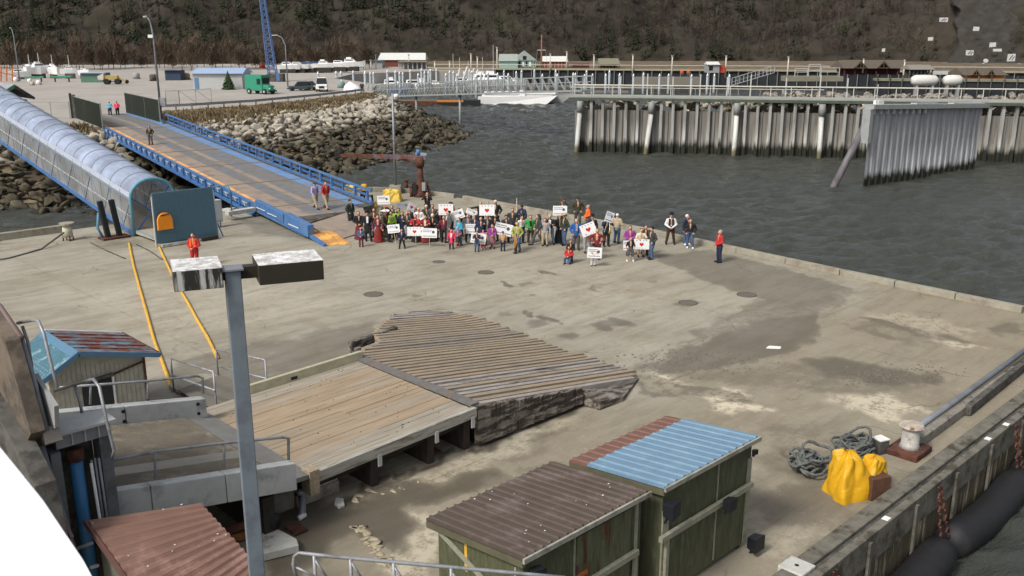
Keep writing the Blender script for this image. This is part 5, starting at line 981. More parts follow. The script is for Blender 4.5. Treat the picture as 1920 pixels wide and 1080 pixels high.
# ================================================================== SHEET PILE PIER (right)
pierA, pierB = np.array([7.4, 111.6]), np.array([72, 98.5]); pdir = (pierB - pierA) / np.linalg.norm(pierB - pierA); PLn = np.linalg.norm(pierB - pierA)
a0 = uvz(*pierA); b0 = uvz(*pierB); PRZ = math.atan2(b0.y - a0.y, b0.x - a0.x)
pm = bpy.data.materials.new("pile_sheet"); pm.use_nodes = True
def tidal(name, dry, wet, zs, zw=.5, metal=0.0, streakc=None):
    """steel that is weed-black up to the tide line (world height), a real stain on the piles"""
    m = bpy.data.materials.new(name); m.use_nodes = True; n = m.node_tree; L = n.links; b = n.nodes["Principled BSDF"]; b.inputs["Roughness"].default_value = .6; b.inputs["Metallic"].default_value = metal
    ge = n.nodes.new("ShaderNodeNewGeometry"); sx = n.nodes.new("ShaderNodeSeparateXYZ"); L.new(ge.outputs["Position"], sx.inputs[0]); mp = n.nodes.new("ShaderNodeMapping"); mp.inputs["Scale"].default_value = (1.6, 1.6, .12); L.new(ge.outputs["Position"], mp.inputs[0])
    nz = n.nodes.new("ShaderNodeTexNoise"); nz.inputs["Scale"].default_value = 1.3; nz.inputs["Detail"].default_value = 7; L.new(mp.outputs[0], nz.inputs["Vector"])
    ad = n.nodes.new("ShaderNodeMath"); ad.operation = 'MULTIPLY_ADD'; ad.inputs[1].default_value = 1.6; L.new(nz.outputs[0], ad.inputs[0]); L.new(sx.outputs[2], ad.inputs[2])
    r = n.nodes.new("ShaderNodeMapRange"); r.inputs[1].default_value = zs + .8; r.inputs[2].default_value = zs + .8 + zw; L.new(ad.outputs[0], r.inputs[0])
    r2 = n.nodes.new("ShaderNodeMapRange"); r2.inputs[1].default_value = .4; r2.inputs[2].default_value = .62; L.new(nz.outputs[0], r2.inputs[0])
    x2 = n.nodes.new("ShaderNodeMix"); x2.data_type = 'RGBA'; L.new(r2.outputs[0], x2.inputs[0]); x2.inputs[6].default_value = (*dry, 1); x2.inputs[7].default_value = (*(streakc or [c * .6 for c in dry]), 1)
    r3 = n.nodes.new("ShaderNodeMapRange"); r3.inputs[1].default_value = zs + 2.9; r3.inputs[2].default_value = zs + 1.0; L.new(sx.outputs[2], r3.inputs[0]); r4 = n.nodes.new("ShaderNodeMapRange"); r4.inputs[1].default_value = .46; r4.inputs[2].default_value = .56; L.new(nz.outputs[0], r4.inputs[0])
    m4 = n.nodes.new("ShaderNodeMath"); m4.operation = 'MULTIPLY'; L.new(r3.outputs[0], m4.inputs[0]); L.new(r4.outputs[0], m4.inputs[1]); x3 = n.nodes.new("ShaderNodeMix"); x3.data_type = 'RGBA'; L.new(m4.outputs[0], x3.inputs[0]); L.new(x2.outputs[2], x3.inputs[6]); x3.inputs[7].default_value = (*[min(.6, c * 1.5) for c in dry], 1)
    x = n.nodes.new("ShaderNodeMix"); x.data_type = 'RGBA'; L.new(r.outputs[0], x.inputs[0]); x.inputs[6].default_value = (*wet, 1); L.new(x3.outputs[2], x.inputs[7]); L.new(x.outputs[2], b.inputs["Base Color"]); return m
SHEET = tidal("sheet_steel", (.20, .19, .17), (.016, .018, .010), -1.0, .7, streakc=(.14, .13, .115)); KING = tidal("king_pile_steel", (.36, .36, .34), (.018, .02, .012), -.7, .7, .1, streakc=(.17, .165, .145)); FRONTS = tidal("grey_sheet_steel", (.38, .385, .40), (.02, .022, .012), -1.2, .6, .15, streakc=(.25, .255, .265)); BATTER = tidal("batter_pile", (.62, .62, .58), (.2, .18, .1), -1.2, .5, streakc=(.36, .36, .33))
pier = thing("sheet_pile_pier", "long grey steel pile wall pier with a walkway across the water at right", "pier", a0, PRZ)
corr = MB(); zt = 3.15; x = 0
prof = []
while x < PLn + 12: prof += [(x, .42), (x + .3, .42), (x + .38, .56), (x + .68, .56), (x + .76, .42)]; x += .76
for (xa, ya), (xb, yb2) in zip(prof, prof[1:]): corr.add([(xa, ya, -4), (xb, yb2, -4), (xb, yb2, zt), (xa, ya, zt)], [(0, 1, 2, 3)])
corr.build("sheet_wall", SHEET, pier)
kp0 = MB().box((-.16, -.02, -4), (.16, .06, 4.28)).box((-.05, .06, -4), (.05, .34, 4.28)).box((-.16, .34, -4), (.16, .42, 4.28)).build("king_pile", KING, pier); n_k = int(PLn / 1.36)
kp0.location = (.6, 0, 0)
for i in range(1, min(n_k + 4, 56)): dup(kp0, loc=(.6 + i * 1.36, 0, 0), parent=pier)
for px in (1090, 1222, 1375, 1522):
    u = (px - 960) / FPX * 108; x = (u - pierA[0]) / pdir[0]; lean = {1090: -.35, 1222: -.6, 1375: -.1, 1522: .05}[px]
    MB().tube([(x, -.3, 4.2), (x, -.35, 2.9)], .36, 12).build("pile_sleeve", M("pile_sleeve_grey", (.24, .25, .25), .7), pier, True); MB().tube([(x, -.3, 3.0), (x + lean, -1.0, -3.5)], .27, 12).build("batter_pile", BATTER, pier, True)
MB().box((-.6, -.25, 4.30), (PLn + 12, 3.9, 4.72)).build("deck_slab", M("pier_deck_concrete", (.30, .31, .28), .85, .15, 1.0), pier); MB().box((-.6, -.32, 4.28), (PLn + 12, -.252, 4.6)).build("edge_shadow_strip", M("pier_edge_shadow", (.075, .09, .07), .8, .2, 2), pier)  # dark green strip colours in the shadow along the slab edge
MB().tube([(-.6, 3.6, 5.85), (PLn + 12, 3.6, 5.85)], .08, 6).build("rear_rail", M("pale_rail", (.55, .52, .46), .6), pier); MB().tube([(-.6, -.1, 5.75), (28, -.1, 5.75)], .045, 6).build("front_rail", M("pale_rail"), pier)
for i in range(30): x = -.5 + i * 2.3; MB().bar((x, 3.6, 4.72), (x, 3.6, 5.85), .07).build("rail_post", M("pale_rail"), pier)
for i in range(12): x = -.5 + i * 2.4; MB().bar((x, -.1, 4.72), (x, -.1, 5.75), .05).build("rail_post", GREY, pier)
for i, x in enumerate((5, 8.2, 11.2, 14.4, 17.5, 20.2, 24.2, 28, 31)):
    MB().bar((x, 3.9, 4.7), (x, 3.9, 6.9 + .3 * (i % 2)), .14).build("light_bollard", LGREY, pier)
rb = [(tuple(a0 + Matrix.Rotation(PRZ, 4, 'Z') @ Vector((random.uniform(22, PLn + 12), random.uniform(4.1, 6.2), random.uniform(3.9, 4.9)))), (random.uniform(.3, .8), random.uniform(.3, .7), random.uniform(.3, .55)), random.uniform(0, 6)) for _ in range(620)]
o = rocks_merged("breakwater_stones", rb, M("breakwater_rock", (.30, .27, .235), .9, .3, 1, col2=(.13, .12, .1), mix=.4)); tag(o, "grey stones heaped along the back of the pier walkway", "rocks", kind="stuff")
rb = [(tuple(a0 + Matrix.Rotation(PRZ, 4, 'Z') @ Vector((random.uniform(0, PLn + 12), random.uniform(3.5, 8.5), random.uniform(1.8, 4.0)))), (random.uniform(.5, 1.1), random.uniform(.4, .9), random.uniform(.4, .7)), random.uniform(0, 6)) for _ in range(500)]
o = rocks_merged("breakwater_core", rb, M("breakwater_pale_rock", (.42, .38, .30), .9, .3, 1, col2=(.2, .17, .12), mix=.4)); tag(o, "pale rocks packed behind the pile wall", "rocks", kind="stuff")
# separate front sheet pile screen with raking strut
f0, f1 = uvz(32.3, 85.0), uvz(48.3, 96.7); fr_z = math.atan2(f1.y - f0.y, f1.x - f0.x); FL = (f1 - f0).length
ds = thing("sheet_pile_screen", "bright grey corrugated steel screen standing alone in front of the pier", "dolphin", f0, fr_z); m = MB(); x = 0; prof = []
ztop = lambda x: 5.35 - .75 * x / FL
while x < FL - .3: prof += [(x, 0), (x + .4, 0), (x + .52, .2), (x + .86, .2), (x + .98, 0)]; x += .98
for (xa, ya), (xb, yb2) in zip(prof, prof[1:]): m.add([(xa, ya, -4), (xb, yb2, -4), (xb, yb2, ztop(xb)), (xa, ya, ztop(xa))], [(0, 1, 2, 3)])
m.build("corrugated_sheet", FRONTS, ds); m = MB()
MB().bar((-.2, .05, ztop(0) + .1), (FL + .2, .05, ztop(FL) + .1), 1.0, .4).build("cap_beam", M("cap_grey", (.30, .31, .31), .7, .15, 2), ds); MB().bar((FL * .35, .05, ztop(FL * .35) + .36), (FL * .55, .05, ztop(FL * .55) + .36), .6, .1).build("cap_plate", LGREY, ds); MB().bar((FL * .68, .05, ztop(FL * .68) + .36), (FL * .98, .05, ztop(FL) + .36), .6, .1).build("cap_plate", LGREY, ds)
for i in range(9): x = .15 + i * 1.05; MB().box((x, -.3, ztop(x) - .55), (x + .16, -.02, ztop(x) - .12)).build("cap_bracket", LGREY, ds)
MB().box((-.45, -.3, 2.2), (.05, .5, ztop(0) - .1)).build("end_collar", M("cap_grey"), ds); MB().box((.9, -.1, 5.55), (1.8, .4, 5.95)).build("white_lamp_box", WHITEP, ds); MB().tube([(.75, 0, 5.4), (.75, 0, 7.4)], .05, 6).build("thin_mast", LGREY, ds)
q1 = atv(1620, 238, 85.6); q2 = atv(1572, 333, 84.5); lw = ds.matrix_basis.inverted(); MB().tube([lw @ q1, lw @ (q1.lerp(q2, 1.25))], .33, 12).build("raking_strut", tidal("strut_steel", (.15, .135, .15), (.05, .045, .04), -2.2, .4), ds, True)
# ================================================================== TRUSS WALKWAY from the bank to the pier
tw0, tw1 = atv(683, 182, 168), atv(1092, 170, 121); wk = thing("truss_walkway", "long grey steel truss footbridge from the rock bank to the pier", "footbridge"); nd = (tw1 - tw0).cross(Vector((0, 0, 1))).normalized() * 1.6; hgt = 2.1; n_ = 34
GT = M("truss_grey", (.27, .29, .29), .6, .1, 3)
for s_ in (0, 1):
    o_ = nd * -s_; MB().bar(tw0 + o_, tw1 + o_, .16, .2).build("bottom_chord", GT, wk); MB().bar(tw0 + o_ + Vector((0, 0, hgt)), tw1 + o_ + Vector((0, 0, hgt - .3)), .12, .14).build("top_chord", GT, wk); m = MB()
    for i in range(n_ + 1):
        a = tw0.lerp(tw1, i / n_) + o_; b = tw0.lerp(tw1, (i + 1) / n_) + o_; m.bar(a, a + Vector((0, 0, hgt - .3 * i / n_)), .08)
        if i < n_: m.bar(a, b + Vector((0, 0, hgt - .3)), .08) if i < n_ / 2 else m.bar(a + Vector((0, 0, hgt - .15)), b, .08)
    m.build("truss_web", GT, wk); MB().bar(tw0 + o_ + Vector((0, 0, 1.1)), tw1 + o_ + Vector((0, 0, 1.1)), .05, .1).build("mid_rail", GT, wk)
MB().slab([tw0, tw1, tw1 - nd, tw0 - nd], .12).build("walk_deck", M("green_grey_deck", (.20, .21, .17), .8), wk)
for f in (.28, .5): a = tw0.lerp(tw1, f) - nd * .5; MB().tube([a, (a.x, a.y, -3)], .2, 8).build("support_pile", GT, wk, True)
# ================================================================== MARINA
PIL = M("piling_steel", (.30, .335, .36), .5, .12, 3, metal=.1); CAPW = M("white_cap", (.85, .85, .85), .5)
pp = thing("mooring_pile", "steel mooring pile with a white cone cap in the boat harbour", "mooring pile", group="white capped mooring piles in the harbour"); MB().tube([(0, 0, -3), (0, 0, 4.2)], .28, 8).build("pile", PIL, pp, True); MB().tube([(0, 0, 4.2), (0, 0, 4.9)], [.32, .06], 8).build("cone_cap", CAPW, pp, True)
first = True
for px, yt, v in [(596,134,215),(630,133,222),(639,133,225),(640,150,200),(662,132,228),(684,133,190),(694,135,232),(700,135,232),(726,131,214),(741,132,236),(749,134,210),(755,135,236),(769,130,238),(784,137,216),(790,128,236),(796,133,222),(803,133,240),(807,129,238),(818,128,250),(836,137,220),(843,132,240),(850,133,236),(857,138,215),(870,134,230),(880,130,245),(884,132,225),(893,139,208),(902,136,236),(915,134,240),(933,136,212),(945,131,248),(953,137,210),(968,133,240),(978,131,236),(1002,130,246),(1017,138,222),(1042,130,240),(1045,138,215),(1075,136,222),(1079,136,225),(1096,139,214),(1100,131,240),(1111,138,218),(1136,138,224),(1143,131,238),(1162,137,220),(1188,138,218),(1207,136,222),(1237,138,220),(1254,138,224),(1297,139,226),(1327,137,220),(1340,138,228),(1368,139,220)]:
    o = pp if first else dup(pp); first = False; q = atv(px, yt, v); o.location = (q.x, q.y, q.z - 4.9)
def boat(name, px, py, v, L_, label, cat="boat", hd=0.0, cabin=1, hull=None, mast=0, zb=None, cover=None, hf=1.0):
    if zb is None: v2 = 13.5 * 1807 / (py + 7 - 65); L_ *= v2 / v; v = v2
    q = atv(px, py, v); t = thing(name, label, cat, (q.x, q.y, WZ if zb is None else zb), YAW + hd); B = L_ * .16; hh = L_ * .13 * hf; st = []; secs = [(-.5, .8, .0), (-.2, 1, .0), (.15, .95, .02), (.38, .55, .08), (.5, .06, .18)]; m = MB(); V = []
    for s_, w, up in secs: V += [(s_ * L_, -w * B, hh * (1 + up * 2)), (s_ * L_ * .96, -w * B * .55, -.25), (s_ * L_ * .96, w * B * .55, -.25), (s_ * L_, w * B, hh * (1 + up * 2))]
    F = [(0, 1, 2, 3), (19, 18, 17, 16)]
    for i in range(4):
        for j in range(4): F.append((i * 4 + j, (i + 1) * 4 + j, (i + 1) * 4 + (j + 1) % 4, i * 4 + (j + 1) % 4))
    m.add(V, F).build("hull", hull or HULLW, t)
    if cabin:
        m = MB().hexa([(-.22 * L_, -B * .7, hh), (.2 * L_, -B * .6, hh), (.2 * L_, B * .6, hh), (-.22 * L_, B * .7, hh)], [(-.2 * L_, -B * .6, hh + L_ * .11), (.08 * L_, -B * .5, hh + L_ * .11), (.08 * L_, B * .5, hh + L_ * .11), (-.2 * L_, B * .6, hh + L_ * .11)]); cbn = m.build("cabin", cover or HULLW, t)
        MB().bar((-.18 * L_, -B * .67, hh + L_ * .07), (.1 * L_, -B * .6, hh + L_ * .07), .03, L_ * .04).build("window_band", GLASSD, cbn); 
        if cabin > 1: MB().box((-.15 * L_, -B * .4, hh + L_ * .11), (.02 * L_, B * .4, hh + L_ * .17)).build("flybridge", HULLW, cbn)
    if mast: MB().tube([(0, 0, hh), (0, 0, hh + mast)], [.09, .05], 6).build("mast", M("mast_alu", (.6, .6, .58), .5), t); MB().tube([(-.3 * L_, 0, hh + mast * .3), (0, 0, hh + mast * .32)], .05, 5).build("boom", GREY, t)
    return t
BLUH = M("blue_hull", (.05, .18, .4), .4); BLH = M("blue_canopy", (.08, .14, .3), .6)
for a in [("motor_boat",736,158,206,8.5,"white cabin cruiser moored just right of the white boat cover",.1,2,None,0), ("motor_boat",756,163,205,5,"low blue open boat between the white cabin cruisers",.0,0,BLUH,0), ("motor_boat",776,157,212,8,"white sport boat with a blue stripe behind the footbridge",.2,1,None,0), ("motor_boat",794,156,214,7.5,"bright white tall bowed boat at the centre of the left float",1.2,2,None,0), ("motor_boat",814,156,218,7,"white boat with a dark windscreen by the dark gap",.1,1,None,0), ("motor_boat",868,152,224,8,"white runabout moored below the leaning masts",.2,1,None,0), ("motor_boat",905,150,218,10,"large white cabin boat left of the white fishing boat",.1,2,None,6), ("fishing_boat",925,152,214,11,"white fishing boat with a tall tower and mast",.0,2,None,9), ("motor_boat",950,152,212,9,"long low white boat right of the fishing boat",.0,1,None,0), ("sail_boat",850,146,235,8,"sailing boat with leaning white mast at the left",.3,1,None,7), ("sail_boat",862,146,238,8,"second sailing boat beside the leaning white masts",.3,1,None,6), ("motor_boat",878,145,240,8,"small white boat furthest back under the masts",.3,1,BLH,5),
          ("sail_boat",1045,142,232,10,"white sailing boat with an angled boom right of the tall brown mast",.2,1,None,5), ("motor_boat",1000,146,236,8,"white troller left of the tall brown mast",.1,2,None,5)]:
    boat(a[0], a[1], a[2], a[3], a[4], a[5], hd=a[6], cabin=a[7], hull=a[8], mast=a[9])
# slanted white outriggers / masts over the boats
for i, (x0, y0, x1, y1) in enumerate([(868,150,876,125),(882,150,889,128),(890,150,896,130),(899,150,903,134),(907,150,910,138),(858,150,862,128)]):
    tag(MB().tube([atv(x0, y0, 226), atv(x1, y1, 226)], .16, 6).build("outrigger_pole", WHITEP), ["tallest slanted white outrigger pole", "second slanted white outrigger pole", "third slanted white outrigger pole from the left group", "fourth slanted white outrigger pole", "shortest slanted white outrigger pole at the right", "leftmost slanted white outrigger pole"][i] + " in the harbour", "pole")
# tall ship mast brown
tm = boat("old_sail_ship", 1015, 150, 240, 15, "old sailing vessel with a tall brown mast and crosstrees", hull=M("dark_hull", (.05, .04, .035), .7), cabin=0); MB().tube([(0, 0, 1), (0, 0, 13.5)], [.32, .14], 8).build("mast", M("brown_mast", (.25, .12, .08), .8), tm, True); MB().bar((-1.1, 0, 9.4), (1.1, 0, 9.4), .12).build("crosstree", WHITEP, tm)
for s_ in (-1, 1): MB().tube([(s_ * 1.1, 0, 9.4), (s_ * 2.2, 0, 1.5)], .035, 4).build("shroud", GREY, tm)
fl = MB(); 
tag(MB().slab([uvz(-30, 232, WZ + .4), uvz(28, 228, WZ + .4), uvz(28, 230, WZ + .4), uvz(-30, 234, WZ + .4)], .5).build("harbour_float", M("float_boards", (.2, .18, .15), .9)), "long low float carrying the nearest row of moored boats", "float"); tag(MB().slab([uvz(-20, 256, WZ + .4), uvz(40, 252, WZ + .4), uvz(40, 254, WZ + .4), uvz(-20, 258, WZ + .4)], .5).build("harbour_float", M("float_boards")), "rear float behind the second row of boats", "float")
# catamaran
ct = thing("catamaran", "large white and grey catamaran lying below the footbridge", "boat", atv(980, 190, 190), YAW); ct.location.z = WZ
def cathull(x0, x1, y0, z1, mat, nm): MB().hexa([(x0, y0, -.3), (x1 - 2.6, y0, -.3), (x1 - 2.6, y0 + 1.6, -.3), (x0, y0 + 1.6, -.3)], [(x0, y0 - .1, z1), (x1, y0 + .4, z1 + .25), (x1, y0 + 1.2, z1 + .25), (x0, y0 + 1.7, z1)]).build(nm, mat, ct)
cathull(-9.0, 7.0, 0, 1.45, M("cat_hull_grey", (.74, .74, .73), .4, .05), "near_hull"); cathull(-6, 10.6, 5, 1.55, M("cat_hull_dark", (.28, .29, .28), .5), "far_hull"); MB().box((-8.2, .6, 1.5), (6.0, 6.2, 1.75)).build("bridge_deck", M("cat_hull_grey"), ct); MB().box((-7.8, .5, 1.9), (6.6, 5.8, 2.25)).build("white_top", HULLW, ct); MB().box((-7.6, .7, 1.75), (6.2, 5.6, 1.9)).build("window_band", GLASSD, ct); MB().box((-.6, .3, 1.6), (.5, .9, 2.8)).build("winch_post", HULLW, ct)
# barge
bg = thing("barge", "long brown and orange barge lying under the footbridge", "barge", atv(800, 186, 186), YAW); bg.location.z = WZ; MB().box((-10, 0, -.2), (2, 3, .85)).build("rusty_hull", RUST, bg); MB().hexa([(2.01, 0, -.1), (10.5, 0, -.1), (10.5, 3, -.1), (2.01, 3, -.1)], [(2.01, 0, 1.15), (10.5, 0, 1.0), (10.5, 3, 1.0), (2.01, 3, 1.15)]).build("dark_hull", BLACK, bg); MB().box((2.0, -.06, .7), (7.2, -.005, 1.18)).build("orange_band", M("orange_band", (.5, .2, .05), .8), bg); MB().box((-10, .1, .86), (10.4, 2.9, 1.0)).build("deck", M("barge_deck", (.16, .13, .09), .9), bg)
# far quay wall
qw = thing("quay_wall", "long dark timber pile quay wall on the far side of the harbour", "quay wall"); Q0, Q1 = uvz(-22, 268.5), uvz(150, 238.5)
MB().hexa([(Q0.x, Q0.y, -3), (Q1.x, Q1.y, -3), (Q1.x + 1.5, Q1.y + 1.5, -3), (Q0.x + 1.5, Q0.y + 1.5, -3)], [(Q0.x, Q0.y, 2.3), (Q1.x, Q1.y, 2.3), (Q1.x + 1.5, Q1.y + 1.5, 2.3), (Q0.x + 1.5, Q0.y + 1.5, 2.3)]).build("face", M("dark_quay", (.022, .026, .03), .8, .3, .8), qw)
MB().bar(Q0 + Vector((0, 0, 2.55)), Q1 + Vector((0, 0, 2.55)), 1.2, .45).build("cap", M("quay_cap", (.30, .28, .20), .9, .15, .4), qw); MB().bar(Q0 + Vector((.3, .3, 3.7)), Q1 + Vector((.3, .3, 3.7)), .15, .12).build("rail", M("pale_rail"), qw)
for i in range(70): a = Q0.lerp(Q1, i / 69); MB().bar(a + Vector((-.3, -.3, -3)), a + Vector((-.3, -.3, 2.3)), .22).build("quay_pile", M("quay_pile_pale", (.16, .17, .17), .8), qw)
# right floating dock / long quay to the right with rails
q2 = thing("right_quay", "long low dark quay with pale rail behind the pier at right", "quay wall"); A_, B_ = uvz(78, 205), uvz(175, 188); MB().bar(A_ + Vector((0, 0, 0)), B_ + Vector((0, 0, 0)), 2.5, 4).build("face", M("dark_quay"), q2); MB().bar(A_ + Vector((0, 0, 2.4)), B_ + Vector((0, 0, 2.4)), 3, .5).build("cap", M("olive_cap", (.2, .19, .14), .9, .2, .4), q2)
for i in range(40): a = A_.lerp(B_, i / 39); MB().bar(a + Vector((-1.3, -1.3, -2)), a + Vector((-1.3, -1.3, 3.4)), .2).build("quay_pile", STEELD, q2)
# ------------------------------------------------------------------ buildings beyond
def house(name, label, x0, x1, yb, ye, yr, v, wall, roof, depth=8, ridge="x", cat="building", open_=False, zb=None, gables=0):
    k = v / FPX; c0 = atv(x0, yb, v); w = (x1 - x0) * k; he = (yb - ye) * k; hr = (yb - yr) * k; zb = (2.2 if zb is None else zb); dz = c0.z - zb; t = thing(name, label, cat, (c0.x, c0.y, zb), YAW); he += dz; hr += dz; ov = w * .04
    if open_:
        n = 6
        for i in range(n + 1): MB().bar((w * i / n, .3, 0), (w * i / n, .3, he), .3).build("post", wall, t)
        MB().box((0, depth * .6, 0), (w, depth * .65, he)).build("back_wall", wall, t)
    else: MB().box((0, 0, 0), (w, depth, he)).build("walls", wall, t)
    if ridge == "x": rf = MB().add([(-ov, -.5, he), (w + ov, -.5, he), (w + ov * .3, depth / 2, hr), (ov * -.3, depth / 2, hr), (w + ov, depth + .5, he), (-ov, depth + .5, he)], [(0, 1, 2, 3), (3, 2, 4, 5), (1, 4, 2), (0, 3, 5), (0, 5, 4, 1)]).build("roof", roof, t)
    else: rf = MB().add([(-ov, -.4, he), (w / 2, -.4, hr), (w + ov, -.4, he), (-ov, depth, he), (w / 2, depth, hr), (w + ov, depth, he)], [(0, 1, 4, 3), (1, 2, 5, 4), (0, 2, 1), (3, 4, 5), (0, 3, 5, 2)]).build("roof", roof, t)
    for g in range(gables):
        gx_ = w * (g + .6) / (gables + .8); gwd = w * .11; MB().add([(gx_ - gwd, -1.2, he), (gx_, -1.2, hr * .98), (gx_ + gwd, -1.2, he), (gx_ - gwd, 2.5, he), (gx_, 2.5, hr * .98), (gx_ + gwd, 2.5, he)], [(0, 1, 4, 3), (1, 2, 5, 4), (0, 3, 5, 2)]).build("gable", roof, rf); MB().bar((gx_ - gwd * .8, -1.15, he + .1), (gx_, -1.15, hr * .92), .12).bar((gx_ + gwd * .8, -1.15, he + .1), (gx_, -1.15, hr * .92), .12).bar((gx_, -1.15, he), (gx_, -1.15, hr * .92), .12).bar((gx_ - gwd * .8, -1.15, he + .15), (gx_ + gwd * .8, -1.15, he + .15), .12).build("gable_truss", M("truss_timber", (.12, .09, .06), .8), rf)
    return t, w, he, hr
REDW = M("red_boards", (.16, .055, .04), .9, .15, 2); WROOF = M("white_metal_roof", (.62, .63, .60), .5, .06, 1); SEAG = M("sea_green_boards", (.22, .36, .32), .8, .12, 2); GRNR = M("grey_green_roof", (.30, .34, .31), .7, .1, 1); BRNR = M("brown_shake_roof", (.11, .09, .07), .9, .2, 1.5); OLR = M("olive_roof", (.19, .18, .13), .9, .15, 1.5)
WHB = M("warehouse_wall", (.42, .43, .43), .7, .06, 2); BLR2 = M("pale_blue_metal_roof", (.30, .40, .56), .5, .06, 1); CONTB = M("dark_blue_container", (.03, .05, .09), .6, .1)
t, w, he, hr = house("warehouse", "white shed with a pale blue metal roof and blue door on the parking area", 363, 453, 163, 139, 130, 172, WHB, BLR2, 6); MB().box((.25, -.06, 0), (1.0, -.005, 2.0)).build("door", M("blue_door", (.10, .2, .34), .6), t)
t, w, he, hr = house("harbour_shed", "red walled shed with a white roof behind the boats", 712, 793, 124, 113, 101, 292, REDW, WROOF, 9)
t, w, he, hr = house("boat_shelter", "low open shed with a pale flat roof in front of the red walled shed", 748, 798, 127, 117, 115, 272, GREY, OLR, 6, open_=True)
t, w, he, hr = house("harbour_office", "sea green two storey house with grey roofs and white gables", 962, 1004, 125, 114, 97, 282, SEAG, GRNR, 8, "y"); 
for i in range(6): MB().box((w * (.1 + i * .15), -.08, he * .25), (w * (.1 + i * .15) + .5, -.01, he * .85)).build("window", GLASSD if i % 2 else WHITEP, t)
MB().box((w * .42, -.45, he * 1.1), (w * .58, -.41, he * 1.1 + 1.1)).build("gable_window", GLASSD, t)
t, w, he, hr = house("harbour_annex", "sea green lower wing with a grey green roof at the left of the gabled house", 936, 970, 124, 115, 103, 280, SEAG, GRNR, 8)
t, w, he, hr = house("red_pavilion", "red boarded pavilion with a white roof right of the tall mast", 1018, 1062, 128, 116, 107, 276, REDW, WROOF, 7); 
for i in range(7): MB().box((w * (.06 + i * .14), -.1, .3), (w * (.06 + i * .14) + .25, -.01, he * .85)).build("white_post", M("pale_red_post", (.4, .2, .16), .8), t)
house("gazebo", "brown open gazebo with an olive hipped roof on the far shore", 1124, 1160, 130, 121, 111, 268, M("brown_posts", (.17, .12, .07), .9), OLR, 7, open_=True, cat="shelter")
t, w, he, hr = house("guard_booth", "small white booth with a white flat roof on the far quay", 1326, 1348, 136, 122, 117, 246, M("booth_wall", (.3, .3, .3), .6), WROOF, 4); MB().box((.4, -.06, he * .3), (1.4, -.01, he * .85)).build("window", GLASSD, t); MB().box((w + .2, .5, 0), (w + 1.6, 2, 1.9)).build("red_stand", M("red_stand", (.4, .06, .04), .7), t)
house("long_pavilion", "long dark brown visitor pavilion with two truss gables", 1583, 1700, 146, 129, 115, 232, M("dark_red_wall", (.085, .03, .028), .9, .2, 1), BRNR, 9, open_=True, gables=2)
house("canopy_shelter", "grey open canopy on slim posts between the long pavilion and the tank", 1706, 1748, 142, 131, 123, 215, STEELD, M("canopy_grey", (.22, .21, .18), .7), 5, open_=True, cat="shelter")
house("brown_pavilion", "brown gabled pavilion with an orange wall at the right edge", 1806, 1882, 162, 142, 130, 205, M("orange_brown_wall", (.36, .13, .035), .8, .12, 2), BRNR, 8, gables=2)
house("dark_container", "dark blue container at the edge of the parking area", 310, 338, 148, 133, 132.5, 205, CONTB, CONTB, 3, cat="container"); house("long_container", "low green and blue container row behind the yellow loader at left", 152, 192, 153, 138, 137, 196, M("green_container", (.09, .17, .13), .7, .1), BLR2, 4, cat="container"); 
house("boat_shed_wall", "low grey shed beside the red walled shed", 680, 716, 128, 115, 113.5, 282, GREY, M("slate_roof2", (.1, .14, .18), .8), 6)
house("quay_kiosk", "small red brown stall left of the gazebo", 1072, 1104, 130, 121, 119, 266, REDW, REDW, 4, cat="kiosk")
# tanks
for i, (x0, x1, yb, yt, v, lab) in enumerate(((1708, 1757, 161, 141, 168, "big white covered tank boat behind the pier"), (1768, 1803, 161, 141, 168, "smaller round white tank right of the big white tank"))):
    k = v / FPX; a, b = atv(x0, yb, v), atv(x1, yb, v); L_ = (b - a).length; r = (yb - yt) * k / 2; t = thing("white_tank", lab, "tank", a.lerp(b, .5), YAW); MB().tube([(-L_ / 2, 0, r), (-L_ / 2 + .6, 0, r), (0, 0, r), (L_ / 2 - .6, 0, r), (L_ / 2, 0, r)], [r * .6, r * .95, r, r * .95, r * .5], 14).build("shell", M("tank_white", (.62, .62, .58), .5, .08), t, True)
    for s_ in (-.3, .3): MB().bar((s_ * L_, 0, -2), (s_ * L_, 0, .2), 1.0, .3).build("saddle", GREY, t)
    if i == 0: MB().box((L_ / 2 - .5, .5, r * 2), (L_ / 2 + 1.9, 1.2, r * 2 + .6)).build("rail_frame", LGREY, t)
# quay lamp posts
lq = thing("quay_lamp", "tall pale lamp post standing on the far quay", "lamp post", group="pale lamp posts along the far quay"); MB().tube([(0, 0, 0), (0, 0, 5.4)], [.2, .16], 8).build("post", M("pale_post", (.55, .50, .42), .6), lq, True); MB().box((-.3, -.15, 5.4), (.3, .15, 5.65)).build("lamp", M("pale_post"), lq)
for i, (px, yt, v, s_) in enumerate([(1114, 102, 262, 1), (1187, 102, 258, 1), (1261, 104, 254, 1), (1362, 104, 248, 1), (1479, 106, 240, 1), (932, 88, 266, 1.3), (895, 106, 270, .9), (883, 100, 272, 1), (815, 114, 270, .6), (843, 114, 270, .6), (766, 102, 280, .9), (704, 102, 276, .8), (684, 113, 270, .7), (695, 112, 270, .7), (1032, 100, 262, .9), (1063, 96, 262, .9), (1697, 112, 225, .9), (1620, 110, 232, .6)]):
    o = lq if i == 0 else dup(lq); q = atv(px, yt, v); o.location = (q.x, q.y, q.z - 5.65 * s_); o.scale = (1, 1, s_)
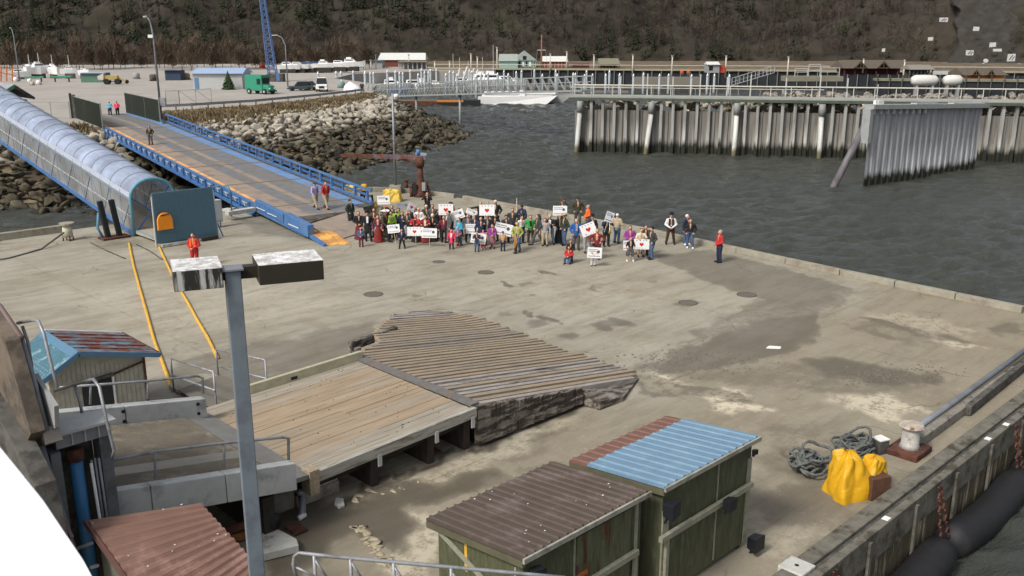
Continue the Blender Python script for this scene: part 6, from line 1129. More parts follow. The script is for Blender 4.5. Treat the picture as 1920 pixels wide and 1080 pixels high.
# angled gangway truss on the right float
ag = thing("angled_gangway", "pale truss gangway climbing to the right behind the pier", "gangway"); a, b = atv(1372, 160, 175), atv(1452, 136, 178)
for s_ in (0, 1.3): MB().bar(a + Vector((0, 0, s_)), b + Vector((0, 0, s_)), .1).build("chord", LGREY, ag)
m = MB()
for i in range(12): p = a.lerp(b, i / 11); m.bar(p, p + Vector((0, 0, 1.3)), .08)
m.bar(a + Vector((0, 0, .6)), b + Vector((0, 0, .6)), .05).build("web", LGREY, ag)
sf = thing("scaffold_frame", "pale open frames of a floating work platform left of the long pavilion", "frame", atv(1490, 143, 198), YAW)
for x0, x1, h_ in ((0, 2.6, 1.6), (2.8, 5.2, 2.4), (5.4, 9.2, 1.7)): MB().bar((x0, 0, 0), (x0, 0, h_), .14).bar((x1, 0, 0), (x1, 0, h_), .14).bar((x0, 0, h_), (x1, 0, h_), .14).bar((x0, 0, h_ * .5), (x1, 0, h_ * .5), .08).build("frame", LGREY, sf)
MB().box((-2, -.5, -1), (10, 3, 0)).build("hull", M("olive_cap"), sf)
# ================================================================== SHORE: vehicles, lamp posts, fence, yard
vn = thing("step_van", "bright green delivery step van on the parking area", "van", at(490, 176, ZU), YAW + R(-28)); GV = M("green_van_paint", (.03, .24, .15), .45, .06)
MB().hexa([(-2.6, -1, .55), (1.2, -1, .55), (1.2, 1, .55), (-2.6, 1, .55)], [(-2.55, -.95, 3.1), (1.05, -.95, 3.1), (1.05, .95, 3.1), (-2.55, .95, 3.1)]).build("body", GV, vn, bevel=.08); MB().hexa([(1.2, -.9, .55), (2.5, -.8, .55), (2.5, .8, .55), (1.2, .9, .55)], [(1.2, -.9, 1.6), (2.3, -.75, 1.35), (2.3, .75, 1.35), (1.2, .9, 1.6)]).build("bonnet", GV, vn, bevel=.08)
MB().box((1.12, -.8, 1.75), (1.215, .8, 2.6)).build("windscreen", GLASSD, vn); MB().box((.1, -1.03, 1.6), (.85, -.98, 2.5)).build("side_window", GLASSD, vn); MB().box((2.3, -.95, .4), (2.62, .95, .62)).build("bumper", BLACK, vn)
for y in (-.6, .6): MB().box((2.42, y - .12, .85), (2.53, y + .12, 1.1)).build("headlight", WHITEP, vn)
for x in (-1.7, 1.6):
    for y in (-.95, .95): w_ = MB().tube([(x, y - .14, .45), (x, y + .14, .45)], .45, 14).build("wheel", BLACK, vn); MB().tube([(x, y - .16 * (1 if y < 0 else -1), .45), (x, y - .145 * (1 if y < 0 else -1), .45)], .2, 10).build("rim", LGREY, w_)
def car(name, label, cat, px, py, rz, L_, W_, Hh, paint, lift=0, cab=(-.35, .15)):
    t = thing(name, label, cat, at(px, py, ZU), YAW + rz); g = .28 + lift; MB().hexa([(-L_/2, -W_/2, g), (L_/2, -W_/2, g), (L_/2, W_/2, g), (-L_/2, W_/2, g)], [(-L_/2, -W_/2*.95, g + Hh * .42), (L_/2 * .97, -W_/2*.9, g + Hh * .36), (L_/2 * .97, W_/2*.9, g + Hh * .36), (-L_/2, W_/2*.95, g + Hh * .42)]).build("body", paint, t, bevel=.06)
    c = MB().hexa([(cab[0]*L_, -W_/2*.92, g + Hh*.4), (cab[1]*L_ + .3, -W_/2*.92, g + Hh*.37), (cab[1]*L_ + .3, W_/2*.92, g + Hh*.37), (cab[0]*L_, W_/2*.92, g + Hh*.4)], [(cab[0]*L_ + .25, -W_/2*.75, g + Hh*.85), (cab[1]*L_ - .3, -W_/2*.75, g + Hh*.85), (cab[1]*L_ - .3, W_/2*.75, g + Hh*.85), (cab[0]*L_ + .25, W_/2*.75, g + Hh*.85)]).build("glasshouse", GLASSD, t, bevel=.03); MB().box((cab[0]*L_ + .22, -W_/2*.77, g + Hh*.85), (cab[1]*L_ - .28, W_/2*.77, g + Hh*.89)).build("roof", paint, t)
    for x in (-L_*.32, L_*.32):
        for y in (-W_/2*.9, W_/2*.9): MB().tube([(x, y - .1, .33), (x, y + .1, .33)], .33 + lift * .2, 12).build("wheel", BLACK, t)
    for y in (-W_*.33, W_*.33): MB().box((L_/2 - .05, y - .14, g + Hh*.2), (L_/2 + .02, y + .14, g + Hh*.3)).build("headlight", WHITEP, t)
    MB().box((L_/2 - .02, -W_*.22, g + Hh*.08), (L_/2 + .03, W_*.22, g + Hh*.26)).build("grille", BLACK, t); return t
car("pickup_truck", "white pickup truck facing the camera at the end of the parking area", "truck", 604, 171, R(-80), 5.2, 2.0, 2.1, WHITEP, .18, (-.3, .12))
car("parked_car", "silver grey parked car directly left of the white pickup", "car", 581, 169, R(-20), 4.4, 1.75, 1.45, M("silver_car", (.25, .30, .28), .35)); car("parked_car", "dark car parked furthest left of the white pickup", "car", 563, 170, R(-160), 4.4, 1.75, 1.45, M("dark_car", (.06, .07, .07), .35))
# covered white boat
wb = thing("covered_boat", "big bright white shrink wrapped boat on the bank end", "boat", at(660, 172, ZU), YAW + R(10)); MB().add([(-1.5, -1, 0), (2.0, -.4, 0), (2.0, .4, 0), (-1.5, 1, 0), (-1.3, -1.05, .9), (-.4, 0, 1.75), (.9, 0, 1.2), (2.2, 0, .25), (-1.3, 1.05, .9), (.8, -.9, .6), (.8, .9, .6)], [(0, 1, 9, 4), (4, 9, 6, 5), (9, 1, 7, 6), (1, 2, 7), (2, 10, 6, 7), (10, 8, 5, 6), (2, 3, 8, 10), (0, 4, 8, 3), (4, 5, 8)]).build("wrap", M("shrink_wrap", (.85, .85, .86), .4), wb, True); MB().box((-1.2, -.6, -.3), (1.2, .6, .0)).build("cradle", STEELD, wb)
# loader
ld = thing("yellow_loader", "old yellow loader tractor parked at the left of the parking area", "tractor", at(213, 158, ZU), YAW + R(10)); LY = M("loader_yellow", (.42, .32, .12), .6, .15, 3)
MB().box((-1.6, -.7, .8), (1.0, .7, 1.7)).build("body", LY, ld, bevel=.05); MB().bar((1.0, 0, 1.2), (2.4, 0, .6), .8, .25).build("arm", LY, ld); MB().hexa([(-2.6, -.9, .9), (-1.6, -.9, .9), (-1.6, .9, .9), (-2.6, .9, .9)], [(-2.7, -.9, 1.6), (-1.5, -.9, 2.2), (-1.5, .9, 2.2), (-2.7, .9, 1.6)]).build("bucket", M("pale_bucket", (.55, .5, .45), .6), ld)
for x in (-1.1, .9):
    for y in (-.8, .8): MB().tube([(x, y - .2, .55), (x, y + .2, .55)], .55, 12).build("wheel", BLACK, ld)
MB().tube([(2.5, 0, .5), (2.5, .3, .5)], .4, 10).build("spare_wheel", BLACK, ld)
def lampost(px, py, yt, arm, label, second=False, v=None):
    b = at(px, py, ZU); u_, v_ = toside(b); top = atv(px, yt, v_); h = top.z - ZU; t = thing("street_lamp", label, "lamp post", b, YAW); MB().tube([(0, 0, 0), (0, 0, h * .82), (arm * .25, 0, h * .96), (arm * .6, 0, h)], [.15, .1, .08, .07], 8).build("pole", STEEL, t, True); MB().bar((arm * .55, 0, h + .02), (arm, 0, h - .02), .3, .16).build("lamp_head", LGREY, t)
    if second: MB().box((-.55, -.2, h * .80), (0, .2, h * .83)).build("second_lamp", WHITEP, t); MB().box((-.3, -.3, 0), (.3, .3, .8)).build("footing", CONC, t); MB().box((.15, -.4, 1.6), (.75, -.1, 2.6)).build("switch_box", GREY, t)
lampost(303, 226, 31, -.9, "tall grey street lamp at the head of the blue ramp", True); lampost(37, 152, 52, -.6, "tall slim street lamp at the far left behind the yard"); lampost(540, 166, 66, -2.3, "street lamp with a left arm beside the blue lattice boom")
# blue lattice crane boom
bc = thing("lattice_crane", "tall blue lattice crane boom rising out of the picture top", "crane", atv(516, 152, 200), YAW); bc.location.z = ZU; BL3 = M("crane_blue", (.10, .17, .34), .6, .1); Ht = 27.0
def cc(i, z): f = z / Ht; w_ = .85 * (1 - f) + .25 * f; x = -.35 - 1.9 * f; return Vector((x + (w_ if i in (1, 2) else -w_), (w_ if i > 1 else -w_), z))
for i in range(4): MB().tube([cc(i, .6), cc(i, Ht)], .11, 5).build("chord", BL3, bc)
m = MB(); n_ = 22
for j in range(n_):
    z0, z1 = .6 + (Ht - .6) * j / n_, .6 + (Ht - .6) * (j + 1) / n_
    for i in range(4): m.bar(cc(i, z0), cc((i + 1) % 4, z1), .1).bar(cc(i, z1), cc((i + 1) % 4, z1), .08)
m.build("lattice", BL3, bc); MB().box((-1.5, -1.2, 0), (1.9, 1.2, 1.6)).build("machinery", STEELD, bc); MB().box((.6, -1.3, .2), (1.3, -1.22, 1.8)).build("blue_door", BLUEP, bc)
# guard rail
gr = thing("guard_rail", "long grey crash barrier along the top of the rock bank", "guard rail"); G = [at(x, y, ZU) for x, y in [(300, 208), (360, 205), (420, 201), (480, 197), (540, 191), (600, 185), (650, 179), (682, 175)]]
for a, b in zip(G, G[1:]): MB().bar(a + Vector((0, 0, .62)), b + Vector((0, 0, .62)), .1, .34).build("beam", M("barrier_grey", (.26, .28, .29), .6), gr)
L_ = [G[0].lerp(G[1], .5)]; 
for i in range(15):
    f = i / 14 * (len(G) - 1); k = min(int(f), len(G) - 2); q = G[k].lerp(G[k + 1], f - k); MB().bar((q.x, q.y, ZU - .1), (q.x, q.y, ZU + .85), .16).build("barrier_post", GREY, gr)
# chain link gates/fence
WIRE = glassy("chain_link", (.35, .36, .33), .22, .8)
def fence(label, pts, h=1.9, diag=False, mesh=True):
    t = thing("chain_link_fence", label, "fence"); P = [at(x, y, ZU) for x, y in pts]
    for i, a in enumerate(P):
        MB().tube([a, a + Vector((0, 0, h))], .05, 6).build("fence_post", GREY, t)
        if i < len(P) - 1:
            b = P[i + 1]; MB().tube([a + Vector((0, 0, h)), b + Vector((0, 0, h))], .035, 5).build("top_rail", GREY, t)
            if mesh: MB().add([a, b, b + Vector((0, 0, h)), a + Vector((0, 0, h))], [(0, 1, 2, 3)]).build("wire_mesh", WIRE, t)
            if diag: MB().tube([a + Vector((0, 0, h)), b], .03, 5).build("brace", GREY, t)
    return t
fence("chain link fence panel right of the ramp head street lamp", [(312, 196), (337, 195)]); fence("thin braced chain link fence before the pale blue roofed shed", [(337, 195), (368, 193), (397, 191)], diag=True, mesh=False); fence("chain link fence crossing the ground left of the ramp gate", [(60, 222), (97, 222), (132, 222)])
# conifer by warehouse
cf = thing("small_conifer", "small round dark green conifer in front of the white shed", "tree", at(429, 168, ZU)); T = conifer(420, 3.1, 1.35); o = fast_mesh("crown", T.reshape(-1, 3), np.arange(T.size // 3).reshape(-1, 3), M("spruce_green", (.03, .055, .022), .9, .3, 3)); o.parent = cf; MB().tube([(0, 0, 0), (0, 0, 1.2)], .1, 6).build("trunk", RUST, cf)
# boatyard along the left and centre
for a in [(36,143,210,5,"white boat under an orange cover at the far left"), (57,137,215,5.2,"white round hulled boat left of the white tower in the yard"), (75,136,216,6.5,"white boat with a tall tower in the left yard"), (100,137,215,5.5,"large white domed boat right of the tower boat"), (158,139,212,4,"small white domed boat at the right of the left yard"), (131,136,214,4,"blue and white boat with a thin mast in the left yard")]:
    o = boat("yard_boat", a[0], a[1], a[2], a[3], a[4], zb=atv(a[0], a[1], a[2]).z, hd=R(random.uniform(-60, 60)), cabin=2 if "tower" in a[4] else 1, mast=3 if "mast" in a[4] or "tower" in a[4] else 0, hf=1.5); MB().box((-1, -.5, -1.6), (1, .5, -.2)).build("cradle", STEELD, o)
for a in [(540,128,245,6.5,"white hull first from the left in the centre boatyard"), (558,127,246,6,"white hull second from the left in the centre boatyard"), (576,127,247,6,"white hull with a blue cover above in the centre boatyard"), (592,126,247,5.5,"white hull just right of the blue covered boat"), (608,125,246,6,"tall white cabin boat with a flag in the centre boatyard"), (636,124,246,6,"white hull left of the grey sheds in the centre boatyard"), (658,123,246,7,"large white cabin boat at the right end of the boatyard")]:
    o = boat("yard_boat", a[0], a[1], a[2], a[3], a[4], zb=atv(a[0], a[1], a[2]).z, hd=R(random.uniform(-15, 15)), cabin=1 + ("cabin" in a[4]), cover=BLH if "blue cover" in a[4] else None); MB().box((-2, -.6, -1.4), (2, .6, -.2)).build("cradle", DARKHOLE, o)
for x0, x1, y, lab in ((47, 82, 145, "long green steel beam stacked at left in the yard"), (97, 134, 144, "second long green steel beam right of the first in the yard")):
    a, b = atv(x0, y, 198), atv(x1, y - .5, 198); t = thing("steel_beam", lab, "beam"); MB().bar(a, b, .3, .35).build("beam", M("beam_green", (.06, .24, .16), .6), t)
    for f in (.15, .85): q = a.lerp(b, f); MB().bar((q.x, q.y, ZU), (q.x, q.y, q.z - .15), .25).build("trestle", RUST, t)
t = thing("orange_rack", "orange steel rack at the far left in the yard", "rack", atv(12, 150, 200), YAW); t.location.z = ZU
for x in (-1.2, 0, 1.2): MB().bar((x, 0, 0), (x + .5, 0, 3.2), .2).build("upright", M("orange_rack_paint", (.45, .13, .04), .7), t)
MB().bar((-1.4, 0, 1.9), (2.0, 0, 1.2), .2).build("shelf", M("orange_rack_paint"), t)
random.seed(8)
for i, (px, py, w_, c_, lab) in enumerate([(30,153,1.0,WHITEP,"pale round tub at the left end of the yard"), (56,155,.9,WHITEP,"white drum under the first green beam"), (61,160,.8,M("cream_drum",(.5,.42,.34),.7),"cream drum beside the white float"), (73,159,1.0,WHITEP,"bright white float on the gravel in front of the yard"), (256,148,1.5,GREY,"grey skip between the loader and the dark blue container"), (288,152,1.6,STEELD,"dark low trailer near the dark blue container"), (350,149,1.6,M("tan_pile",(.3,.22,.13),.9),"tan heap beside the dark blue container"), (640,165,1.4,M("teal_gear",(.2,.3,.28),.7),"grey green gear heap right of the white pickup"), (578,125,1.8,TARP,"small yellow machine among the boats on shore"), (492,128,1.8,M("red_gear",(.3,.05,.04),.7),"red machine left of the blue lattice boom")]):
    t = thing("yard_item", lab, "equipment", at(px, py, ZU), YAW); MB().tube([(0, 0, 0), (0, 0, w_ * .7), (0, 0, w_ * .9)], [w_ * .45, w_ * .5, w_ * .25], 10).build("body", c_, t, True); MB().bar((-w_ * .5, -.1, .15), (w_ * .6, -.1, .2), .2).build("base", STEELD, t)
# ================================================================== PEOPLE
def remesh(parts, voxel, name):
    """union of overlapping balls and tapered limbs into one continuous skin"""
    m = MB()
    for c, r in parts: m.ball(c, r, 12, 8)
    me = bpy.data.meshes.new(name); me.from_pydata(m.v, [], m.f); o = bpy.data.objects.new(name, me); COL.objects.link(o)
    md = o.modifiers.new("r", 'REMESH'); md.mode = 'VOXEL'; md.voxel_size = voxel; md.use_smooth_shade = True
    ms = o.modifiers.new("s", 'SMOOTH'); ms.iterations = 2; ms.factor = .5
    dg_ = bpy.context.evaluated_depsgraph_get(); out = bpy.data.meshes.new_from_object(o.evaluated_get(dg_)); out.name = name
    bpy.data.objects.remove(o); bpy.data.meshes.remove(me); return out
def limb(a, b, ra, rb, out, flat=1.0):
    a, b = Vector(a), Vector(b); n = max(3, int((b - a).length / (min(ra, rb) * .55)))
    for i in range(n + 1):
        t = i / n; r = ra + (rb - ra) * t; out.append((a.lerp(b, t), (r, r * flat, r)))
ARM = { # elbow and hand of the right (-x) and left (+x) arm; figure faces -y, 1.75 m tall
 "down": (((-.27, .02, 1.13), (-.27, -.04, .87)), ((.27, .02, 1.13), (.27, -.04, .87))),
 "clasp": (((-.28, .0, 1.14), (-.06, -.2, 1.0)), ((.28, .0, 1.14), (.05, -.21, 1.0))),
 "pocket": (((-.30, .05, 1.15), (-.20, -.08, .95)), ((.30, .05, 1.15), (.20, -.08, .95))),
 "sign": (((-.27, -.1, 1.18), (-.17, -.36, 1.22)), ((.27, -.1, 1.18), (.17, -.36, 1.22))),
 "up": (((-.28, .0, 1.14), (-.16, -.26, 1.28)), ((.27, -.14, 1.50), (.12, -.22, 1.74))),
 "photo": (((-.27, -.18, 1.3), (-.07, -.24, 1.56)), ((.27, -.18, 1.3), (.07, -.24, 1.56))),
 "cross": (((-.27, -.06, 1.16), (.10, -.23, 1.2)), ((.27, -.06, 1.16), (-.1, -.24, 1.16))),
 "hips": (((-.38, .08, 1.18), (-.2, -.02, 1.02)), ((.38, .08, 1.18), (.2, -.02, 1.02))),
 "point": (((-.42, -.05, 1.38), (-.66, -.1, 1.36)), ((.27, .02, 1.13), (.27, -.04, .87))),
 "swing": (((-.27, -.08, 1.14), (-.24, -.26, .95)), ((.27, .1, 1.14), (.26, .18, .9)))}
LEG = {"stand": (((-.105, -.01, .50), (-.12, .02, .09)), ((.105, -.01, .50), (.12, .02, .09))),
 "wide": (((-.14, -.02, .50), (-.2, .02, .09)), ((.14, -.02, .50), (.2, .02, .09))),
 "ease": (((-.10, .0, .50), (-.1, .03, .09)), ((.12, -.08, .50), (.17, -.08, .09))),
 "walk": (((-.1, -.16, .52), (-.1, -.30, .09)), ((.1, .04, .50), (.1, .34, .13))),
 "kneel": (((-.14, -.36, .42), (-.15, -.30, .09)), ((.14, -.34, .12), (.16, .02, .1)))}
PM = {}
def kz(leg): return -.42 if leg == "kneel" else 0.0
def body_mesh(arm, leg):
    k = ("body", arm, leg)
    if k in PM: return PM[k]
    dz = Vector((0, 0, kz(leg))); P = []
    limb(Vector((0, .01, .95)) + dz, Vector((0, .0, 1.36)) + dz, .12, .13, P, .8); limb(Vector((0, 0, 1.36)) + dz, Vector((0, -.0, 1.54)) + dz, .07, .055, P)
    P.append((Vector((0, -.015, 1.645)) + dz, (.078, .095, .115))); P.append((Vector((0, -.035, 1.585)) + dz, (.055, .065, .05))); P.append((Vector((0, -.112, 1.625)) + dz, (.016, .022, .03)))
    for s_ in (-1, 1): P.append((Vector((s_ * .08, .0, 1.63)) + dz, (.015, .025, .035)))
    for s_, (el, ha) in zip((-1, 1), ARM[arm]):
        el, ha = Vector(el) + dz, Vector(ha) + dz; sh_ = Vector((s_ * .18, .0, 1.42)) + dz; limb(sh_, el, .05, .04, P); limb(el, ha, .04, .028, P); d = (ha - el).normalized(); P.append((ha + d * .045, (.042, .035, .05)))
    for s_, (kn, an) in zip((-1, 1), LEG[leg]):
        hp_ = Vector((s_ * .095, .01, .93)) + dz; limb(hp_, kn, .085, .055, P); limb(kn, an, .052, .036, P); limb(Vector(an) + Vector((0, .02, -.04)), Vector(an) + Vector((0, -.14, -.055)), .036, .03, P)
    me = remesh(P, .017, "body"); me.materials.append(SKIN)
    # five separate fingers rooted in each palm, curled; eyes and mouth on the face
    m = MB()
    for s_, (el, ha) in zip((-1, 1), ARM[arm]):
        el, ha = Vector(el) + dz, Vector(ha) + dz; d = (ha - el).normalized(); sd_ = Vector((0, 1, 0)) if abs(d.x) > .6 else Vector((1, 0, 0)); sd_ = (sd_ - d * sd_.dot(d)).normalized(); c_ = d.cross(sd_) * (1 if d.cross(sd_).y < 0 or abs(d.cross(sd_).y) < .1 else -1)
        for j, L_ in enumerate((.065, .078, .074, .058)):
            b = ha + d * .07 + sd_ * (-.027 + .018 * j); m.tube([b, b + d * L_ * .55 + c_ * .008, b + d * L_ * .8 + c_ * .028], [.0095, .009, .007], 5)
        b = ha + d * .03 - sd_ * .035; m.tube([b, b - sd_ * .025 + d * .03 + c_ * .015, b - sd_ * .02 + d * .055 + c_ * .028], [.012, .010, .008], 5)
    bm = bmesh.new(); bm.from_mesh(me); me2 = bpy.data.meshes.new("f"); me2.from_pydata(m.v, [], m.f); bm.from_mesh(me2)
    nf = len(bm.faces); e = MB()
    for s_ in (-1, 1): e.ball(Vector((s_ * .03, -.103, 1.65)) + dz, (.012, .008, .008), 6, 4)
    e.ball(Vector((0, -.1, 1.578)) + dz, (.024, .012, .006), 6, 4)
    me3 = bpy.data.meshes.new("e"); me3.from_pydata(e.v, [], e.f); bm.from_mesh(me3); bm.faces.ensure_lookup_table()
    for f in bm.faces[nf:]: f.material_index = 1
    bm.to_mesh(me); bm.free(); me.materials.append(M("eyes_and_lips", (.09, .035, .03), .5)); me.polygons.foreach_set("use_smooth", [True] * len(me.polygons)); PM[k] = me; return me
def top_mesh(arm, leg, style):
    k = ("top", arm, leg, style)
    if k in PM: return PM[k]
    dz = Vector((0, 0, kz(leg))); P = []; hem = {"jacket": .88, "long": .62, "shirt": .95, "coat": .42, "tee": .95}[style]; bulk = {"jacket": 1.0, "long": 1.02, "shirt": .9, "coat": 1.05, "tee": .9}[style]
    lowz = max(hem, .55 if leg == "kneel" else 0)
    if hem < .85 and leg != "kneel": limb(Vector((0, .01, hem)), Vector((0, .01, .95)), .22 if style == "coat" else .19, .165, P, .8)
    limb(Vector((0, .01, max(hem, .9))) + dz, Vector((0, .01, 1.12)) + dz, .165 * bulk, .152 * bulk, P, .76); limb(Vector((-.05, .01, 1.12)) + dz, Vector((-.07, .0, 1.36)) + dz, .13 * bulk, .125 * bulk, P, .85); limb(Vector((.05, .01, 1.12)) + dz, Vector((.07, .0, 1.36)) + dz, .13 * bulk, .125 * bulk, P, .85)
    limb(Vector((-.16, .0, 1.415)) + dz, Vector((.16, .0, 1.415)) + dz, .075, .075, P); limb(Vector((0, .02, 1.42)) + dz, Vector((0, .015, 1.51)) + dz, .085, .07, P)
    for s_, (el, ha) in zip((-1, 1), ARM[arm]):
        el, ha = Vector(el) + dz, Vector(ha) + dz; sh_ = Vector((s_ * .175, .0, 1.42)) + dz; limb(sh_, el, .075 * bulk, .06 * bulk, P)
        if style != "tee": limb(el, ha, .06 * bulk, .046, P)
    me = remesh(P, .022, "jacket"); PM[k] = me; return me
def legs_mesh(leg, style):
    k = ("legs", leg, style)
    if k in PM: return PM[k]
    dz = Vector((0, 0, kz(leg))); P = []
    if style in ("skirt", "dress"):
        n = 12; zb_ = .45 if style == "skirt" else .06; rb_ = .22 if style == "skirt" else .30
        for i in range(n + 1): t = i / n; z = .98 - (.98 - zb_) * t; r = .15 + (rb_ - .15) * t ** .9; P.append((Vector((0, .01, z)), (r, r * .85, .08)))
        return PM.setdefault(k, remesh(P, .026, "skirt"))
    limb(Vector((0, .01, .9)) + dz, Vector((0, .01, 1.0)) + dz, .155, .15, P, .8)
    for s_, (kn, an) in zip((-1, 1), LEG[leg]):
        hp_ = Vector((s_ * .095, .01, .9)) + dz; limb(hp_, kn, .112, .078, P)
        if style == "long": limb(kn, Vector(an) + Vector((0, .01, -.01)), .078, .066, P)
        else: limb(kn, Vector(kn).lerp(Vector(an), .15), .078, .08, P)
    return PM.setdefault(k, remesh(P, .022, "trousers"))
def shoes_mesh(leg):
    k = ("shoes", leg)
    if k in PM: return PM[k]
    P = []
    for kn, an in LEG[leg]: a = Vector(an); limb(a + Vector((0, .03, -.035)), a + Vector((0, -.17, -.048)), .056, .044, P); P.append((a + Vector((0, .02, .02)), (.055, .06, .05)))
    return PM.setdefault(k, remesh(P, .018, "shoes"))
def hair_mesh(style, leg):
    k = ("hair", style, kz(leg))
    if k in PM: return PM[k]
    dz = Vector((0, 0, kz(leg))); P = []; c = Vector((0, .012, 1.665)) + dz
    if style == "short": P = [(c + Vector((0, .01, .02)), (.088, .098, .095))]
    elif style == "long": P = [(c + Vector((0, .01, .02)), (.092, .1, .1))]; limb(c + Vector((0, .05, 0)), c + Vector((0, .09, -.27)), .085, .09, P, .6)
    elif style == "beanie": P = [(c + Vector((0, -.002, .035)), (.094, .104, .09))]; limb(c + Vector((-.0, 0, .02)), c + Vector((0, 0, .03)), .098, .098, P)
    elif style == "cap": P = [(c + Vector((0, 0, .03)), (.092, .102, .085))]; limb(c + Vector((0, -.09, .03)), c + Vector((0, -.17, .02)), .04, .03, P); limb(c + Vector((-.05, -.1, .03)), c + Vector((.05, -.1, .03)), .03, .03, P)
    elif style == "hood": P = [(c + Vector((0, .025, .01)), (.11, .12, .125))]; limb(c + Vector((0, .05, -.05)), c + Vector((0, .05, -.17)), .11, .12, P)
    elif style in ("tophat", "cowboy"):
        m = MB(); R_ = .15 if style == "tophat" else .24; hh = .17 if style == "tophat" else .13; n = 20; V = []; 
        prof = [(.085, .0), (R_, .015 if style == "tophat" else .04), (R_, .03 if style == "tophat" else .055), (.098, .03), (.092, hh), (.0, hh + .01)]
        for i in range(n):
            a = 2 * math.pi * i / n
            for r, z in prof: V.append((r * math.cos(a), r * math.sin(a), z + (.05 * abs(math.cos(a)) ** 2 if style == "cowboy" and r > .2 else 0)))
        F = [(i * 6 + j, ((i + 1) % n) * 6 + j, ((i + 1) % n) * 6 + j + 1, i * 6 + j + 1) for i in range(n) for j in range(5)]
        V = [(x, y + .01, z + 1.695 + dz.z) for x, y, z in V]; me = bpy.data.meshes.new("hat"); me.from_pydata(V, [], F); me.update(); PM[k] = me; return me
    return PM.setdefault(k, remesh(P, .018, "hair"))
def cloth(col):
    key = "cloth_%d_%d_%d" % tuple(round(c * 255) for c in col)
    return M(key, col, .85, .22, 9, .25)
COLR = dict(black=(.018,.018,.02), navy=(.02,.028,.06), dgreen=(.03,.045,.03), olive=(.05,.045,.025), brown=(.09,.05,.03), dbrown=(.05,.032,.022), grey=(.09,.09,.09), lgrey=(.3,.3,.31), white=(.72,.72,.74), cream=(.6,.57,.42), beige=(.42,.35,.24), red=(.42,.03,.03), dred=(.20,.025,.022), maroon=(.13,.025,.04), orange=(.75,.12,.02), lime=(.25,.42,.05), green=(.04,.30,.06), turq=(.03,.30,.45), blue=(.02,.10,.35), purple=(.25,.05,.22), pink=(.6,.14,.2), jeans=(.06,.10,.18), ljeans=(.16,.24,.36), khaki=(.35,.29,.2), lav=(.32,.32,.6), ochre=(.33,.17,.06), lolive=(.30,.34,.10), tan=(.45,.28,.14), skyb=(.12,.42,.6), patt=(.28,.12,.16), hotpink=(.7,.05,.12), charcoal=(.045,.047,.05))
HAIRC = dict(black=(.012,.01,.01), brown=(.06,.03,.018), blond=(.35,.22,.1), grey=(.3,.29,.28), white=(.7,.68,.64))
def person(px, ytop, h, label, top, bot, arm="down", leg="stand", tstyle="jacket", bstyle="long", hair=("short", "brown"), hat=None, shoe="black", face=0.0, group=None, z=0.0, ground=None, inner=None):
    if ground is None: p = at(px, ytop, z + h * (.76 if leg == 'kneel' else .99)); p = Vector((p.x, p.y, z))
    else: p = ground
    s_ = h / 1.76; me = body_mesh(arm, leg); o = bpy.data.objects.new("person", me); COL.objects.link(o); o.location = p; o.rotation_euler.z = YAW + R(face) + R(random.uniform(-8, 8)); ws = s_ * random.uniform(.97, 1.08); o.scale = (ws * 1.14, ws * 1.14, s_)
    if leg == "kneel": pass
    tag(o, label, "person", group)
    def part(name, mesh, col):
        c = bpy.data.objects.new(name, mesh); COL.objects.link(c); c.parent = o
        if not mesh.materials: mesh.materials.append(None)
        c.material_slots[0].link = 'OBJECT'; c.material_slots[0].material = cloth(col); return c
    part("coat" if tstyle in ("coat", "long") else ("jacket" if tstyle == "jacket" else "shirt"), top_mesh(arm, leg, tstyle), COLR[top])
    part({"long": "trousers", "short": "shorts"}.get(bstyle, bstyle), legs_mesh(leg, bstyle), COLR[bot])
    part("shoes", shoes_mesh(leg), COLR[shoe])
    if hair: part("hair", hair_mesh(hair[0], leg), HAIRC[hair[1]])
    if hat: part("hat" if hat[0] != "hood" else "hood", hair_mesh(hat[0], leg), COLR[hat[1]])
    if inner:
        m = MB(); w_, z0, z1, yy = {"shirtfront": (.045, 1.1, 1.46, -.128), "vest": (.0, 0, 0, 0)}.get(inner[0], (.05, 1.1, 1.44, -.13)); dz = kz(leg)
        if inner[0] == "vest":
            for sx in (-1, 1): m.hexa([(sx * .05, -.135, .98 + dz), (sx * .15, -.11, .98 + dz), (sx * .15, -.06, .98 + dz), (sx * .05, -.09, .98 + dz)][::sx], [(sx * .04, -.125, 1.46 + dz), (sx * .125, -.1, 1.46 + dz), (sx * .125, -.02, 1.48 + dz), (sx * .04, -.04, 1.48 + dz)][::sx])
            nm = "vest"
        else: m.hexa([(-w_, yy, z0 + dz), (w_, yy, z0 + dz), (w_, yy + .03, z0 + dz), (-w_, yy + .03, z0 + dz)], [(-w_ * 1.3, yy + .03, z1 + dz), (w_ * 1.3, yy + .03, z1 + dz), (w_, yy + .06, z1 + dz), (-w_, yy + .06, z1 + dz)]); nm = "shirt_front"
        m.build(nm, cloth(COLR[inner[1]]), o)
    return o
CG = None
P_ = person
P_(656,375,1.68,"person in a dark green long coat and beanie at the crowd's far left","dgreen","navy","pocket","ease","long",hat=("beanie","dgreen"),face=60)
P_(672,397,1.66,"person in a black jacket and maroon long skirt behind the top hatted man","black","maroon","clasp","stand","jacket","dress",hair=("short","black"),face=20)
P_(688,397,1.76,"person in a black top hat, dark coat and white shirt near the left end","black","black","down","ease","long",hat=("tophat","black"),inner=("shirtfront","white"),face=15)
P_(701,391,1.76,"person in a brown jacket and dark jeans behind the top hatted man","brown","jeans","cross","ease",hair=("short","brown"),face=-20)
P_(708,404,1.6,"person in a long red brown dress to the right of the top hatted man","maroon","dred","down","stand","shirt","dress",hair=("long","brown"))
P_(676,427,1.12,"small child in a jean jacket between the long skirts at the left","jeans","maroon","clasp","stand",hair=("short","blond"))
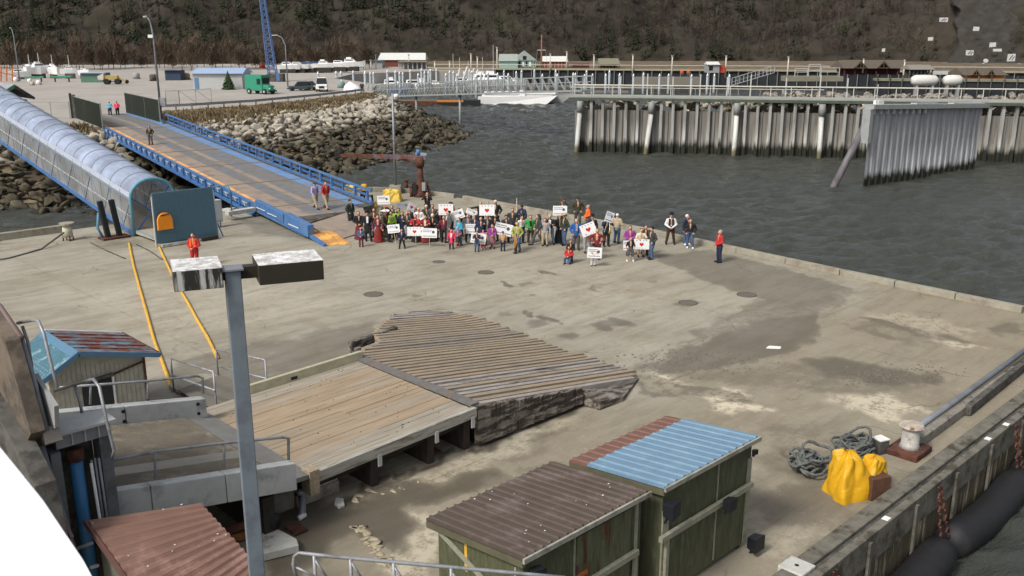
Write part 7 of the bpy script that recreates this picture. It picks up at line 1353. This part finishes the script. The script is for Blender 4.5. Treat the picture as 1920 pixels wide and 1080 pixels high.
P_(721,396,1.80,"person in a white cowboy hat and long brown coat facing right","olive","black","swing","walk","coat",hair=("short","brown"),hat=("cowboy","white"),face=65)
P_(733,397,1.64,"person in a lime green vest beside the cowboy hat","lime","dbrown","clasp","stand",hair=("short","black"),face=-10)
P_(743,393,1.66,"person in a bright green and black jacket holding the sign with the stick","lime","black","up","stand",hair=("long","brown"),inner=("front","black"))
P_(754,398,1.6,"person in a navy coat leaning beside the edge on sign","navy","navy","down","ease","long",hair=("long","brown"))
P_(763,397,1.64,"blond person in a purple black top left of the red cape","charcoal","dbrown","sign","stand",hair=("long","blond"))
P_(753,430,1.12,"child in a navy jacket standing with legs apart in front of the crowd","navy","black","pocket","wide",hair=("short","brown"))
P_(779,403,1.62,"person in a wide red cape behind the heart sign on a stick","red","black","sign","stand","long","dress",hair=("short","brown"),inner=("front","black"))
P_(797,404,1.6,"person in a dark red coat right of the red cape","dred","dred","sign","stand","long","dress",hair=("short","brown"),inner=("front","cream"))
P_(785,390,1.72,"bald person in a white shirt behind the two red coats","white","black","clasp","stand","shirt",hair=None)
P_(811,402,1.62,"person in black with a white and pink headscarf behind the printed sign","black","black","sign","stand","long","dress",hat=("beanie","cream"),hair=None)
P_(799,385,1.62,"white haired person in a green vest behind the bald person","olive","dgreen","clasp","stand",hair=("short","white"))
P_(811,384,1.70,"person in a grey jacket left of the second heart sign","grey","black","pocket","stand",hair=("short","brown"))
P_(823,393,1.76,"tall person in a long black coat left of the grey suit","black","navy","pocket","stand","long",hair=("short","brown"),face=30)
P_(832,405,1.56,"person in a maroon jacket squeezed behind the grey suited man","maroon","black","down","stand",hair=("short","brown"))
P_(841,396,1.84,"person in a grey suit with dark hair facing left","grey","grey","down","ease","long",hair=("short","black"),face=-70,inner=("shirtfront","white"))
P_(861,409,1.62,"person in a turquoise jacket right of the grey suit","turq","jeans","clasp","stand",hair=("short","brown"),face=-60)
P_(846,431,1.12,"child with a hot pink and white coat in front of the grey suit","hotpink","black","down","stand","long",hair=("short","brown"),hat=("hood","hotpink"),inner=("front","white"))
P_(858,426,1.12,"child in a pink hat with a dark skirt and pink shoes","patt","charcoal","clasp","stand","jacket","skirt",hat=("beanie","pink"),hair=None,shoe="hotpink")
P_(862,391,1.72,"dark haired person in a black jacket behind the turquoise jacket","black","black","point","stand",hair=("short","black"),face=25)
P_(845,379,1.74,"person in an orange jacket and dark cap beside the second heart sign","orange","navy","pocket","stand",hat=("cap","navy"),hair=("short","brown"),face=50)
P_(877,402,1.66,"person in a grey jacket with a scarf between the tilted signs","grey","black","pocket","ease",hair=("short","brown"),inner=("front","lgrey"))
P_(891,404,1.66,"dark haired person in a navy jacket below the small tilted sign","navy","navy","up","stand",hair=("short","black"),face=-20)
P_(879,391,1.66,"dark capped head behind the small tilted sign","navy","black","up","stand",hat=("cap","black"),hair=None)
P_(902,407,1.7,"person in a dark blue coat under the big heart sign","navy","navy","down","stand","long",hair=("short","brown"))
P_(914,403,1.80,"tall person in a black jacket and jeans holding up the big heart sign","charcoal","jeans","up","ease",hair=("short","brown"))
P_(894,434,1.16,"child with dark hair holding the tilted printed sign","navy","jeans","sign","stand",hair=("short","black"))
P_(906,431,1.12,"small child in a pink coat and pink trousers beside the tilted printed sign","pink","hotpink","down","stand","jacket",hair=("long","brown"),shoe="white")
P_(901,379,1.74,"person with an arm stretched out behind the big heart sign","black","black","point","stand",hair=("short","grey"))
P_(929,376,1.80,"white haired person in a black jacket right of the big heart sign","black","black","pocket","stand",hair=("short","white"))
P_(929,402,1.60,"person in a dark coat below the white haired person","black","dbrown","clasp","stand",hair=("long","brown"),face=-30)
P_(923,421,1.4,"half hidden child in purple left of the wide leaning sign","purple","patt","clasp","stand","jacket","skirt",hair=("short","brown"))
P_(949,404,1.62,"person in a dark jacket with reddish hair above the wide leaning sign","charcoal","black","sign","stand",hair=("short","brown"),hat=("beanie","dbrown"))
P_(961,391,1.78,"tall person in a dark jacket behind the wide leaning sign","charcoal","black","pocket","stand",hair=("short","brown"))
P_(979,384,1.76,"person in a navy jacket by the white stick looking at the water","navy","navy","pocket","stand",hair=("short","brown"),face=150)
P_(970,417,1.64,"person in a yellow olive jacket with sunglasses beside the children in tan coats","lolive","jeans","pocket","ease",hair=("short","blond"),face=-25,shoe="dred")
P_(978,405,1.62,"person in a white and pale blue top behind the yellow olive jacket","white","navy","down","stand","shirt",hair=("long","brown"),face=40)
P_(943,434,1.14,"child in a tan coat and blue beanie seen from behind","tan","navy","cross","stand",hat=("beanie","blue"),hair=None,face=175)
P_(967,439,1.10,"child in an orange brown coat seen from the side","ochre","black","down","stand","long",hair=("short","brown"),face=-75)
P_(995,404,1.64,"person in a bright green zipped jacket and brown boots","green","dbrown","pocket","stand",hair=("short","black"),shoe="brown",inner=("front","black"))
P_(1009,403,1.78,"person in a dark grey hooded coat and grey trousers facing left","charcoal","grey","pocket","walk","jacket",hair=None,hat=("hood","charcoal"),face=-60)
P_(1022,410,1.6,"person in pale grey blue half hidden behind the grey hooded coat","lgrey","beige","down","stand",hair=("short","brown"))
P_(1031,403,1.74,"white haired person in a black jacket and pale jeans with folded arms","black","ljeans","cross","wide",hair=("short","grey"),inner=("shirtfront","white"))
P_(1049,403,1.66,"person in a long black dress next to the dark green jacket","black","black","clasp","stand","long","dress",hair=("long","brown"),face=25)
P_(1059,402,1.80,"person in a dark green jacket and tan cowboy hat facing left","dgreen","jeans","pocket","ease","jacket",hair=("short","brown"),hat=("cowboy","beige"),face=-65)
P_(1055,376,1.78,"person in a brown hat holding up the rounded sign","charcoal","navy","up","stand",hat=("tophat","brown"),hair=None)
P_(1084,371,1.80,"person in a brown olive jacket and dark cap by the kerb","olive","grey","pocket","stand",hat=("cap","black"),hair=("short","brown"))
P_(1103,385,1.68,"person in a bright orange jacket bending by the kerb","orange","grey","clasp","stand",hair=("short","grey"),face=-80)
P_(1111,404,1.72,"person in a navy coat and black hat behind the slanted heart sign","navy","navy","down","stand","long",hat=("tophat","black"),hair=None)
P_(1081,411,1.78,"person in a bright blue jacket and grey trousers","blue","grey","pocket","stand",hair=("short","grey"),inner=("shirtfront","lgrey"))
P_(1101,419,1.68,"person in grey trousers behind the slanted heart sign","lgrey","lgrey","sign","ease",hair=("short","brown"))
P_(1120,430,1.66,"person in a dark red sweater with hands on hips","dred","maroon","hips","stand","shirt",hair=("short","blond"),face=-20)
P_(1113,460,1.12,"child in white stockings behind the lowest printed sign","dred","white","sign","stand","jacket","long",hair=("short","black"),shoe="brown",hat=("tophat","black"))
P_(1067,462,1.2,"kneeling child in a red and white jacket in front of the blue jacket","red","jeans","clasp","kneel","jacket",hair=("short","brown"),face=-20)
P_(1070,451,1.22,"dark haired child just behind the kneeling child","black","black","clasp","stand",hair=("short","brown"))
P_(1138,407,1.72,"person in a navy jacket and white belt holding a brass horn","navy","black","photo","stand",hair=("short","brown"),face=10)
P_(1158,401,1.76,"white haired person in a beige jacket and jeans seen from behind","beige","jeans","clasp","ease",hair=("short","white"),face=150)
P_(1182,424,1.66,"person in a purple jacket with long brown hair","purple","jeans","clasp","stand",hair=("long","brown"))
P_(1183,446,1.30,"child in a black shirt grey shorts and bare legs","black","grey","down","wide","tee","short",hair=("short","blond"),shoe="white")
P_(1203,429,1.58,"person in a cream top holding the right hand heart sign","cream","lgrey","sign","stand","tee","short",hair=("short","brown"))
P_(1211,423,1.66,"person with red brown hair half hidden behind the cream top","dbrown","dbrown","clasp","stand",hair=("long","brown"))
P_(1223,426,1.76,"person in a dark grey jacket and black beanie facing left","charcoal","jeans","pocket","ease","jacket",hat=("beanie","black"),hair=("short","grey"),face=-60)
P_(1259,401,1.80,"person in a black waistcoat white shirt and black hat by the kerb","white","dbrown","clasp","wide","shirt",hat=("tophat","black"),hair=("short","brown"),inner=("vest","black"))
P_(1289,403,1.76,"white haired person in a navy jacket behind the black jacket at right","navy","jeans","down","stand",hair=("short","white"),face=40,shoe="white")
P_(1295,411,1.68,"person in a black hooded jacket and jeans right of the black waistcoat","black","jeans","pocket","ease",hair=("short","brown"),face=-10,shoe="white")
P_(1351,432,1.76,"lone person in a red vest standing furthest right on the dock","red","navy","clasp","stand","jacket",hair=("short","grey"),face=-75)
P_(801,361,1.72,"person in black with a camera standing alone by the rusty crane","black","black","photo","stand",hair=("short","brown"))
P_(723,387,1.62,"person with a red hat under the topmost left sign","dbrown","dbrown","up","stand",hat=("cap","red"),hair=None)
P_(735,385,1.64,"person in grey behind the lime green vest","grey","brown","clasp","stand",hair=("short","brown"))
P_(747,391,1.6,"dark clad person behind the greyish sign","dbrown","black","sign","stand",hair=("long","black"))
P_(768,396,1.6,"dark haired person between the blond person and the red cape","black","black","clasp","stand",hair=("long","black"))
P_(776,390,1.66,"person with brown hair under the narrow tilted heart sign","navy","black","up","stand",hair=("long","brown"))
P_(361,438,1.76,"person in a red suit with an orange and white safety vest behind the lamp heads","red","red","clasp","stand",hair=("short","brown"),inner=("vest","orange"))
def onramp(px, py, h): 
    z = .5
    for _ in range(6):
        p = at(px, py, z); loc = Matrix.Rotation(-RAZ, 3, 'Z') @ (Vector((p.x - 28.9, p.y - 45.9, 0))); z = zv(loc.y)
    return Vector((p.x, p.y, z))
P_(0,0,1.72,"person in a lavender top walking down the ramp","lav","khaki","swing","walk","shirt",hair=("short","brown"),hat=("cap","navy"),face=40,ground=onramp(592,391,1.7))
P_(0,0,1.78,"person in a bright red jacket walking down the ramp","red","khaki","swing","walk","jacket",hair=("short","brown"),face=35,ground=onramp(612,391,1.8))
P_(0,0,1.76,"lone person in dark clothes halfway up the ramp","olive","grey","pocket","stand","jacket",hair=("short","brown"),ground=onramp(283,271,1.7))
P_(0,0,1.72,"person in a light blue jacket at the head of the ramp","skyb","charcoal","clasp","stand","jacket",hair=("short","grey"),ground=at(207,217,ZU))
P_(0,0,1.74,"person in a red and pink jacket at the head of the ramp","hotpink","black","clasp","stand","jacket",hair=("short","brown"),ground=at(221,217,ZU))
P_(0,0,1.76,"person in dark clothes standing by the white wrapped boat","black","black","down","stand","long",hair=("short","brown"),ground=atv(679,174,150) if False else at(679,174,ZU))
for px, c_, lb in ((1278,"orange","person in an orange jacket at the left on the far pier"),(1290,"orange","person in an orange jacket at the right on the far pier"),(1207,"black","dark clad person sitting alone near the far pier rail")):
    q = atv(px, 144, 232); P_(0,0,1.8,lb,c_,"grey" if c_ == "orange" else "black","down","stand",hair=("short","brown"),ground=Vector((q.x, q.y, q.z)))
fw = thing("work_float", "low float on which the orange jacketed people stand", "float"); a, b = atv(1190, 144.4, 232), atv(1310, 144.4, 232); MB().bar(a + Vector((0, 0, -.9)), b + Vector((0, 0, -.9)), 3.2, 1.8).build("deck", M("float_boards"), fw)
# brass horn
q = at(1138, 407, 1.4); hn = thing("brass_horn", "brass horn held by the person in the navy jacket", "instrument", at(1141, 424, 1.28) - uvz(0, .35), YAW); MB().tube([(0, 0, .35), (.02, -.1, .1), (.03, -.15, -.12), (.03, -.2, -.3)], [.02, .03, .05, .1], 8).build("tube_and_bell", M("brass", (.6, .42, .15), .35, .1, 4, metal=.6), hn, True)
# ================================================================== SIGNS
SW = M("sign_board_white", (.84, .84, .84), .6, .03); SINK = M("sign_ink", (.09, .10, .15), .8, .1); SRED = M("sign_heart_red", (.62, .02, .02), .6, .05); SBLUE = M("sign_blue_ink", (.15, .25, .5), .8); STK = M("sign_stick", (.45, .36, .25), .8, .1)
def sign(px, py, wpx, hpx, kind, label, dep, tilt=0, yaw=0, stick=None, mat=None):
    v = (H - dep) * 1807 / (py - 65) - .8; k = v / FPX * 1.12; c = atv(px, py, v); w, h = wpx * k / 2, hpx * k / 2 * 1.04; t = thing("protest_sign", label, "sign", c, YAW + R(yaw)); t.rotation_euler.y = R(-tilt)
    MB().box((-w, 0, -h), (w, .012, h)).build("board", mat or SW, t); rn = random.Random(int(px)); y0, y1 = -.004, -.001
    if kind in ("heart", "hearts"):
        for cx in ((0,) if kind == "heart" else (-.03 * 0 - w * .12, w * .88)):
            s_ = h * .42; pts = []
            for i in range(26): a = 2 * math.pi * i / 26; pts.append((cx + s_ * .062 * 16 * math.sin(a) ** 3, s_ * .066 * (13 * math.cos(a) - 5 * math.cos(2*a) - 2 * math.cos(3*a) - math.cos(4*a)) - h * .05))
            pts = [(max(-w, min(w, x)), z) for x, z in pts]; MB().hexa([(x, y1, z) for x, z in pts], [(x, y0, z) for x, z in pts]).build("red_heart", SRED, t)
        m = MB()
        for x in np.linspace(-w * .62, w * .62, 4): m.box((x - w * .06, y0, h * .68), (x + w * .06, y1, h * .82))
        m.build("lettering", SINK, t); m = MB()
        for x in np.linspace(-w * .55, w * .5, 4): m.box((x - w * .05, y0, -h * .8), (x + w * .05, y1, -h * .7))
        m.build("lettering", M("faint_ink", (.35, .36, .38), .8), t)
    elif kind == "text":
        m = MB(); x = -w * .85
        for r_, (z, a, b) in enumerate(((h * .62, -.85, .35), (h * .30, -.85, .25))):
            x = a * w
            while x < b * w: d = rn.uniform(.06, .13) * w; m.box((x, y0, z - h * .08), (x + d, y1, z + h * .08)); x += d + w * .05
        m.build("lettering", SINK if rn.random() < .6 else SBLUE, t); m = MB(); pts = [(w * .52 + w * .20 * math.cos(a), h * .22 + h * .3 * math.sin(a)) for a in np.linspace(0, 6.283, 13)[:-1]]; m.hexa([(x, y1, z) for x, z in pts], [(x, y0, z) for x, z in pts]); m.build("dark_emblem", SINK, t)
        m = MB(); x = -w * .85
        while x < w * .8: d = rn.uniform(.05, .12) * w; m.box((x, y0, -h * .72), (x + d, y1, -h * .56)); x += d + w * .04
        m.build("lettering", SINK if hpx > 15 else M("faint_ink"), t)
    if stick:
        MB().bar((0, .03, -h * .9), (0, .03, -h - stick), .03, .03, (0, 1, 0)).build("stick", STK, t)
    return t
def dpt(foot): return H * 1807 / (foot - 65)  # forward distance of a standing point on the dock
sign(719,375,21,14,"text","small printed sign held highest at the left of the crowd",1.9,2,stick=.9)
sign(738,429,21,14,"text","printed sign on a stick in front of the lime green vest",0.95,6,stick=1.0)
sign(755,386,22,10,"text","greyish printed sign seen edge down behind the crowd at left",1.5,2,mat=M("sign_grey_back", (.30, .30, .31), .7))
sign(772,388,14,14,"heart","narrow tilted heart sign left of the bald person",1.75,-25,35,stick=.7)
sign(762,433,7,19,"plain","white sign seen almost edge on left of the red cape",0.9,18,60)
sign(779,434,28,15,"hearts","wide white sign with two red hearts held before the red cape",0.92,0,stick=.75)
sign(805,437,26,16,"text","printed sign with a dark emblem on a stick in front of the black robe",0.88,-1,stick=.7)
sign(836,393,25,18,"heart","heart sign held up in front of the orange jacket",1.75,0,stick=.9)
sign(857,403,24,15,"text","large tilted printed sign above the turquoise jacket",1.55,20,stick=.7)
sign(884,398,18,9,"text","small printed sign tilted down to the right",1.7,-22,stick=.7)
sign(885,429,22,16,"text","printed sign held low beside the grey jacket",0.98,0)
sign(897,447,26,17,"text","tilted printed sign on a stick held by the children",0.75,-8,stick=.7)
sign(913,394,26,18,"heart","biggest heart sign held high at the centre of the crowd",2.1,0,stick=.9)
sign(944,430,30,20,"text","wide printed sign leaning down to the right by the tan coats",0.98,-13)
sign(1050,395,24,16,"text","round cornered printed sign with a dark emblem held high on a stick",1.9,0,stick=1.3)
sign(1103,430,26,20,"heart","slanted heart sign left of the dark red sweater",1.46,22)
sign(1143,407,16,17,"text","skewed printed sign above the brass horn",1.97,-20,25,stick=.6)
sign(1115,474,25,18,"text","lowest printed sign held in front of a child",0.86,-3)
sign(1203,458,27,17,"heart","heart sign held by the person in the cream top",0.88,-2)
sign(1174,460,10,16,"text","narrow white sign held behind the child in the black shirt",0.86,2)
sign(711,416,9,18,"plain","blank white sheet held low behind the cowboy hat",1.0,-8,45)
tag(MB().bar(atv(969, 372, 61), atv(969, 398, 61), .05).build("white_stick", M("pale_post")), "bare white stick held up left of the navy jacket", "stick")
